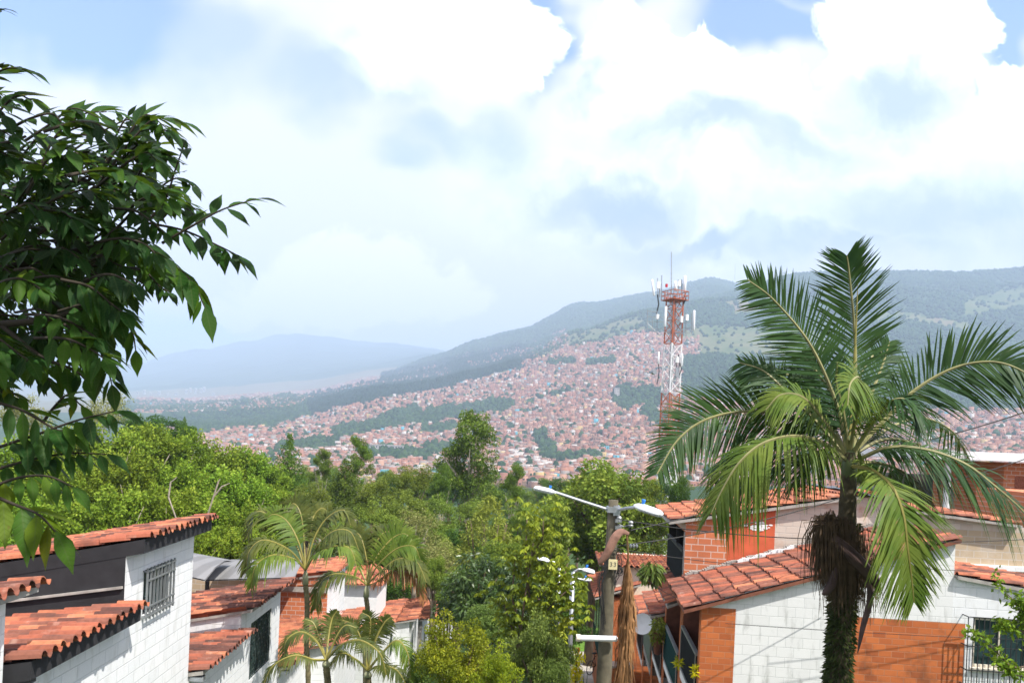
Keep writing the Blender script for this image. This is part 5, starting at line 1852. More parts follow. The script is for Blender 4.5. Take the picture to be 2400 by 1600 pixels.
# further houses of the row, smaller with distance
labs = ['white house with a small hipped tile cap right of the brick gable', 'far white house under broad tiled roof behind the short palm', 'far white house with a grey side wall in the row', 'next to last white house of the row, thin wedge of roof', 'last white house of the row beside the shrubs']
for k, (px0, px1, pyr, Y) in enumerate([(800, 905, 1462, 33.0), (835, 960, 1452, 36.0), (945, 990, 1452, 42.0), (978, 1026, 1448, 47.0), (1010, 1060, 1448, 52.0)]):
    a = P(px1, pyr, Y)
    x1 = a.x
    g = gz(x1, Y) - 0.5
    t = thing('white_house', labs[k], 'house', (x1, Y, g), TH_L * 0.4)
    zt = P((px0 + px1) / 2, pyr, Y).z - g
    Dp = 4.6
    wd = (px1 - px0) * Y / FPX + 1.2
    b = MB()
    b.poly([(-wd, 0, 0), (0, 0, 0), (0, 0, zt), (-wd, 0, zt - 0.2 * wd)], 1)
    cells(b, [0, Dp], [0, zt], lambda u, z: (0, u, z), lambda u, z: 0, [(1.6, 2.5, zt - 1.9, zt - 0.8)])
    b.poly([(0, Dp, 0), (-wd, Dp, 0), (-wd, Dp, zt - 0.2 * wd), (0, Dp, zt)], 1)
    b.poly([(-wd, Dp, 0), (-wd, 0, 0), (-wd, 0, zt - 0.2 * wd), (-wd, Dp, zt - 0.2 * wd)], 0)
    b.build('wall', [M['white_y'], M['white_x'] if k != 2 else M['concrete']], t)
    b = MB()
    b.prism([(-wd - 0.1, zt - 0.2 * (wd + 0.1)), (0.3, zt + 0.06), (0.3, zt + 0.12), (-wd - 0.1, zt - 0.2 * (wd + 0.1) + 0.06)], -0.15, Dp + 0.1)
    rf = b.build('roof', M['concrete'], t)
    b = MB()
    n = Vector((-0.2, 0, 1)).normalized()
    s = Vector((1, 0, 0.2)).normalized()
    tiles(b, Vector((-wd - 0.1, -0.18, zt - 0.2 * (wd + 0.1) + 0.06)) + n * 0.02, s, (0, 1, 0), n, (wd + 0.5) / s.x, Dp + 0.3, 0.26, 0.45, 0.08, 0.03, 30 + k, weights=(.42, .22, .10, .25, .01))
    b.build('clay_tiles', TILES, rf)
    window_y(t, 0, 1.6, 2.5, zt - 1.9, zt - 0.8, 'bamboo')
    if k == 0:
        # taller stair head with its own little tiled cap
        b = MB()
        z2 = P(850, 1372, Y).z - g
        xa, xb = P(790, 1400, Y).x - x1, P(880, 1400, Y).x - x1
        b.box(xa, xb, 0.4, 3.4, zt - 1.2, z2)
        b.build('stair_head', M['white_paint'], t)
        b = MB()
        ctr = Vector(((xa + xb) / 2, 1.9, z2 + 0.75))
        cs = [Vector((xa - 0.25, 0.15, z2)), Vector((xb + 0.25, 0.15, z2)), Vector((xb + 0.25, 3.65, z2)), Vector((xa - 0.25, 3.65, z2))]
        for i in range(4):
            p0, p1 = cs[i], cs[(i + 1) % 4]
            for r in range(5):
                f0, f1 = r / 5, (r + 1) / 5
                m = 11
                for c in range(m):
                    u0, u1 = c / m, (c + 0.92) / m
                    A0, A1 = p0.lerp(p1, u0).lerp(ctr, f0), p0.lerp(p1, u1).lerp(ctr, f0)
                    B0, B1 = p0.lerp(p1, u0).lerp(ctr, f1), p0.lerp(p1, u1).lerp(ctr, f1)
                    up = Vector((0, 0, 0.05))
                    md0, md1 = (A0 + A1) / 2 + up * 1.6, (B0 + B1) / 2 + up
                    mi = random.choice((0, 0, 1, 3, 3))
                    b.poly([A0 + up * 0.6, md0, md1, B0], mi)
                    b.poly([md0, A1 + up * 0.6, B1, md1], mi)
            b.poly([p0, p1, ctr], 0)
        b.build('tiled_cap', TILES, t)
# a separate lower lean-to in front of the brick gable house
p = P(735, 1500, 25.2)
g = gz(p.x, 25.2)
t = thing('tiled_porch', 'narrow tiled porch roof between the two slim areca palms', 'porch', (left_wall_x(25) + 0.9, 24.6, g), TH_L)
zt = P(775, 1470, 27).z - g
b = MB()
b.box(-1.3, 0, 0.1, 5.0, 0, zt)
b.build('wall', M['white_y'], t)
b = MB()
s = Vector((1, 0, 0.22)).normalized()
n = Vector((-0.22, 0, 1)).normalized()
tiles(b, Vector((-1.6, -0.1, zt - 0.30)), s, (0, 1, 0), n, 2.0, 5.3, 0.24, 0.40, 0.08, 0.03, 71, weights=(.42, .22, .08, .27, .01))
b.build('clay_tiles', TILES, t)

# --- grey canopies behind the white row
CAN = NT('grey_canopy_sheet')
ob = CAN.obj()
wv = CAN.n('ShaderNodeTexWave', {'Vector': ob, 'Scale': 0.55, 'Distortion': 0.2, 'Detail': 1.0}, wave_type='BANDS', bands_direction='X')
CANM = CAN.bsdf(CAN.mix(CAN.smooth(wv.outputs[1], 0.3, 0.7), (0.15, 0.15, 0.15), (0.20, 0.20, 0.20)), 0.6, 0.0, None)
for k, (lab, quad, Y) in enumerate([('grey sheet canopy directly behind the white house with black eaves', [(400, 1340), (480, 1358), (545, 1312), (400, 1285)], 22.0),
                                    ('larger grey sheet canopy behind the blackened tile roof', [(478, 1358), (690, 1352), (722, 1312), (545, 1310)], 24.0)]):
    dep = [Y, Y, Y + 3.4, Y + 3.4]
    pts = [P(x, y, d) for (x, y), d in zip(quad, dep)]
    org = Vector((pts[0].x, pts[0].y, gz(pts[0].x, pts[0].y)))
    t = thing('canopy', lab, 'canopy', org)
    b = MB()
    lp = [q - org for q in pts]
    N8 = 14
    for i in range(N8):
        for f0, f1 in ((0, .34), (.34, .67), (.67, 1)):
            def at(u, f):
                a, c = lp[0].lerp(lp[1], u), lp[3].lerp(lp[2], u)
                return a.lerp(c, f) + Vector((0, 0, 0.03 * math.sin(u * N8 * PI) + 0.18 * math.sin(PI * f)))
            u0, u1 = i / N8, (i + 1) / N8
            b.poly([at(u0, f0), at(u1, f0), at(u1, f1), at(u0, f1)])
            b.poly([at(u0, f1) - Vector((0, 0, .04)), at(u1, f1) - Vector((0, 0, .04)), at(u1, f0) - Vector((0, 0, .04)), at(u0, f0) - Vector((0, 0, .04))])
    b.build('sheet', CANM, t)
    for i in (0, 3):
        b = MB()
        q = lp[i] * 0.97 + (lp[(i + 2) % 4]) * 0.03
        b.box(q.x - 0.05, q.x + 0.05, q.y - 0.05, q.y + 0.05, 0, q.z)
        b.build('post', M['dark_metal'], t)
p0 = P(560, 1385, 26.0)
g = gz(p0.x, 26)
b = MB()
b.box(-4.5, 1.1, 0, 0.2, 0, P(600, 1338, 26).z - g)
b.box(-4.6, 1.15, -0.05, 0.25, P(600, 1338, 26).z - g + 0.002, P(600, 1338, 26).z - g + 0.12, 1)
tag(b.build('garden_wall', [M['tan_x'], M['concrete']], None, loc=(p0.x, 26, g)), 'pale block wall under the grey canopies', 'wall')

# ------------------------------------------------------------------ right hand row: one continuous slope of balconies
E1 = Vector((0.9952, -0.0975, 0))
E2 = Vector((0.0975, 0.9952, 0))
RO = Vector((3.94, 15.70, 0))
RZ = math.atan2(E1.y, E1.x)


def row_place(y, g):
    q = RO + E2 * y
    return (q.x, q.y, g)


def loggia(t, g, y0, y1, z_rail, z_floor, z_head, panel, depth=1.25, sides=('orange_y', 'orange_x'), slab='white_paint'):
    """recessed balcony in the front plane x = 0 between y0 and y1"""
    b = MB()
    zr, zf, zh = z_rail - g, z_floor - g, z_head - g
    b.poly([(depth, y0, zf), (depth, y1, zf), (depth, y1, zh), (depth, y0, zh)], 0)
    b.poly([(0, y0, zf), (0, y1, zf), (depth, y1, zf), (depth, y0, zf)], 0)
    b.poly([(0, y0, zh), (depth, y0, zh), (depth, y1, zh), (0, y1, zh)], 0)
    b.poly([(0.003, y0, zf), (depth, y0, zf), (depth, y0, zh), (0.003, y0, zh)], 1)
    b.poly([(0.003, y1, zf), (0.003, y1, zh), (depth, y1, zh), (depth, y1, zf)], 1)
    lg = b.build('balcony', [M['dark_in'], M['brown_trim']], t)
    b = MB()
    w = y1 - y0
    for k in range(3):
        a = y0 + w * (0.08 + 0.29 * k)
        b.box(depth - 0.06, depth - 0.02, a, a + 0.27 * w, zf + 0.03, zh - 0.1)
    b.build('glass_door', M['glass_door'], lg)
    b = MB()
    b.box(-0.03, 0.01, y0 + 0.02, y1 - 0.02, zf + 0.05, zr - 0.06)
    b.build('rail_panel', panel, lg)
    b = MB()
    b.box(-0.045, 0.03, y0, y1, zr - 0.055, zr)
    b.box(-0.045, 0.03, y0, y1, zf, zf + 0.045)
    for k in range(2):
        y = y0 + 0.03 + (w - 0.06) * k
        b.box(-0.05, -0.031, y - 0.015, y + 0.015, zf + 0.045, zr - 0.055)
    b.build('railing', M['grey_metal'], lg)
    b = MB()
    b.box(-0.02, depth, y0 - 0.02, y1 + 0.02, zf - 0.24, zf - 0.004)
    b.build('slab', M[slab], lg)


def row_house(label, y0, y1, z_eave, rise, width, panel, z_rail, g, upper=None, gable=None, seed=0, peak=None, slab='white_paint', rear=None, body='orange'):
    t = thing('row_house', label, 'house', row_place(y0, g), RZ)
    w = y1 - y0
    ze = z_eave - g
    zf = z_rail - 0.98
    zh = z_eave - 0.06
    # front: piers, band, ground floor
    b = MB()
    pa = 0.26
    cells(b, [0, w], [0, zh - g], lambda u, z: (0, w - u, z), lambda u, z: 0,
          [(pa, w - pa, zf - g, zh - g), (pa, w - pa, zf - 0.30 - g - 2.0, zf - 0.30 - g)])
    b.build('front_wall', M['brown_trim'] if body == 'brown' else M['orange_y'], t)
    b = MB()
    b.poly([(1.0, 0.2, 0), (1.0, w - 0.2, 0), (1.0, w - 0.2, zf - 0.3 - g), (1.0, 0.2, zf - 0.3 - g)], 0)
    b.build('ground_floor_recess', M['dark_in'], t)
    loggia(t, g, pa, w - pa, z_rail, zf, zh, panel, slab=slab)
    return t


G1 = -8.4
# --- R1: the house with the white and orange gable
r1 = row_house('white gabled house with orange brick panels behind the large palm', 0.0, 3.05, -3.05, 0.316, 9, M['rail_black'], -4.10, G1)
b = MB()
PK = 4.77
EXT = 9.6
zt = -3.10 - G1
WX0, WX1, WZ0, WZ1 = 5.18, 6.22, -3.93 - G1, -2.97 - G1
xs = [0, 0.67, 2.84, 5.02, EXT]
cells(b, xs, [0, zt], lambda u, z: (u, 0, z), lambda u, z: {0: 1, 1: 0, 2: 1, 3: 2}[0 if u < 0.67 else 1 if u < 2.84 else 2 if u < 5.02 else 3], [(WX0, WX1, WZ0, zt)])
b.poly([(0, 0, zt), (PK, 0, zt), (PK, 0, -1.50 - G1), (0, 0, -3.05 - G1 + 0.03)], 0)
cells(b, [PK, EXT], [zt, -2.62 - G1], lambda u, z: (u, 0, z), lambda u, z: 2, [(WX0, WX1, zt, WZ1)])
b.poly([(PK, 0, -2.62 - G1), (EXT, 0, -2.62 - G1), (EXT, 0, -2.22 - 0.135 * (EXT - PK) - G1), (PK, 0, -2.22 - G1)], 2)
b.poly([(PK, 0, -2.4 - G1), (PK, 3, -2.4 - G1), (PK, 3, -1.5 - G1), (PK, 0, -1.5 - G1)], 3)
b.poly([(EXT, 0, 0), (EXT, 3, 0), (EXT, 3, -2.9 - G1), (EXT, 0, -2.9 - G1)], 3)
b.build('gable_wall', [M['stained_x'], M['orange_x'], M['white_x'], M['white_y']], r1)
# tile roof: street slope up to the peak, and the lower rear lean-to
def roof_slope(t, xa, za, xb, zb, y0, y1, name, seed, weights=(.22, .36, .30, .10, .02), amp=0.05, pitch=0.23, row=0.40, under='concrete', step=0.035):
    tt = (zb - za) / (xb - xa)
    s = Vector((xb - xa, 0, zb - za)).normalized()
    n = Vector((-tt, 0, 1)).normalized() if True else None
    b = MB()
    b.prism([(xa, za - 0.07), (xb, zb - 0.07), (xb, zb - 0.004), (xa, za - 0.004)], y0, y1)
    rf = b.build(name, M[under], t)
    b = MB()
    Ls = math.hypot(xb - xa, zb - za)
    if zb >= za:
        tiles(b, Vector((xa, y0 - 0.04, za)) + n * 0.02, s, (0, 1, 0), n, Ls, y1 - y0 + 0.06, pitch, row, amp, step, seed, weights)
    else:
        tiles(b, Vector((xb, y0 - 0.04, zb)) + n * 0.02, -s, (0, 1, 0), n, Ls, y1 - y0 + 0.06, pitch, row, amp, step, seed, weights)
    b.build('clay_tiles', TILES, rf)
    return rf


roof_slope(r1, -0.36, -3.17 - G1, PK + 0.06, -1.46 - G1, -0.12, 3.04, 'roof', 101, (.10, .34, .44, .05, .07), under='brown_trim')
roof_slope(r1, PK + 0.03, -2.17 - G1, EXT + 0.3, -2.17 - 0.135 * (EXT + 0.27 - PK) - G1, -0.10, 3.0, 'rear_roof', 102, (.30, .34, .18, .16, .02))
# mortar bed along the junction with the taller house
b = MB()
for k in range(94):
    x = 0.02 + k * 0.05
    h = 0.05 + 0.018 * math.sin(k * 0.7) + random.uniform(0, 0.012)
    z = -3.17 - G1 + 0.334 * (x + 0.36) + 0.08
    b.box(x, x + 0.05, 2.92 - random.uniform(0, 0.03), 3.04, z - 0.05, z + h)
b.build('mortar_bed', M['concrete'], r1)
b = MB()
for k in range(34):
    x = 1.2 + k * 0.036
    z = -3.17 - G1 + 0.334 * (x + 0.36) + 0.10
    b.box(x, x + random.uniform(0.04, 0.09), 2.86 - random.uniform(0, 0.07), 2.925 - 0.0004 * k, z - 0.05, z + 0.03 + 0.02 * math.sin(k * 0.6) + random.uniform(0, 0.015))
b.build('white_smear', M['white_paint'], r1)
# its window with a cage of bars
b = MB()
for a in ((WX0, WX0 + 0.05, WZ0, WZ1), (WX1 - 0.05, WX1, WZ0, WZ1), (WX0 + 0.05, WX1 - 0.05, WZ0, WZ0 + 0.05), (WX0 + 0.05, WX1 - 0.05, WZ1 - 0.05, WZ1), (WX0 + 0.49, WX0 + 0.53, WZ0 + 0.05, WZ1 - 0.05)):
    b.box(a[0], a[1], 0.06, 0.12, a[2], a[3])
b.box(WX0 - 0.05, WX1 + 0.05, -0.04, 0.10, WZ0 - 0.07, WZ0 - 0.003)
wn = b.build('window', M['cream_paint'], r1)
b = MB()
b.box(WX0 + 0.05, WX1 - 0.05, 0.09, 0.10, WZ0 + 0.05, WZ1 - 0.05)
b.build('pane', M['glass'], wn)
b = MB()
for k in range(9):
    x = WX0 + 0.06 + 0.115 * k
    b.tube([(x, 0.20, WZ0), (x + 0.02, 0.185, (WZ0 + WZ1) / 2), (x, 0.20, WZ1)], 0.04, 6)
b.build('curtain', plain('dark_teal_curtain', (0.03, 0.10, 0.10), 0.9), wn)
b = MB()
cx0, cx1, cz0, cz1, yo = WX0 - 0.22, WX1 + 0.12, WZ0 - 0.30, WZ1 + 0.05, -0.24
for k in range(15):
    x = cx0 + (cx1 - cx0) * k / 14
    b.box(x - 0.007, x + 0.007, yo - 0.007, yo + 0.007, cz0, cz1)
for z in (cz0, cz0 + 0.3, (cz0 + cz1) / 2 + 0.1, cz1):
    b.box(cx0, cx1, yo - 0.010, yo + 0.010, z - 0.008, z + 0.008)
    for x in (cx0, cx1):
        b.box(x - 0.008, x + 0.008, yo, 0.0, z - 0.008, z + 0.008)
b.build('grille', M['dark_metal'], wn)

# --- R2: taller house behind, hollow brick flank, red patch and worn whitewash
G2 = -9.2
r2 = row_house('taller house with bare hollow brick flank and painted red patch', 3.10, 6.80, -3.72, 0.2, 9, M['rail_green'], -4.90, G2)
b = MB()
w2 = 3.7
xz = lambda x, z: (x, 0, z - G2)
roofz = lambda x: -1.68 + 0.19 * (x + 0.30)
roofz = lambda x: -1.68 + 0.19 * (x + 0.30) if x < 4.2 else -0.86 - 0.22 * (x - 4.2)
xs = [0.0, 0.98, 2.08, 4.2, 4.7]
for i in range(4):
    x0, x1 = xs[i], xs[i + 1]
    b.poly([xz(x0, -9), xz(x1, -9), xz(x1, roofz(x1) - 0.03), xz(x0, roofz(x0) - 0.03)], min(i, 2))
b.poly([(0, 0, -1.70 - G2), (0, w2, -1.70 - G2), (0, w2, -1.95 - G2), (0, 0, -1.95 - G2)], 0)
b.poly([(4.7, 0, 0), (4.7, w2, 0), (4.7, w2, -1.0 - G2), (4.7, 0, -1.0 - G2)], 2)
b.build('flank_wall', [M['hollow_x'], M['red_paint'], M['worn_x']], r2)
# splashes of white on the red patch
b = MB()
rs = random.Random(6)
for k in range(70):
    x, z = rs.gauss(1.74, 0.10), rs.gauss(-1.72, 0.035) - G2
    r = rs.uniform(0.008, 0.045)
    b.poly([(x + r * 1.6 * math.cos(a) * rs.uniform(0.7, 1.2), -0.004 - 0.0002 * k, z + r * 0.7 * math.sin(a) * rs.uniform(0.7, 1.2)) for a in np.linspace(0, 2 * PI, 9)[:-1]])
b.build('white_splash', M['white_paint'], r2)
roof_slope(r2, -0.40, -1.70 - G2, 3.95, -0.87 - G2, -0.15, w2 + 0.1, 'roof', 111, (.44, .16, .12, .26, .02), 0.055, 0.25, 0.36)
roof_slope(r2, 4.35, -0.84 - G2, 5.0, -0.98 - G2, -0.05, w2 - 0.6, 'rear_roof', 112, (.44, .2, .12, .22, .02), 0.055, 0.25, 0.36)
b = MB()
rs = random.Random(3)
for i in range(12):
    for j in range(6):
        def fl(i, j):
            r = random.Random(i * 31 + j)
            return (3.75 + j * 0.17, -0.2 + i * 0.33, -0.80 - G2 + 0.05 * math.sin(j * 1.9) + r.uniform(-0.02, 0.02) - 0.05 * j * 0.4 + (0.02 if j < 5 else -0.12))
        b.poly([fl(i, j), fl(i, j + 1), fl(i + 1, j + 1), fl(i + 1, j)])
b.build('tar_flashing', plain('grey_tar_sheet', (0.12, 0.135, 0.155), 0.45, 0.3, var=0.4, scale=9), r2)
roof_slope(r2, -0.34, -3.74 - G2, 0.42, -3.40 - G2, 0.02, w2 - 0.02, 'balcony_roof', 113, (.24, .36, .28, .10, .02))
# the open upper gallery above it
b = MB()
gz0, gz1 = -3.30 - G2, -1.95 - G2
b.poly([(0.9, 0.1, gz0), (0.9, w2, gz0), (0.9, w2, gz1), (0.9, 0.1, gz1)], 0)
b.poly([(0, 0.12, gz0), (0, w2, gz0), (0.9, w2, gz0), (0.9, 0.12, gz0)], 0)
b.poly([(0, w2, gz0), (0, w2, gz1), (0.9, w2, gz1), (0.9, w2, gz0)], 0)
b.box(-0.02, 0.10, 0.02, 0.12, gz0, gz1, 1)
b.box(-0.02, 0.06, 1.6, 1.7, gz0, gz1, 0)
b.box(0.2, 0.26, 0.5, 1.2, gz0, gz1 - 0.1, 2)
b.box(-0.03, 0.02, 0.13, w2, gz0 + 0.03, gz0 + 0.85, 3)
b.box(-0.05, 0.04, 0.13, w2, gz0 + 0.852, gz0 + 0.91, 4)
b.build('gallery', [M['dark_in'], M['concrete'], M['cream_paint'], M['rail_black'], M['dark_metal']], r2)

# --- R3, R4, R5 further down
r3 = row_house('third balcony house down the path, with hanging plants', 6.86, 10.3, -4.75, 0.25, 8, M['rail_black'], -5.62, -10.4, seed=3)
roof_slope(r3, -0.40, -4.80 + 10.4, 4.2, -3.6 + 10.4, 0.0, 3.42, 'roof', 121, (.25, .36, .26, .11, .02))
r4 = row_house('fourth balcony house with a sage green rail panel', 10.36, 14.0, -5.70, 0.25, 8, M['rail_sage'], -6.33, -11.2, seed=4, slab='concrete')
roof_slope(r4, -0.42, -5.62 + 11.2, 4.0, -4.5 + 11.2, 0.0, 3.6, 'roof', 122, (.25, .36, .26, .11, .02))
r5 = row_house('fifth balcony house behind the dead frond, white balcony front', 14.06, 17.6, -6.50, 0.25, 8, M['rail_black'], -7.05, -12.0, seed=5)
roof_slope(r5, -0.42, -6.38 + 12.0, 4.0, -5.3 + 12.0, 0.0, 3.5, 'roof', 123, (.25, .36, .26, .11, .02))


def far_row_house(label, px0, px1, Y, py_eave, py_wall_top, py_roof_top, seed):
    a, c = P(px0, py_eave, Y), P(px1, py_eave, Y)
    g = gz(a.x, Y) - 0.6
    t = thing('row_house', label, 'house', (a.x, Y, g), RZ * 0.5)
    w = c.x - a.x + 1.5
    ze = a.z - g
    b = MB()
    b.box(0.25, w, 0.0, 5.5, 0, ze)
    b.build('wall', M['orange_x'], t)
    for k in range(3):
        b = MB()
        y = 0.5 + 1.7 * k
        b.box(0.20, 0.24, y, y + 1.1, ze - 2.2, ze - 0.25)
        b.build('window', M['glass_door'], t)
    b = MB()
    b.box(0.18, 0.245, 0.0, 5.5, ze - 2.9, ze - 2.3)
    b.build('balcony_band', M['rail_green'], t)
    roof_slope(t, -0.15, ze, 1.9, ze + 0.75, -0.2, 5.6, 'roof', seed, (.28, .34, .22, .14, .02))
    zt = P(px0, py_wall_top, Y).z - g
    b = MB()
    b.box(0.8, w, 0.5, 5.0, ze + 0.1, zt)
    b.build('upper_wall', M['cream_paint'], t)
    zr = P(px0, py_roof_top, Y + 3.8).z - g - 0.25
    # main upper roof rises away from the viewer
    b = MB()
    b.poly([(0.0, 0.2, zt), (w + 0.2, 0.2, zt), (w + 0.2, 3.8, zr + 0.25), (0.0, 3.8, zr + 0.25)], 0)
    ur = b.build('upper_roof', M['concrete'], t)
    b = MB()
    s = Vector((0, 3.6, zr + 0.25 - zt)).normalized()
    n = Vector((0, -s.z, s.y))
    tiles(b, Vector((-0.05, 0.15, zt + 0.03)), s, (1, 0, 0), n, 3.75, w + 0.3, 0.26, 0.42, 0.06, 0.03, seed + 2, (.44, .12, .05, .38, .01))
    b.build('clay_tiles', TILES, ur)
    return t


far_row_house('far cream walled house with a bright orange roof behind the wooden pole', 1402, 1545, 35.0, 1400, 1327, 1296, 131)

# --- things on the balconies
p = P(1511, 1462, 27.5)
t = thing('satellite_dish', 'white satellite dish on the balcony row beside the dead frond', 'satellite dish', P(1508, 1462, 25.5))
b = MB()
prof = [(0.02, 0.0), (0.14, 0.012), (0.26, 0.042), (0.34, 0.075), (0.345, 0.09), (0.33, 0.08), (0.2, 0.04), (0.0, 0.02)]
Mx = Matrix.Rotation(math.radians(-62), 4, 'Y') @ Matrix.Rotation(math.radians(15), 4, 'X')
Mx = Matrix.Rotation(math.radians(58), 4, 'Z') @ Matrix.Rotation(math.radians(-72), 4, 'Y')
b.lathe(prof, 22, 0, Mx)
b.build('dish', M['white_metal'], t, True)
b = MB()
b.tube([(0, 0, 0), (0.10, 0.1, -0.12), (0.24, 0.12, -0.3)], 0.02, 6)
b.build('bracket', M['galv'], t)


def leaf_heap(name, label, cat, px, py, Y, rad, n, mat, lf=0.12, squash=1.0, hang=0.4, tint=(0, 1), seed=0, pot=None):
    c = P(px, py, Y)
    rs = np.random.default_rng(seed)
    u = rs.normal(size=(n, 3))
    u /= np.linalg.norm(u, axis=1, keepdims=True)
    pp = u * (rad * rs.random(n)[:, None] ** 0.5) * np.array([1, 1, squash])
    V, F, T = leaves(pp, u + rs.normal(0, .5, (n, 3)), np.full(n, lf), 0.3, rs, hang, tint=rs.uniform(*tint, n))
    t = thing(name, label, cat, c)
    link('foliage', np_mesh('foliage', V, F, mat, tint=T), t)
    if pot:
        b = MB()
        b.lathe([(0.0, -0.32 * squash), (0.10, -0.30 * squash), (0.16, -0.05), (0.17, -0.03), (0.0, -0.04)], 12)
        b.build('pot', pot, t, True)
    return t


leaf_heap('hanging_plant', 'brown and green fern hanging under the upper gallery corner', 'plant', 1527, 1335, 18.3, 0.24, 260, L['grey'], 0.26, 1.0, 1.3, (0, 0.7), 1, M['brown_trim'])
leaf_heap('hanging_plant', 'trailing pale green plant hanging between the balcony rails', 'plant', 1543, 1478, 22.0, 0.20, 700, L['bamboo'], 0.13, 2.1, 1.0, (0, 0.7), 2, M['brown_trim'])
for k, (x, y, lab) in enumerate(((1591, 1553, 'yellow leaved plant poking from under the nearest balcony rail'), (1629, 1572, 'yellow flowering plant at the corner pier of the gabled house'))):
    leaf_heap('balcony_plant', lab, 'plant', x, y, 17.3 if k == 0 else 15.75, 0.07, 90, L['croton'], 0.10, 1.6, 0.0, (0.0, 0.8), 7 + k)
# planter of brick with bushes near the path end
p = P(1440, 1560, 34)
g = gz(p.x, 34)
b = MB()
b.box(-0.55, 0.75, -0.3, 0.4, -0.5, P(1440, 1560, 34).z - g)
b.box(-0.6, 0.8, -0.35, 0.45, P(1440, 1560, 34).z - g + 0.002, P(1440, 1560, 34).z - g + 0.1, 1)
tag(b.build('brick_planter', [M['orange_x'], M['concrete']], None, loc=(p.x, 34, g)), 'brick planter with a concrete rim behind the wooden pole', 'planter')
# parked bicycle, dark, leaning beside the path
p = P(1396, 1580, 38)
g = gz(p.x, 38)
t = thing('bicycle', 'dark bicycle parked at the path edge under the round bush', 'bicycle', (p.x, 38, P(1396, 1575, 38).z), 0.9)
for sx in (-0.5, 0.5):
    b = MB()
    for k in range(20):
        a0, a1 = 2 * PI * k / 20, 2 * PI * (k + 1) / 20
        b.tube([(sx + 0.33 * math.cos(a0), 0, 0.33 + 0.33 * math.sin(a0)), (sx + 0.33 * math.cos(a1), 0, 0.33 + 0.33 * math.sin(a1))], 0.022, 5, cap=False)
    for k in range(6):
        a0 = PI * k / 6
        b.tube([(sx - 0.33 * math.cos(a0), 0, 0.33 - 0.33 * math.sin(a0)), (sx + 0.33 * math.cos(a0), 0, 0.33 + 0.33 * math.sin(a0))], 0.004, 3)
    b.build('wheel', M['dark_metal'], t)
b = MB()
for q in ([(-0.5, 0, 0.33), (-0.05, 0, 0.33), (0.36, 0, 0.78), (-0.18, 0, 0.80), (-0.05, 0, 0.33)], [(-0.5, 0, 0.33), (-0.18, 0, 0.80)], [(0.5, 0, 0.33), (0.34, 0, 0.98)], [(-0.18, 0, 0.8), (-0.2, 0, 0.95)]):
    b.tube(q, 0.02, 6)
b.build('frame', M['rail_black'], t)
b = MB()
b.box(-0.33, -0.08, -0.07, 0.07, 0.95, 1.0)
b.build('saddle', M['dark_metal'], t)
b = MB()
b.tube([(0.30, -0.28, 1.02), (0.34, -0.1, 1.0), (0.34, 0.1, 1.0), (0.30, 0.28, 1.02)], 0.018, 6)
b.build('handlebar', M['dark_metal'], t)
b = MB()
b.tube([(0.42, 0, 0.78), (0.46, 0, 1.0)], [0.12, 0.17], 8)
b.build('basket', plain('navy_basket', (0.02, 0.035, 0.06), 0.7), t)

# --- houses behind on the right
t = thing('brick_house', 'brick house under a long white sheet roof behind the palm at the right', 'house', (P(2230, 1100, 30).x, 30, -9.5), RZ)
g = -9.5
xw = 13.0
zt = P(2330, 1082, 30).z - g
b = MB()
b.box(1.9, xw, 0, 7, 0, zt)
b.build('wall', M['hollow_x'], t)
b = MB()
b.prism([(-1.6, zt + 0.02), (xw, zt + 0.10), (xw, zt + 0.42), (-1.6, zt + 0.34)], -0.6, 7.2)
b.build('white_roof', M['white_metal'], t)
for k in range(2):
    b = MB()
    b.box(2.3, 4.6, -0.012, 0.02, zt - 1.0 - k * 1.2, zt - 0.5 - k * 1.2)
    b.build('vent_panel', plain('clay_lattice', (0.30, 0.10, 0.06), 0.9, var=0.5, scale=30), t)
b = MB()
b.tube([(-0.2, -0.15, 0), (-0.2, -0.15, zt - 0.1)], 0.12, 10)
b.build('column', M['white_paint'], t)
b = MB()
b.box(-2.6, -0.4, 0.6, 0.7, zt - 3.0, zt - 0.6)
b.build('glass_screen', M['glass_door'], t)
for k in range(3):
    b = MB()
    x0 = 2.4 + 2.6 * k
    b.box(x0, x0 + 1.3, -0.015, 0.02, zt - 4.0, zt - 2.6)
    b.build('window', M['glass'], t)

t = thing('block_house', 'house with tan block wall and sagging tile edge behind the white gable', 'house', (RO + E1 * 6.5 + E2 * 6.4).to_tuple()[:2] + (-9.0,), RZ)
g = -9.0
zt = P(2300, 1250, 20.4).z - g
b = MB()
cells(b, [-2.0, 9], [0, zt], lambda u, z: (u, 0, z), lambda u, z: 0)
b.poly([(-2.0, 0, zt), (9, 0, zt), (9, 0, zt + 0.1), (2.6, 0, zt + 0.15), (-2.0, 0, zt + 0.55)], 1)
b.build('wall', [M['tan_x'], M['worn_x']], t)
roof_slope(t, -2.2, zt + 0.66, 2.7, zt + 0.22, -0.25, 5.0, 'roof', 141, (.42, .2, .2, .16, .02), 0.06, 0.25, 0.40)
b = MB()
b.box(4.4, 9, 0.5, 6, zt - 0.5, zt + 1.0)
b.build('rear_block', M['hollow_x'], t)
b = MB()
b.box(0.6, 5.5, -0.20, -0.003, zt - 1.02, zt - 0.90)
b.build('coping', M['white_paint'], t)

# ------------------------------------------------------------------ path, lawn
def strip(name, pts_l, pts_r, mat, dz):
    b = MB()
    for i in range(len(pts_l) - 1):
        q = [pts_l[i], pts_r[i], pts_r[i + 1], pts_l[i + 1]]
        b.poly([(x, y, gz(x, y) + dz) for x, y in q])
    return tag(b.build(name, mat), kind='structure')


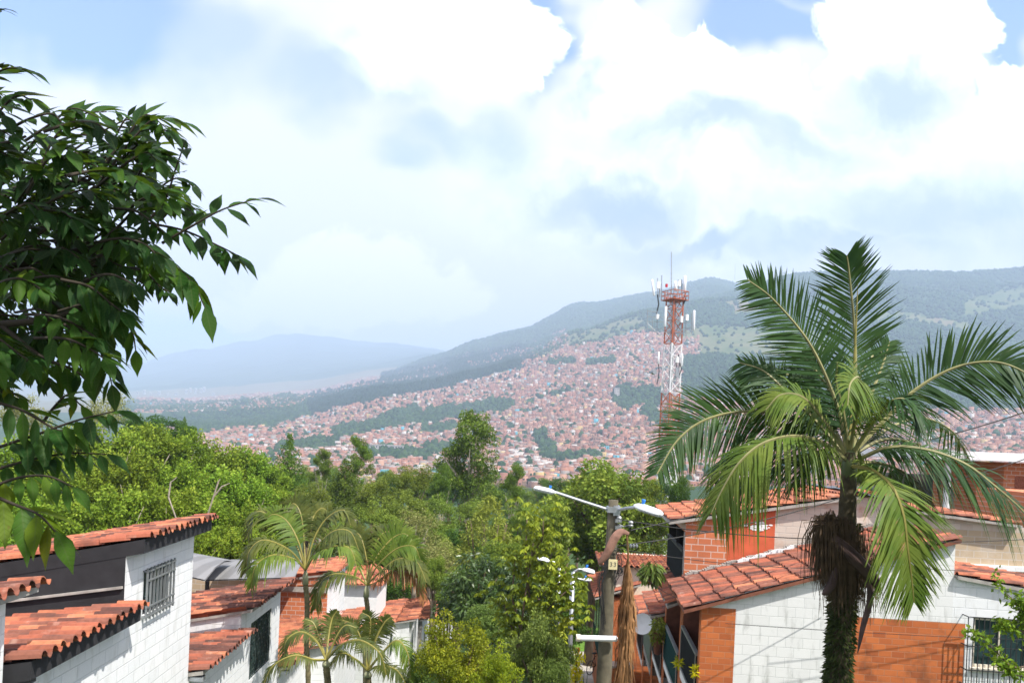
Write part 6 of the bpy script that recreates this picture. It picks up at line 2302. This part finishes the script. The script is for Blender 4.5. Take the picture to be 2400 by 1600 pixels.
fx = lambda Y: 3.94 + 0.098 * (Y - 15.7)
Ys = [10, 13, 16, 19, 22, 25, 28, 31, 34, 37, 40, 42, 44, 46, 48, 50]
strip('path', [(fx(Y) - 3.3 + 0.012 * (Y - 16), Y) for Y in Ys], [(fx(Y) - 0.05, Y) for Y in Ys], plain('pale_concrete_paving', (0.40, 0.36, 0.31), 0.9, var=0.25, scale=2), 0.02)
b = MB()
rs = random.Random(8)
lw = MB()
lx = [P(1330, 1460, 53).x - 3 + 1.4 * k for k in range(9)]
for i in range(8):
    for y0, y1 in ((50, 54), (54, 60)):
        lw.poly([(lx[i], y0, gz(lx[i], y0) + 0.03), (lx[i + 1], y0, gz(lx[i + 1], y0) + 0.03), (lx[i + 1], y1, gz(lx[i + 1], y1) + 0.03 + 0.2 * (y1 - 54) / 6), (lx[i], y1, gz(lx[i], y1) + 0.03 + 0.2 * (y1 - 54) / 6)])
tag(lw.build('lawn', plain('lawn_green', (0.10, 0.20, 0.018), 0.9, var=0.3, scale=3)), kind='structure')

# ------------------------------------------------------------------ wooden pole with two lamps
YPOLE = 13.6


def lamp_head(b_mat, t, q0, q1, wid, name='lamp_head', cap=True, drop=0.0):
    """cobra head luminaire from q0 (neck) to q1 (tip)"""
    d = q1 - q0
    ln = d.length
    d.normalize()
    s = d.cross(Vector((0, 0, 1))).normalized()
    u = s.cross(d).normalized()
    b = MB()
    K = 12
    prof = [(0.0, 0.30), (0.06, 0.55), (0.16, 0.85), (0.34, 1.0), (0.62, 1.0), (0.86, 0.92), (0.96, 0.66), (1.0, 0.25)]
    rings = []
    for f, w in prof:
        ring = []
        for k in range(K):
            a = 2 * PI * k / K
            hh = math.sin(a)
            ring.append(q0 + d * ln * f + s * math.cos(a) * wid * 0.5 * w + u * (hh * wid * (0.34 if hh > 0 else 0.20) * w))
        rings.append(ring)
    for i in range(len(rings) - 1):
        for k in range(K):
            b.poly([rings[i][k], rings[i][(k + 1) % K], rings[i + 1][(k + 1) % K], rings[i + 1][k]])
    b.poly(rings[0][::-1])
    b.poly(rings[-1])
    h = b.build(name, b_mat, t, True)
    b = MB()
    for i in range(2, len(rings) - 2):
        for k in range(7, 11):
            off = -u * 0.012
            b.poly([rings[i][k] + off, rings[i][(k + 1) % K] + off, rings[i + 1][(k + 1) % K] + off, rings[i + 1][k] + off])
    b.build('lens', M['lens'], h, True)
    if cap:
        b = MB()
        c = q0 + d * ln * 0.30 + u * wid * 0.33
        b.tube([c, c + u * wid * 0.16, c + u * wid * 0.17, c + u * wid * 0.34], [wid * 0.12, wid * 0.12, wid * 0.15, wid * 0.15], 10)
        b.build('photocell', M['blue_cap'], h)
    return h


pb_ = P(1418, 1600, YPOLE)
g = gz(pb_.x, YPOLE)
pole = thing('utility_pole', 'weathered wooden pole with two lamp arms and the number 33 plate', 'pole', (pb_.x - 0.02, YPOLE, g))
po = pole.location


def pp_(x, y, dy=0.0):
    return P(x, y, YPOLE + dy) - po


b = MB()
b.tube([Vector((pp_(1413, 1600).x, 0, 0)), pp_(1417, 1560), pp_(1424, 1400), pp_(1432, 1280), pp_(1438, 1171)], [0.135, 0.130, 0.110, 0.10, 0.082], 14)
b.build('pole', M['wood_pole'], pole, True)
b = MB()
b.tube([pp_(1430, 1195), pp_(1364, 1174, -0.1), pp_(1301, 1153, -0.2)], 0.026, 8)
b.box(*(lambda c: (c.x - 0.11, c.x + 0.11, -0.13, 0.10, c.z - 0.05, c.z + 0.05))(pp_(1437, 1193)))
b.build('lamp_arm', M['galv'], pole)
lamp_head(M['white_metal'], pole, pp_(1303, 1155, -0.2), pp_(1251, 1143, -0.3), 0.16)
b = MB()
b.tube([pp_(1444, 1195), pp_(1470, 1190, -0.5), pp_(1490, 1188, -1.0)], 0.026, 8)
b.box(*(lambda c: (c.x - 0.05, c.x + 0.06, -0.12, 0.10, c.z - 0.10, c.z + 0.07))(pp_(1443, 1193)))
b.build('lamp_arm', M['galv'], pole)
lamp_head(M['white_metal'], pole, pp_(1487, 1184, -1.0), pp_(1551, 1206, -1.45), 0.21)
# spacer irons and insulators
b = MB()
for y in (1218, 1234):
    c = pp_(1441, y)
    b.box(c.x - 0.01, c.x + 0.10, -0.14, 0.02, c.z - 0.03, c.z + 0.03)
for (x, y) in ((1451, 1217), (1478, 1228)):
    c = pp_(x, y, -0.1)
    b.tube([c + Vector((0, 0, -0.05)), c + Vector((0, 0, -0.02)), c, c + Vector((0, 0, 0.03)), c + Vector((0, 0, 0.06))], [0.03, 0.05, 0.03, 0.05, 0.025], 8)
b.tube([pp_(1446, 1226), pp_(1462, 1234, -0.05), pp_(1478, 1229, -0.1)], 0.012, 6)
b.build('insulator_bracket', M['grey_metal'], pole)
b = MB()
for k in range(3):
    c = pp_(1478 + 7 * k, 1279, -0.05)
    b.tube([c + Vector((-0.02, 0, 0)), c, c + Vector((0.02, 0, 0))], [0.02, 0.045, 0.02], 8)
b.build('strain_insulator', M['grey_metal'], pole)
# plate with its number
c = pp_(1436.5, 1322, -0.16)
b = MB()
b.box(c.x - 0.075, c.x + 0.075, c.y - 0.012, c.y + 0.012, c.z - 0.085, c.z + 0.085)
pl = b.build('number_plate', plain('cream_plate', (0.66, 0.58, 0.33), 0.6, var=0.06), pole)
fc = bpy.data.curves.new('plate_number', 'FONT')
fc.body = '33'
fc.size = 0.105
fc.align_x = 'CENTER'
fc.align_y = 'CENTER'
fc.extrude = 0.002
fc.space_character = 1.25
tmp = bpy.data.objects.new('plate_number', fc)
COL.objects.link(tmp)
dg = bpy.context.evaluated_depsgraph_get()
tm = bpy.data.meshes.new_from_object(tmp.evaluated_get(dg))
bpy.data.objects.remove(tmp)
tm.materials.clear()
tm.materials.append(plain('grey_ink', (0.10, 0.10, 0.09), 0.7))
nm = link('number', tm, pl)
nm.location = (c.x, c.y - 0.0145, c.z)
nm.rotation_euler = (PI / 2, 0, 0)
# bundle of slack cable down the left of the pole
b = MB()
rs = random.Random(2)
for k in range(11):
    x0 = 1424 + rs.uniform(-4, 4)
    pts = [pp_(x0 + 4, 1268 + rs.uniform(0, 30), -0.16), pp_(x0 - 8 + rs.uniform(-8, 6), 1330 + rs.uniform(-20, 20), -0.2), pp_(1408 + rs.uniform(-8, 5), 1380 + rs.uniform(-20, 20), -0.2), pp_(1412 + rs.uniform(-6, 8), 1450 + rs.uniform(-30, 30), -0.18)]
    b.tube(catmull(pts, 14), 0.007, 4)
for k in range(5):
    cx, cy, r = 1450 + rs.uniform(-3, 4), 1340 + rs.uniform(-5, 5), rs.uniform(4, 8)
    b.tube([pp_(cx + r * math.cos(a), cy + 1.3 * r * math.sin(a), -0.15) for a in np.linspace(0, 2 * PI, 15)], 0.006, 4)
for k in range(8):
    b.tube(catmull([pp_(1436, 1280 + 3 * k, -0.13), pp_(1448 + rs.uniform(-3, 8), 1300 + rs.uniform(-10, 10), -0.13), pp_(1444 + rs.uniform(-8, 14), 1330 + rs.uniform(-12, 20), -0.13), pp_(1440, 1350 + rs.uniform(0, 40), -0.13)], 12), 0.005, 4)
b.build('slack_cable', M['cable'], pole)
# pale cross arm low on the pole
b = MB()
c0, c1 = pp_(1360, 1494, -0.25), pp_(1446, 1496, -0.20)
b.tube([c0, c1], 0.048, 10)
b.tube([c0 - Vector((0.07, 0, 0)), c0], 0.062, 10, 1)
b.build('cross_arm', [M['white_metal'], M['cream_paint']], pole)

# dead frond caught in the wires, with its boat-shaped sheath
dy0 = 11.8
fr_o = P(1470, 1252, dy0)
t = thing('dead_frond', 'dried orange brown palm frond hanging from the wires beside the pole', 'palm frond', fr_o)
mm = [plain('dry_frond_straw', (0.33, 0.17, 0.07), 0.85, var=0.5, scale=4), plain('dry_frond_stalk', (0.16, 0.10, 0.04), 0.8, var=0.3)]


def df(x, y, dy=0.0):
    return P(x, y, dy0 + dy) - fr_o


ctrl = [df(1469, 1246), df(1472, 1300), df(1473, 1360), df(1470, 1440), df(1462, 1530), df(1466, 1660)]
b = MB()
ln = catmull(ctrl, 60)
b.tube(ln, [0.016 - 0.010 * i / 59 for i in range(60)], 6)
b.build('stalk', mm[1], t)
b = MB()
rs = random.Random(12)
for k in range(900):
    f = rs.uniform(0.20, 0.97)
    u = f * 59
    i = min(int(u), 58)
    p = ln[i].lerp(ln[i + 1], u - i)
    an = rs.uniform(0, 2 * PI)
    spread = rs.uniform(0.3, 1.0) * (0.20 if f > 0.45 else 0.07 + 0.52 * (f - 0.2))
    out = Vector((math.cos(an) * spread, math.sin(an) * spread * 0.7, 0))
    l_ = rs.uniform(0.45, 0.85)
    mid_ = p + out * 0.8 + Vector((0, 0, -l_ * 0.42))
    tip = p + out * rs.uniform(0.5, 1.2) + Vector((rs.gauss(0, 0.02), 0, -l_))
    w = rs.uniform(0.006, 0.014)
    s = Vector((math.cos(an + 1.2), math.sin(an + 1.2), 0)) * w
    b.poly([p + s * 0.5, p - s * 0.5, mid_ - s, mid_ + s])
    b.poly([mid_ + s, mid_ - s, tip - s * 0.15, tip + s * 0.15])
b.build('dry_leaflets', mm[0], t)
b = MB()
cc = catmull([df(1474, 1250), df(1455, 1246, -0.05), df(1440, 1262, -0.1), df(1424, 1294, -0.12), df(1407, 1318, -0.1), df(1412, 1322, -0.08)], 26)
ws = [0.012 + 0.055 * math.sin(PI * min(1.0, (i + 1) / 24.0)) ** 0.8 for i in range(26)]
for i in range(25):
    def sec(i):
        T = (cc[min(i + 1, 25)] - cc[max(i - 1, 0)]).normalized()
        S = T.cross(Vector((0.1, -1, 0.2))).normalized()
        Nn = S.cross(T).normalized()
        return [cc[i] + S * ws[i] * math.cos(a) + Nn * ws[i] * 0.5 * math.sin(a) for a in np.linspace(-0.1, PI + 0.1, 8)]
    A, B_ = sec(i), sec(i + 1)
    for j in range(7):
        b.poly([A[j], A[j + 1], B_[j + 1], B_[j]])
b.build('sheath', plain('dry_sheath_brown', (0.25, 0.135, 0.10), 0.8, var=0.35, scale=10), t, True)


# ------------------------------------------------------------------ further lamps and poles
def far_lamp(label, pole_px, y_top, Y, neck, tip, wid, armfrom=None, cap=True, pole_vis=True):
    c = P(pole_px, y_top, Y)
    g = gz(c.x, Y)
    t = thing('street_lamp', label, 'street lamp', (c.x, Y, g))
    o = t.location
    b = MB()
    b.tube([(0, 0, 0), (0, 0, c.z - g)], [0.10, 0.065], 8)
    b.build('pole', M['galv'], t, True)
    b = MB()
    a0 = (P(*armfrom, Y) if armfrom else c) - o
    q0, q1 = P(neck[0], neck[1], Y) - o, P(tip[0], tip[1], Y) - o
    b.tube([a0, a0.lerp(q0, 0.6) + Vector((0, 0, 0.05)), q0], 0.035, 6)
    b.build('lamp_arm', M['galv'], t)
    lamp_head(M['white_metal'], t, q0, q1, wid, cap=cap)
    return t


far_lamp('street lamp with white head and blue cap, left of the number plate', 1344, 1340, 27.0, (1364, 1334), (1394, 1342), 0.30)
far_lamp('short flat lamp lower than the blue capped one, half hidden by yellow leaves', 1340, 1358, 33.0, (1366, 1358), (1386, 1359), 0.26)
far_lamp('white lamp head on a long arm behind the umbrella tree', 1312, 1326, 27.5, (1288, 1315), (1259, 1308), 0.30, cap=False)
far_lamp('slender grey street lamp behind the shorter areca palm', 893, 1322, 46.0, (890, 1320), (884, 1318), 0.35, cap=False)

# ------------------------------------------------------------------ overhead wires, each one cable
def wire(label, a, c, sag, r=0.009):
    mid_ = (a + c) / 2
    b = MB()
    pts = []
    for i in range(25):
        f = i / 24
        q = a.lerp(c, f)
        q.z -= sag * 4 * f * (1 - f)
        pts.append(q)
    b.tube(pts, r, 5)
    tag(b.build('overhead_wire', M['cable']), label, 'wire', 'overhead wires at the pole')


Yp = YPOLE
wire('wire running from the upper insulator down across the red brick flank', P(1453, 1217, Yp), P(2000, 1262, 17.0), 0.10, 0.011)
wire('wire rising from the bracket over the upper tiled roof to the palm', P(1478, 1242, Yp - 0.1), P(1960, 1105, 15.6), 0.08, 0.011)
wire('wire from the strain insulators climbing across the brick flank', P(1440, 1279, Yp), P(1990, 1160, 15.0), 0.12, 0.011)
wire('thin wire crossing low over the gabled house tile roof', P(1440, 1283, Yp), P(2020, 1330, 15.0), 0.12, 0.007)
wire('wire crossing the sky of the valley at the right above the white roof', P(2180, 1030, 11.0), P(2560, 905, 11.0), 0.05, 0.009)
wire('wire in front of the brick house at the right edge', P(2210, 1132, 12.0), P(2560, 1015, 12.0), 0.05, 0.008)
wire('drop cable slanting from the pole down to the balcony row', P(1438, 1275, Yp), P(1600, 1405, 16.6), 0.15, 0.006)
wire('slack cable along the tan block wall', P(2100, 1268, 14.2), P(2560, 1250, 14.2), 0.06, 0.007)
wire('nearer of two cables over the white gable', P(1700, 1460, 14.0), P(2450, 1500, 13.0), 0.03, 0.005)
wire('guy wire slanting down left from the pole to the ground', P(1430, 1300, Yp + 0.1), P(1384, 1420, Yp + 1.5), 0.0, 0.007)
wire('lower wire in front of the white gable wall at the right', P(1990, 1318, 14.6), P(2560, 1345, 14.6), 0.05, 0.006)

# ------------------------------------------------------------------ lattice telephone mast
YT = 170.0
k_ = YT / FPX
tb = P(1560, 1180, YT)
tw = thing('lattice_tower', 'red and white lattice mast carrying white antenna panels', 'antenna mast', (tb.x, YT, gz(tb.x, YT)), 0.5)
to = tw.location


def tz(py):
    return P(1565, py, YT).z - to.z


def half(z):
    zt0, zt1 = tz(1180), tz(690)
    return (1.95 - 0.28 * (z - zt0) / (zt1 - zt0)) * 0.92


bands = [(1400, 1300, 'red_steel'), (1300, 1190, 'white_steel'), (1190, 1050, 'white_steel'), (1050, 920, 'red_steel'), (920, 805, 'white_steel'), (805, 696, 'red_steel')]
for (ya, yb, mt) in bands:
    z0, z1 = tz(ya), tz(yb)
    if ya == 1400:
        z0 = 0
    b = MB()
    n = max(2, int((z1 - z0) / 2.3))
    for i in range(n):
        za, zb = z0 + (z1 - z0) * i / n, z0 + (z1 - z0) * (i + 1) / n
        ha, hb_ = half(za) * 0.82, half(zb) * 0.82
        cs = [(-1, -1), (1, -1), (1, 1), (-1, 1)]
        for c in range(4):
            (x0, y0), (x1, y1) = cs[c], cs[(c + 1) % 4]
            b.tube([(x0 * ha, y0 * ha, za), (x0 * hb_, y0 * hb_, zb)], 0.17, 5)
            b.tube([(x0 * ha, y0 * ha, za), (x1 * hb_, y1 * hb_, zb)], 0.06, 4)
            b.tube([(x1 * ha, y1 * ha, za), (x0 * hb_, y0 * hb_, zb)], 0.075, 4)
            b.tube([(x0 * ha, y0 * ha, za), (x1 * ha, y1 * ha, za)], 0.08, 4)
    b.build('tower_section', M[mt], tw)
# cable ladder up the middle
b = MB()
for x in (-0.35, 0.0, 0.35):
    b.tube([(x, 0.3, 0), (x, 0.3, tz(690))], 0.10, 4)
for k in range(60):
    z = tz(690) * k / 60
    b.box(-0.5, 0.5, 0.25, 0.35, z, z + 0.06)
b.build('cable_ladder', M['grey_metal'], tw)
inv = Matrix.Rotation(-0.5, 4, 'Z')


def tl(px, py, dy=0.0):
    return inv @ (P(px, py, YT + dy) - to)


b = MB()
zp0, zp1 = tz(703), tz(683)
for z in (zp0, (zp0 + zp1) / 2, zp1):
    for c in range(4):
        (x0, y0), (x1, y1) = [(-1, -1), (1, -1), (1, 1), (-1, 1)][c], [(1, -1), (1, 1), (-1, 1), (-1, -1)][c]
        h = 2.05
        b.tube([(x0 * h, y0 * h, z), (x1 * h, y1 * h, z)], 0.09, 4)
        if z == zp0:
            for j in range(5):
                f = j / 4
                b.tube([(x0 * h + (x1 - x0) * h * f, y0 * h + (y1 - y0) * h * f, zp0), (x0 * h + (x1 - x0) * h * f, y0 * h + (y1 - y0) * h * f, zp1)], 0.06, 4)
b.box(-2.0, 2.0, -2.0, 2.0, zp0 - 0.12, zp0 - 0.03)
b.build('top_platform', M['red_steel'], tw)
b = MB()
for y in (728, 742, 753, 770, 776):
    x0, x1 = (1517, 1622) if y < 772 else (1535, 1618)
    if y < 735:
        x0, x1 = 1517, 1540
    for d in (-1.4, 1.4):
        b.tube([tl(x0, y, d), tl(x1, y + 4, d)], 0.075, 4)
for x, ya, yb in ((1517, 726, 775), (1529, 745, 780), (1540, 728, 775), (1596, 735, 785), (1608, 735, 788), (1621, 732, 782)):
    for d in (-1.4, 1.4):
        b.tube([tl(x, ya, d), tl(x, yb, d)], 0.07, 4)
for d in (-1.4, 1.4):
    b.tube([tl(1517, 757, d), tl(1545, 785, d)], 0.075, 4)
    b.tube([tl(1620, 764, d), tl(1588, 790, d)], 0.075, 4)
    b.tube([tl(1600, 770, d), tl(1588, 790, d)], 0.075, 4)
b.build('antenna_frame', M['grey_metal'], tw)
b = MB()
for x0, ya, yb, r in ((1541, 690, 735, 0.16), (1604, 690, 712, 0.16), (1590, 830, 878, 0.1), (1594, 850, 880, 0.1), (1542, 840, 900, 0.1), (1584, 850, 884, 0.1)):
    b = MB()
    b.tube([tl(x0, ya, -1), tl(x0 + 3, (ya + yb) / 2, -1.2), tl(x0 - 2, yb, -1)], r, 5)
    b.build('feeder_cable', M['dark_metal'], tw)
for (xa, ya, xb, yb, w, d) in ((1528, 655, 1533, 693, 0.50, -1.5), (1582, 659, 1585, 682, 0.62, -1.8), (1605, 646, 1605, 684, 0.62, -1.0), (1561, 718, 1558, 766, 0.55, -2.6), (1627, 727, 1626, 774, 0.50, -1.0), (1544, 824, 1543, 853, 0.40, -2), (1599, 828, 1599, 857, 0.36, -2)):
    b = MB()
    A, B_ = tl(xa, ya, d), tl(xb, yb, d)
    b.tube([A, A.lerp(B_, 0.02), A.lerp(B_, 0.98), B_], [w * 0.35, w * 0.5, w * 0.5, w * 0.35], 8)
    b.build('panel_antenna', M['white_metal'], tw, True)
for (x, ya, yb, r) in ((1573.5, 590, 690, 0.09), (1551, 645, 690, 0.10), (1541, 652, 690, 0.08), (1590, 655, 690, 0.09), (1598, 655, 690, 0.12), (1546, 662, 695, 0.22)):
    b = MB()
    b.tube([tl(x, ya, -0.5), tl(x, yb, -0.5)], r, 5)
    b.build('whip_antenna', M['grey_metal'], tw)
for (x, y, w, h) in ((1541, 742, 0.6, 1.0), (1597, 748, 0.55, 1.3), (1610, 744, 0.55, 1.3), (1588, 843, 0.8, 1.2), (1543, 668, 0.7, 1.4), (1592, 664, 0.6, 1.2)):
    c = tl(x, y, -1.6)
    b = MB()
    b.box(c.x - w / 2, c.x + w / 2, c.y - 0.2, c.y + 0.2, c.z - h / 2, c.z + h / 2)
    b.build('radio_unit', M['white_paint'], tw)
c = tl(1531, 872, -1.8)
b = MB()
b.tube([c + inv.to_3x3() @ Vector((0.3, -0.5, 0)), c, c + inv.to_3x3() @ Vector((-0.3, 0.5, 0))], [0.55, 0.6, 0.3], 14)
b.build('dish_antenna', M['grey_metal'], tw)
b = MB()
c = tl(1562, 673, -0.5)
b.tube([c, c + Vector((0, 0, 0.7))], 0.28, 8)
b.build('beacon', plain('red_beacon', (0.55, 0.02, 0.02), 0.4), tw)
b = MB()
b.box(-0.5, 0.5, -1.95, -1.80, tz(884), tz(862))
b.build('side_frame', M['grey_metal'], tw)


# ------------------------------------------------------------------ sapling sprays in front of the barred window
YS = 9.0
p = P(2420, 1640, YS)
t = thing('sapling', 'thin sapling with small bright leaves in front of the barred window', 'sapling', (p.x, YS, gz(p.x, YS)))
rs = np.random.default_rng(14)
b = MB()
Pp, Dd = [], []
for pts in ([(2420, 1640), (2415, 1560), (2400, 1480), (2385, 1420), (2350, 1380), (2330, 1345)], [(2415, 1560), (2370, 1560), (2330, 1520), (2300, 1490), (2268, 1478)], [(2400, 1480), (2395, 1430), (2392, 1395)], [(2415, 1590), (2370, 1575), (2335, 1545)], [(2420, 1500), (2405, 1440), (2400, 1410)], [(2400, 1480), (2360, 1470), (2345, 1455)]):
    ln = catmull([P(x, y, YS - 0.1) - t.location for x, y in pts], 40)
    b.tube(ln, [0.012 * (1 - 0.8 * i / 39) for i in range(40)], 5)
    for i in range(8, 40):
        for k in range(5):
            Pp.append(np.array(ln[i]) + rs.normal(0, 0.035, 3))
            Dd.append(rs.normal(0, 1, 3) + np.array([0, 0, 0.1]))
b.build('stem', M['bark'], t, True)
V, F, T = leaves(np.array(Pp), np.array(Dd), np.full(len(Pp), 0.075), 0.45, rs, 0.2, tint=rs.uniform(0, 0.8, len(Pp)))
link('crown', np_mesh('crown', V, F, L['lime'], tint=T), t)
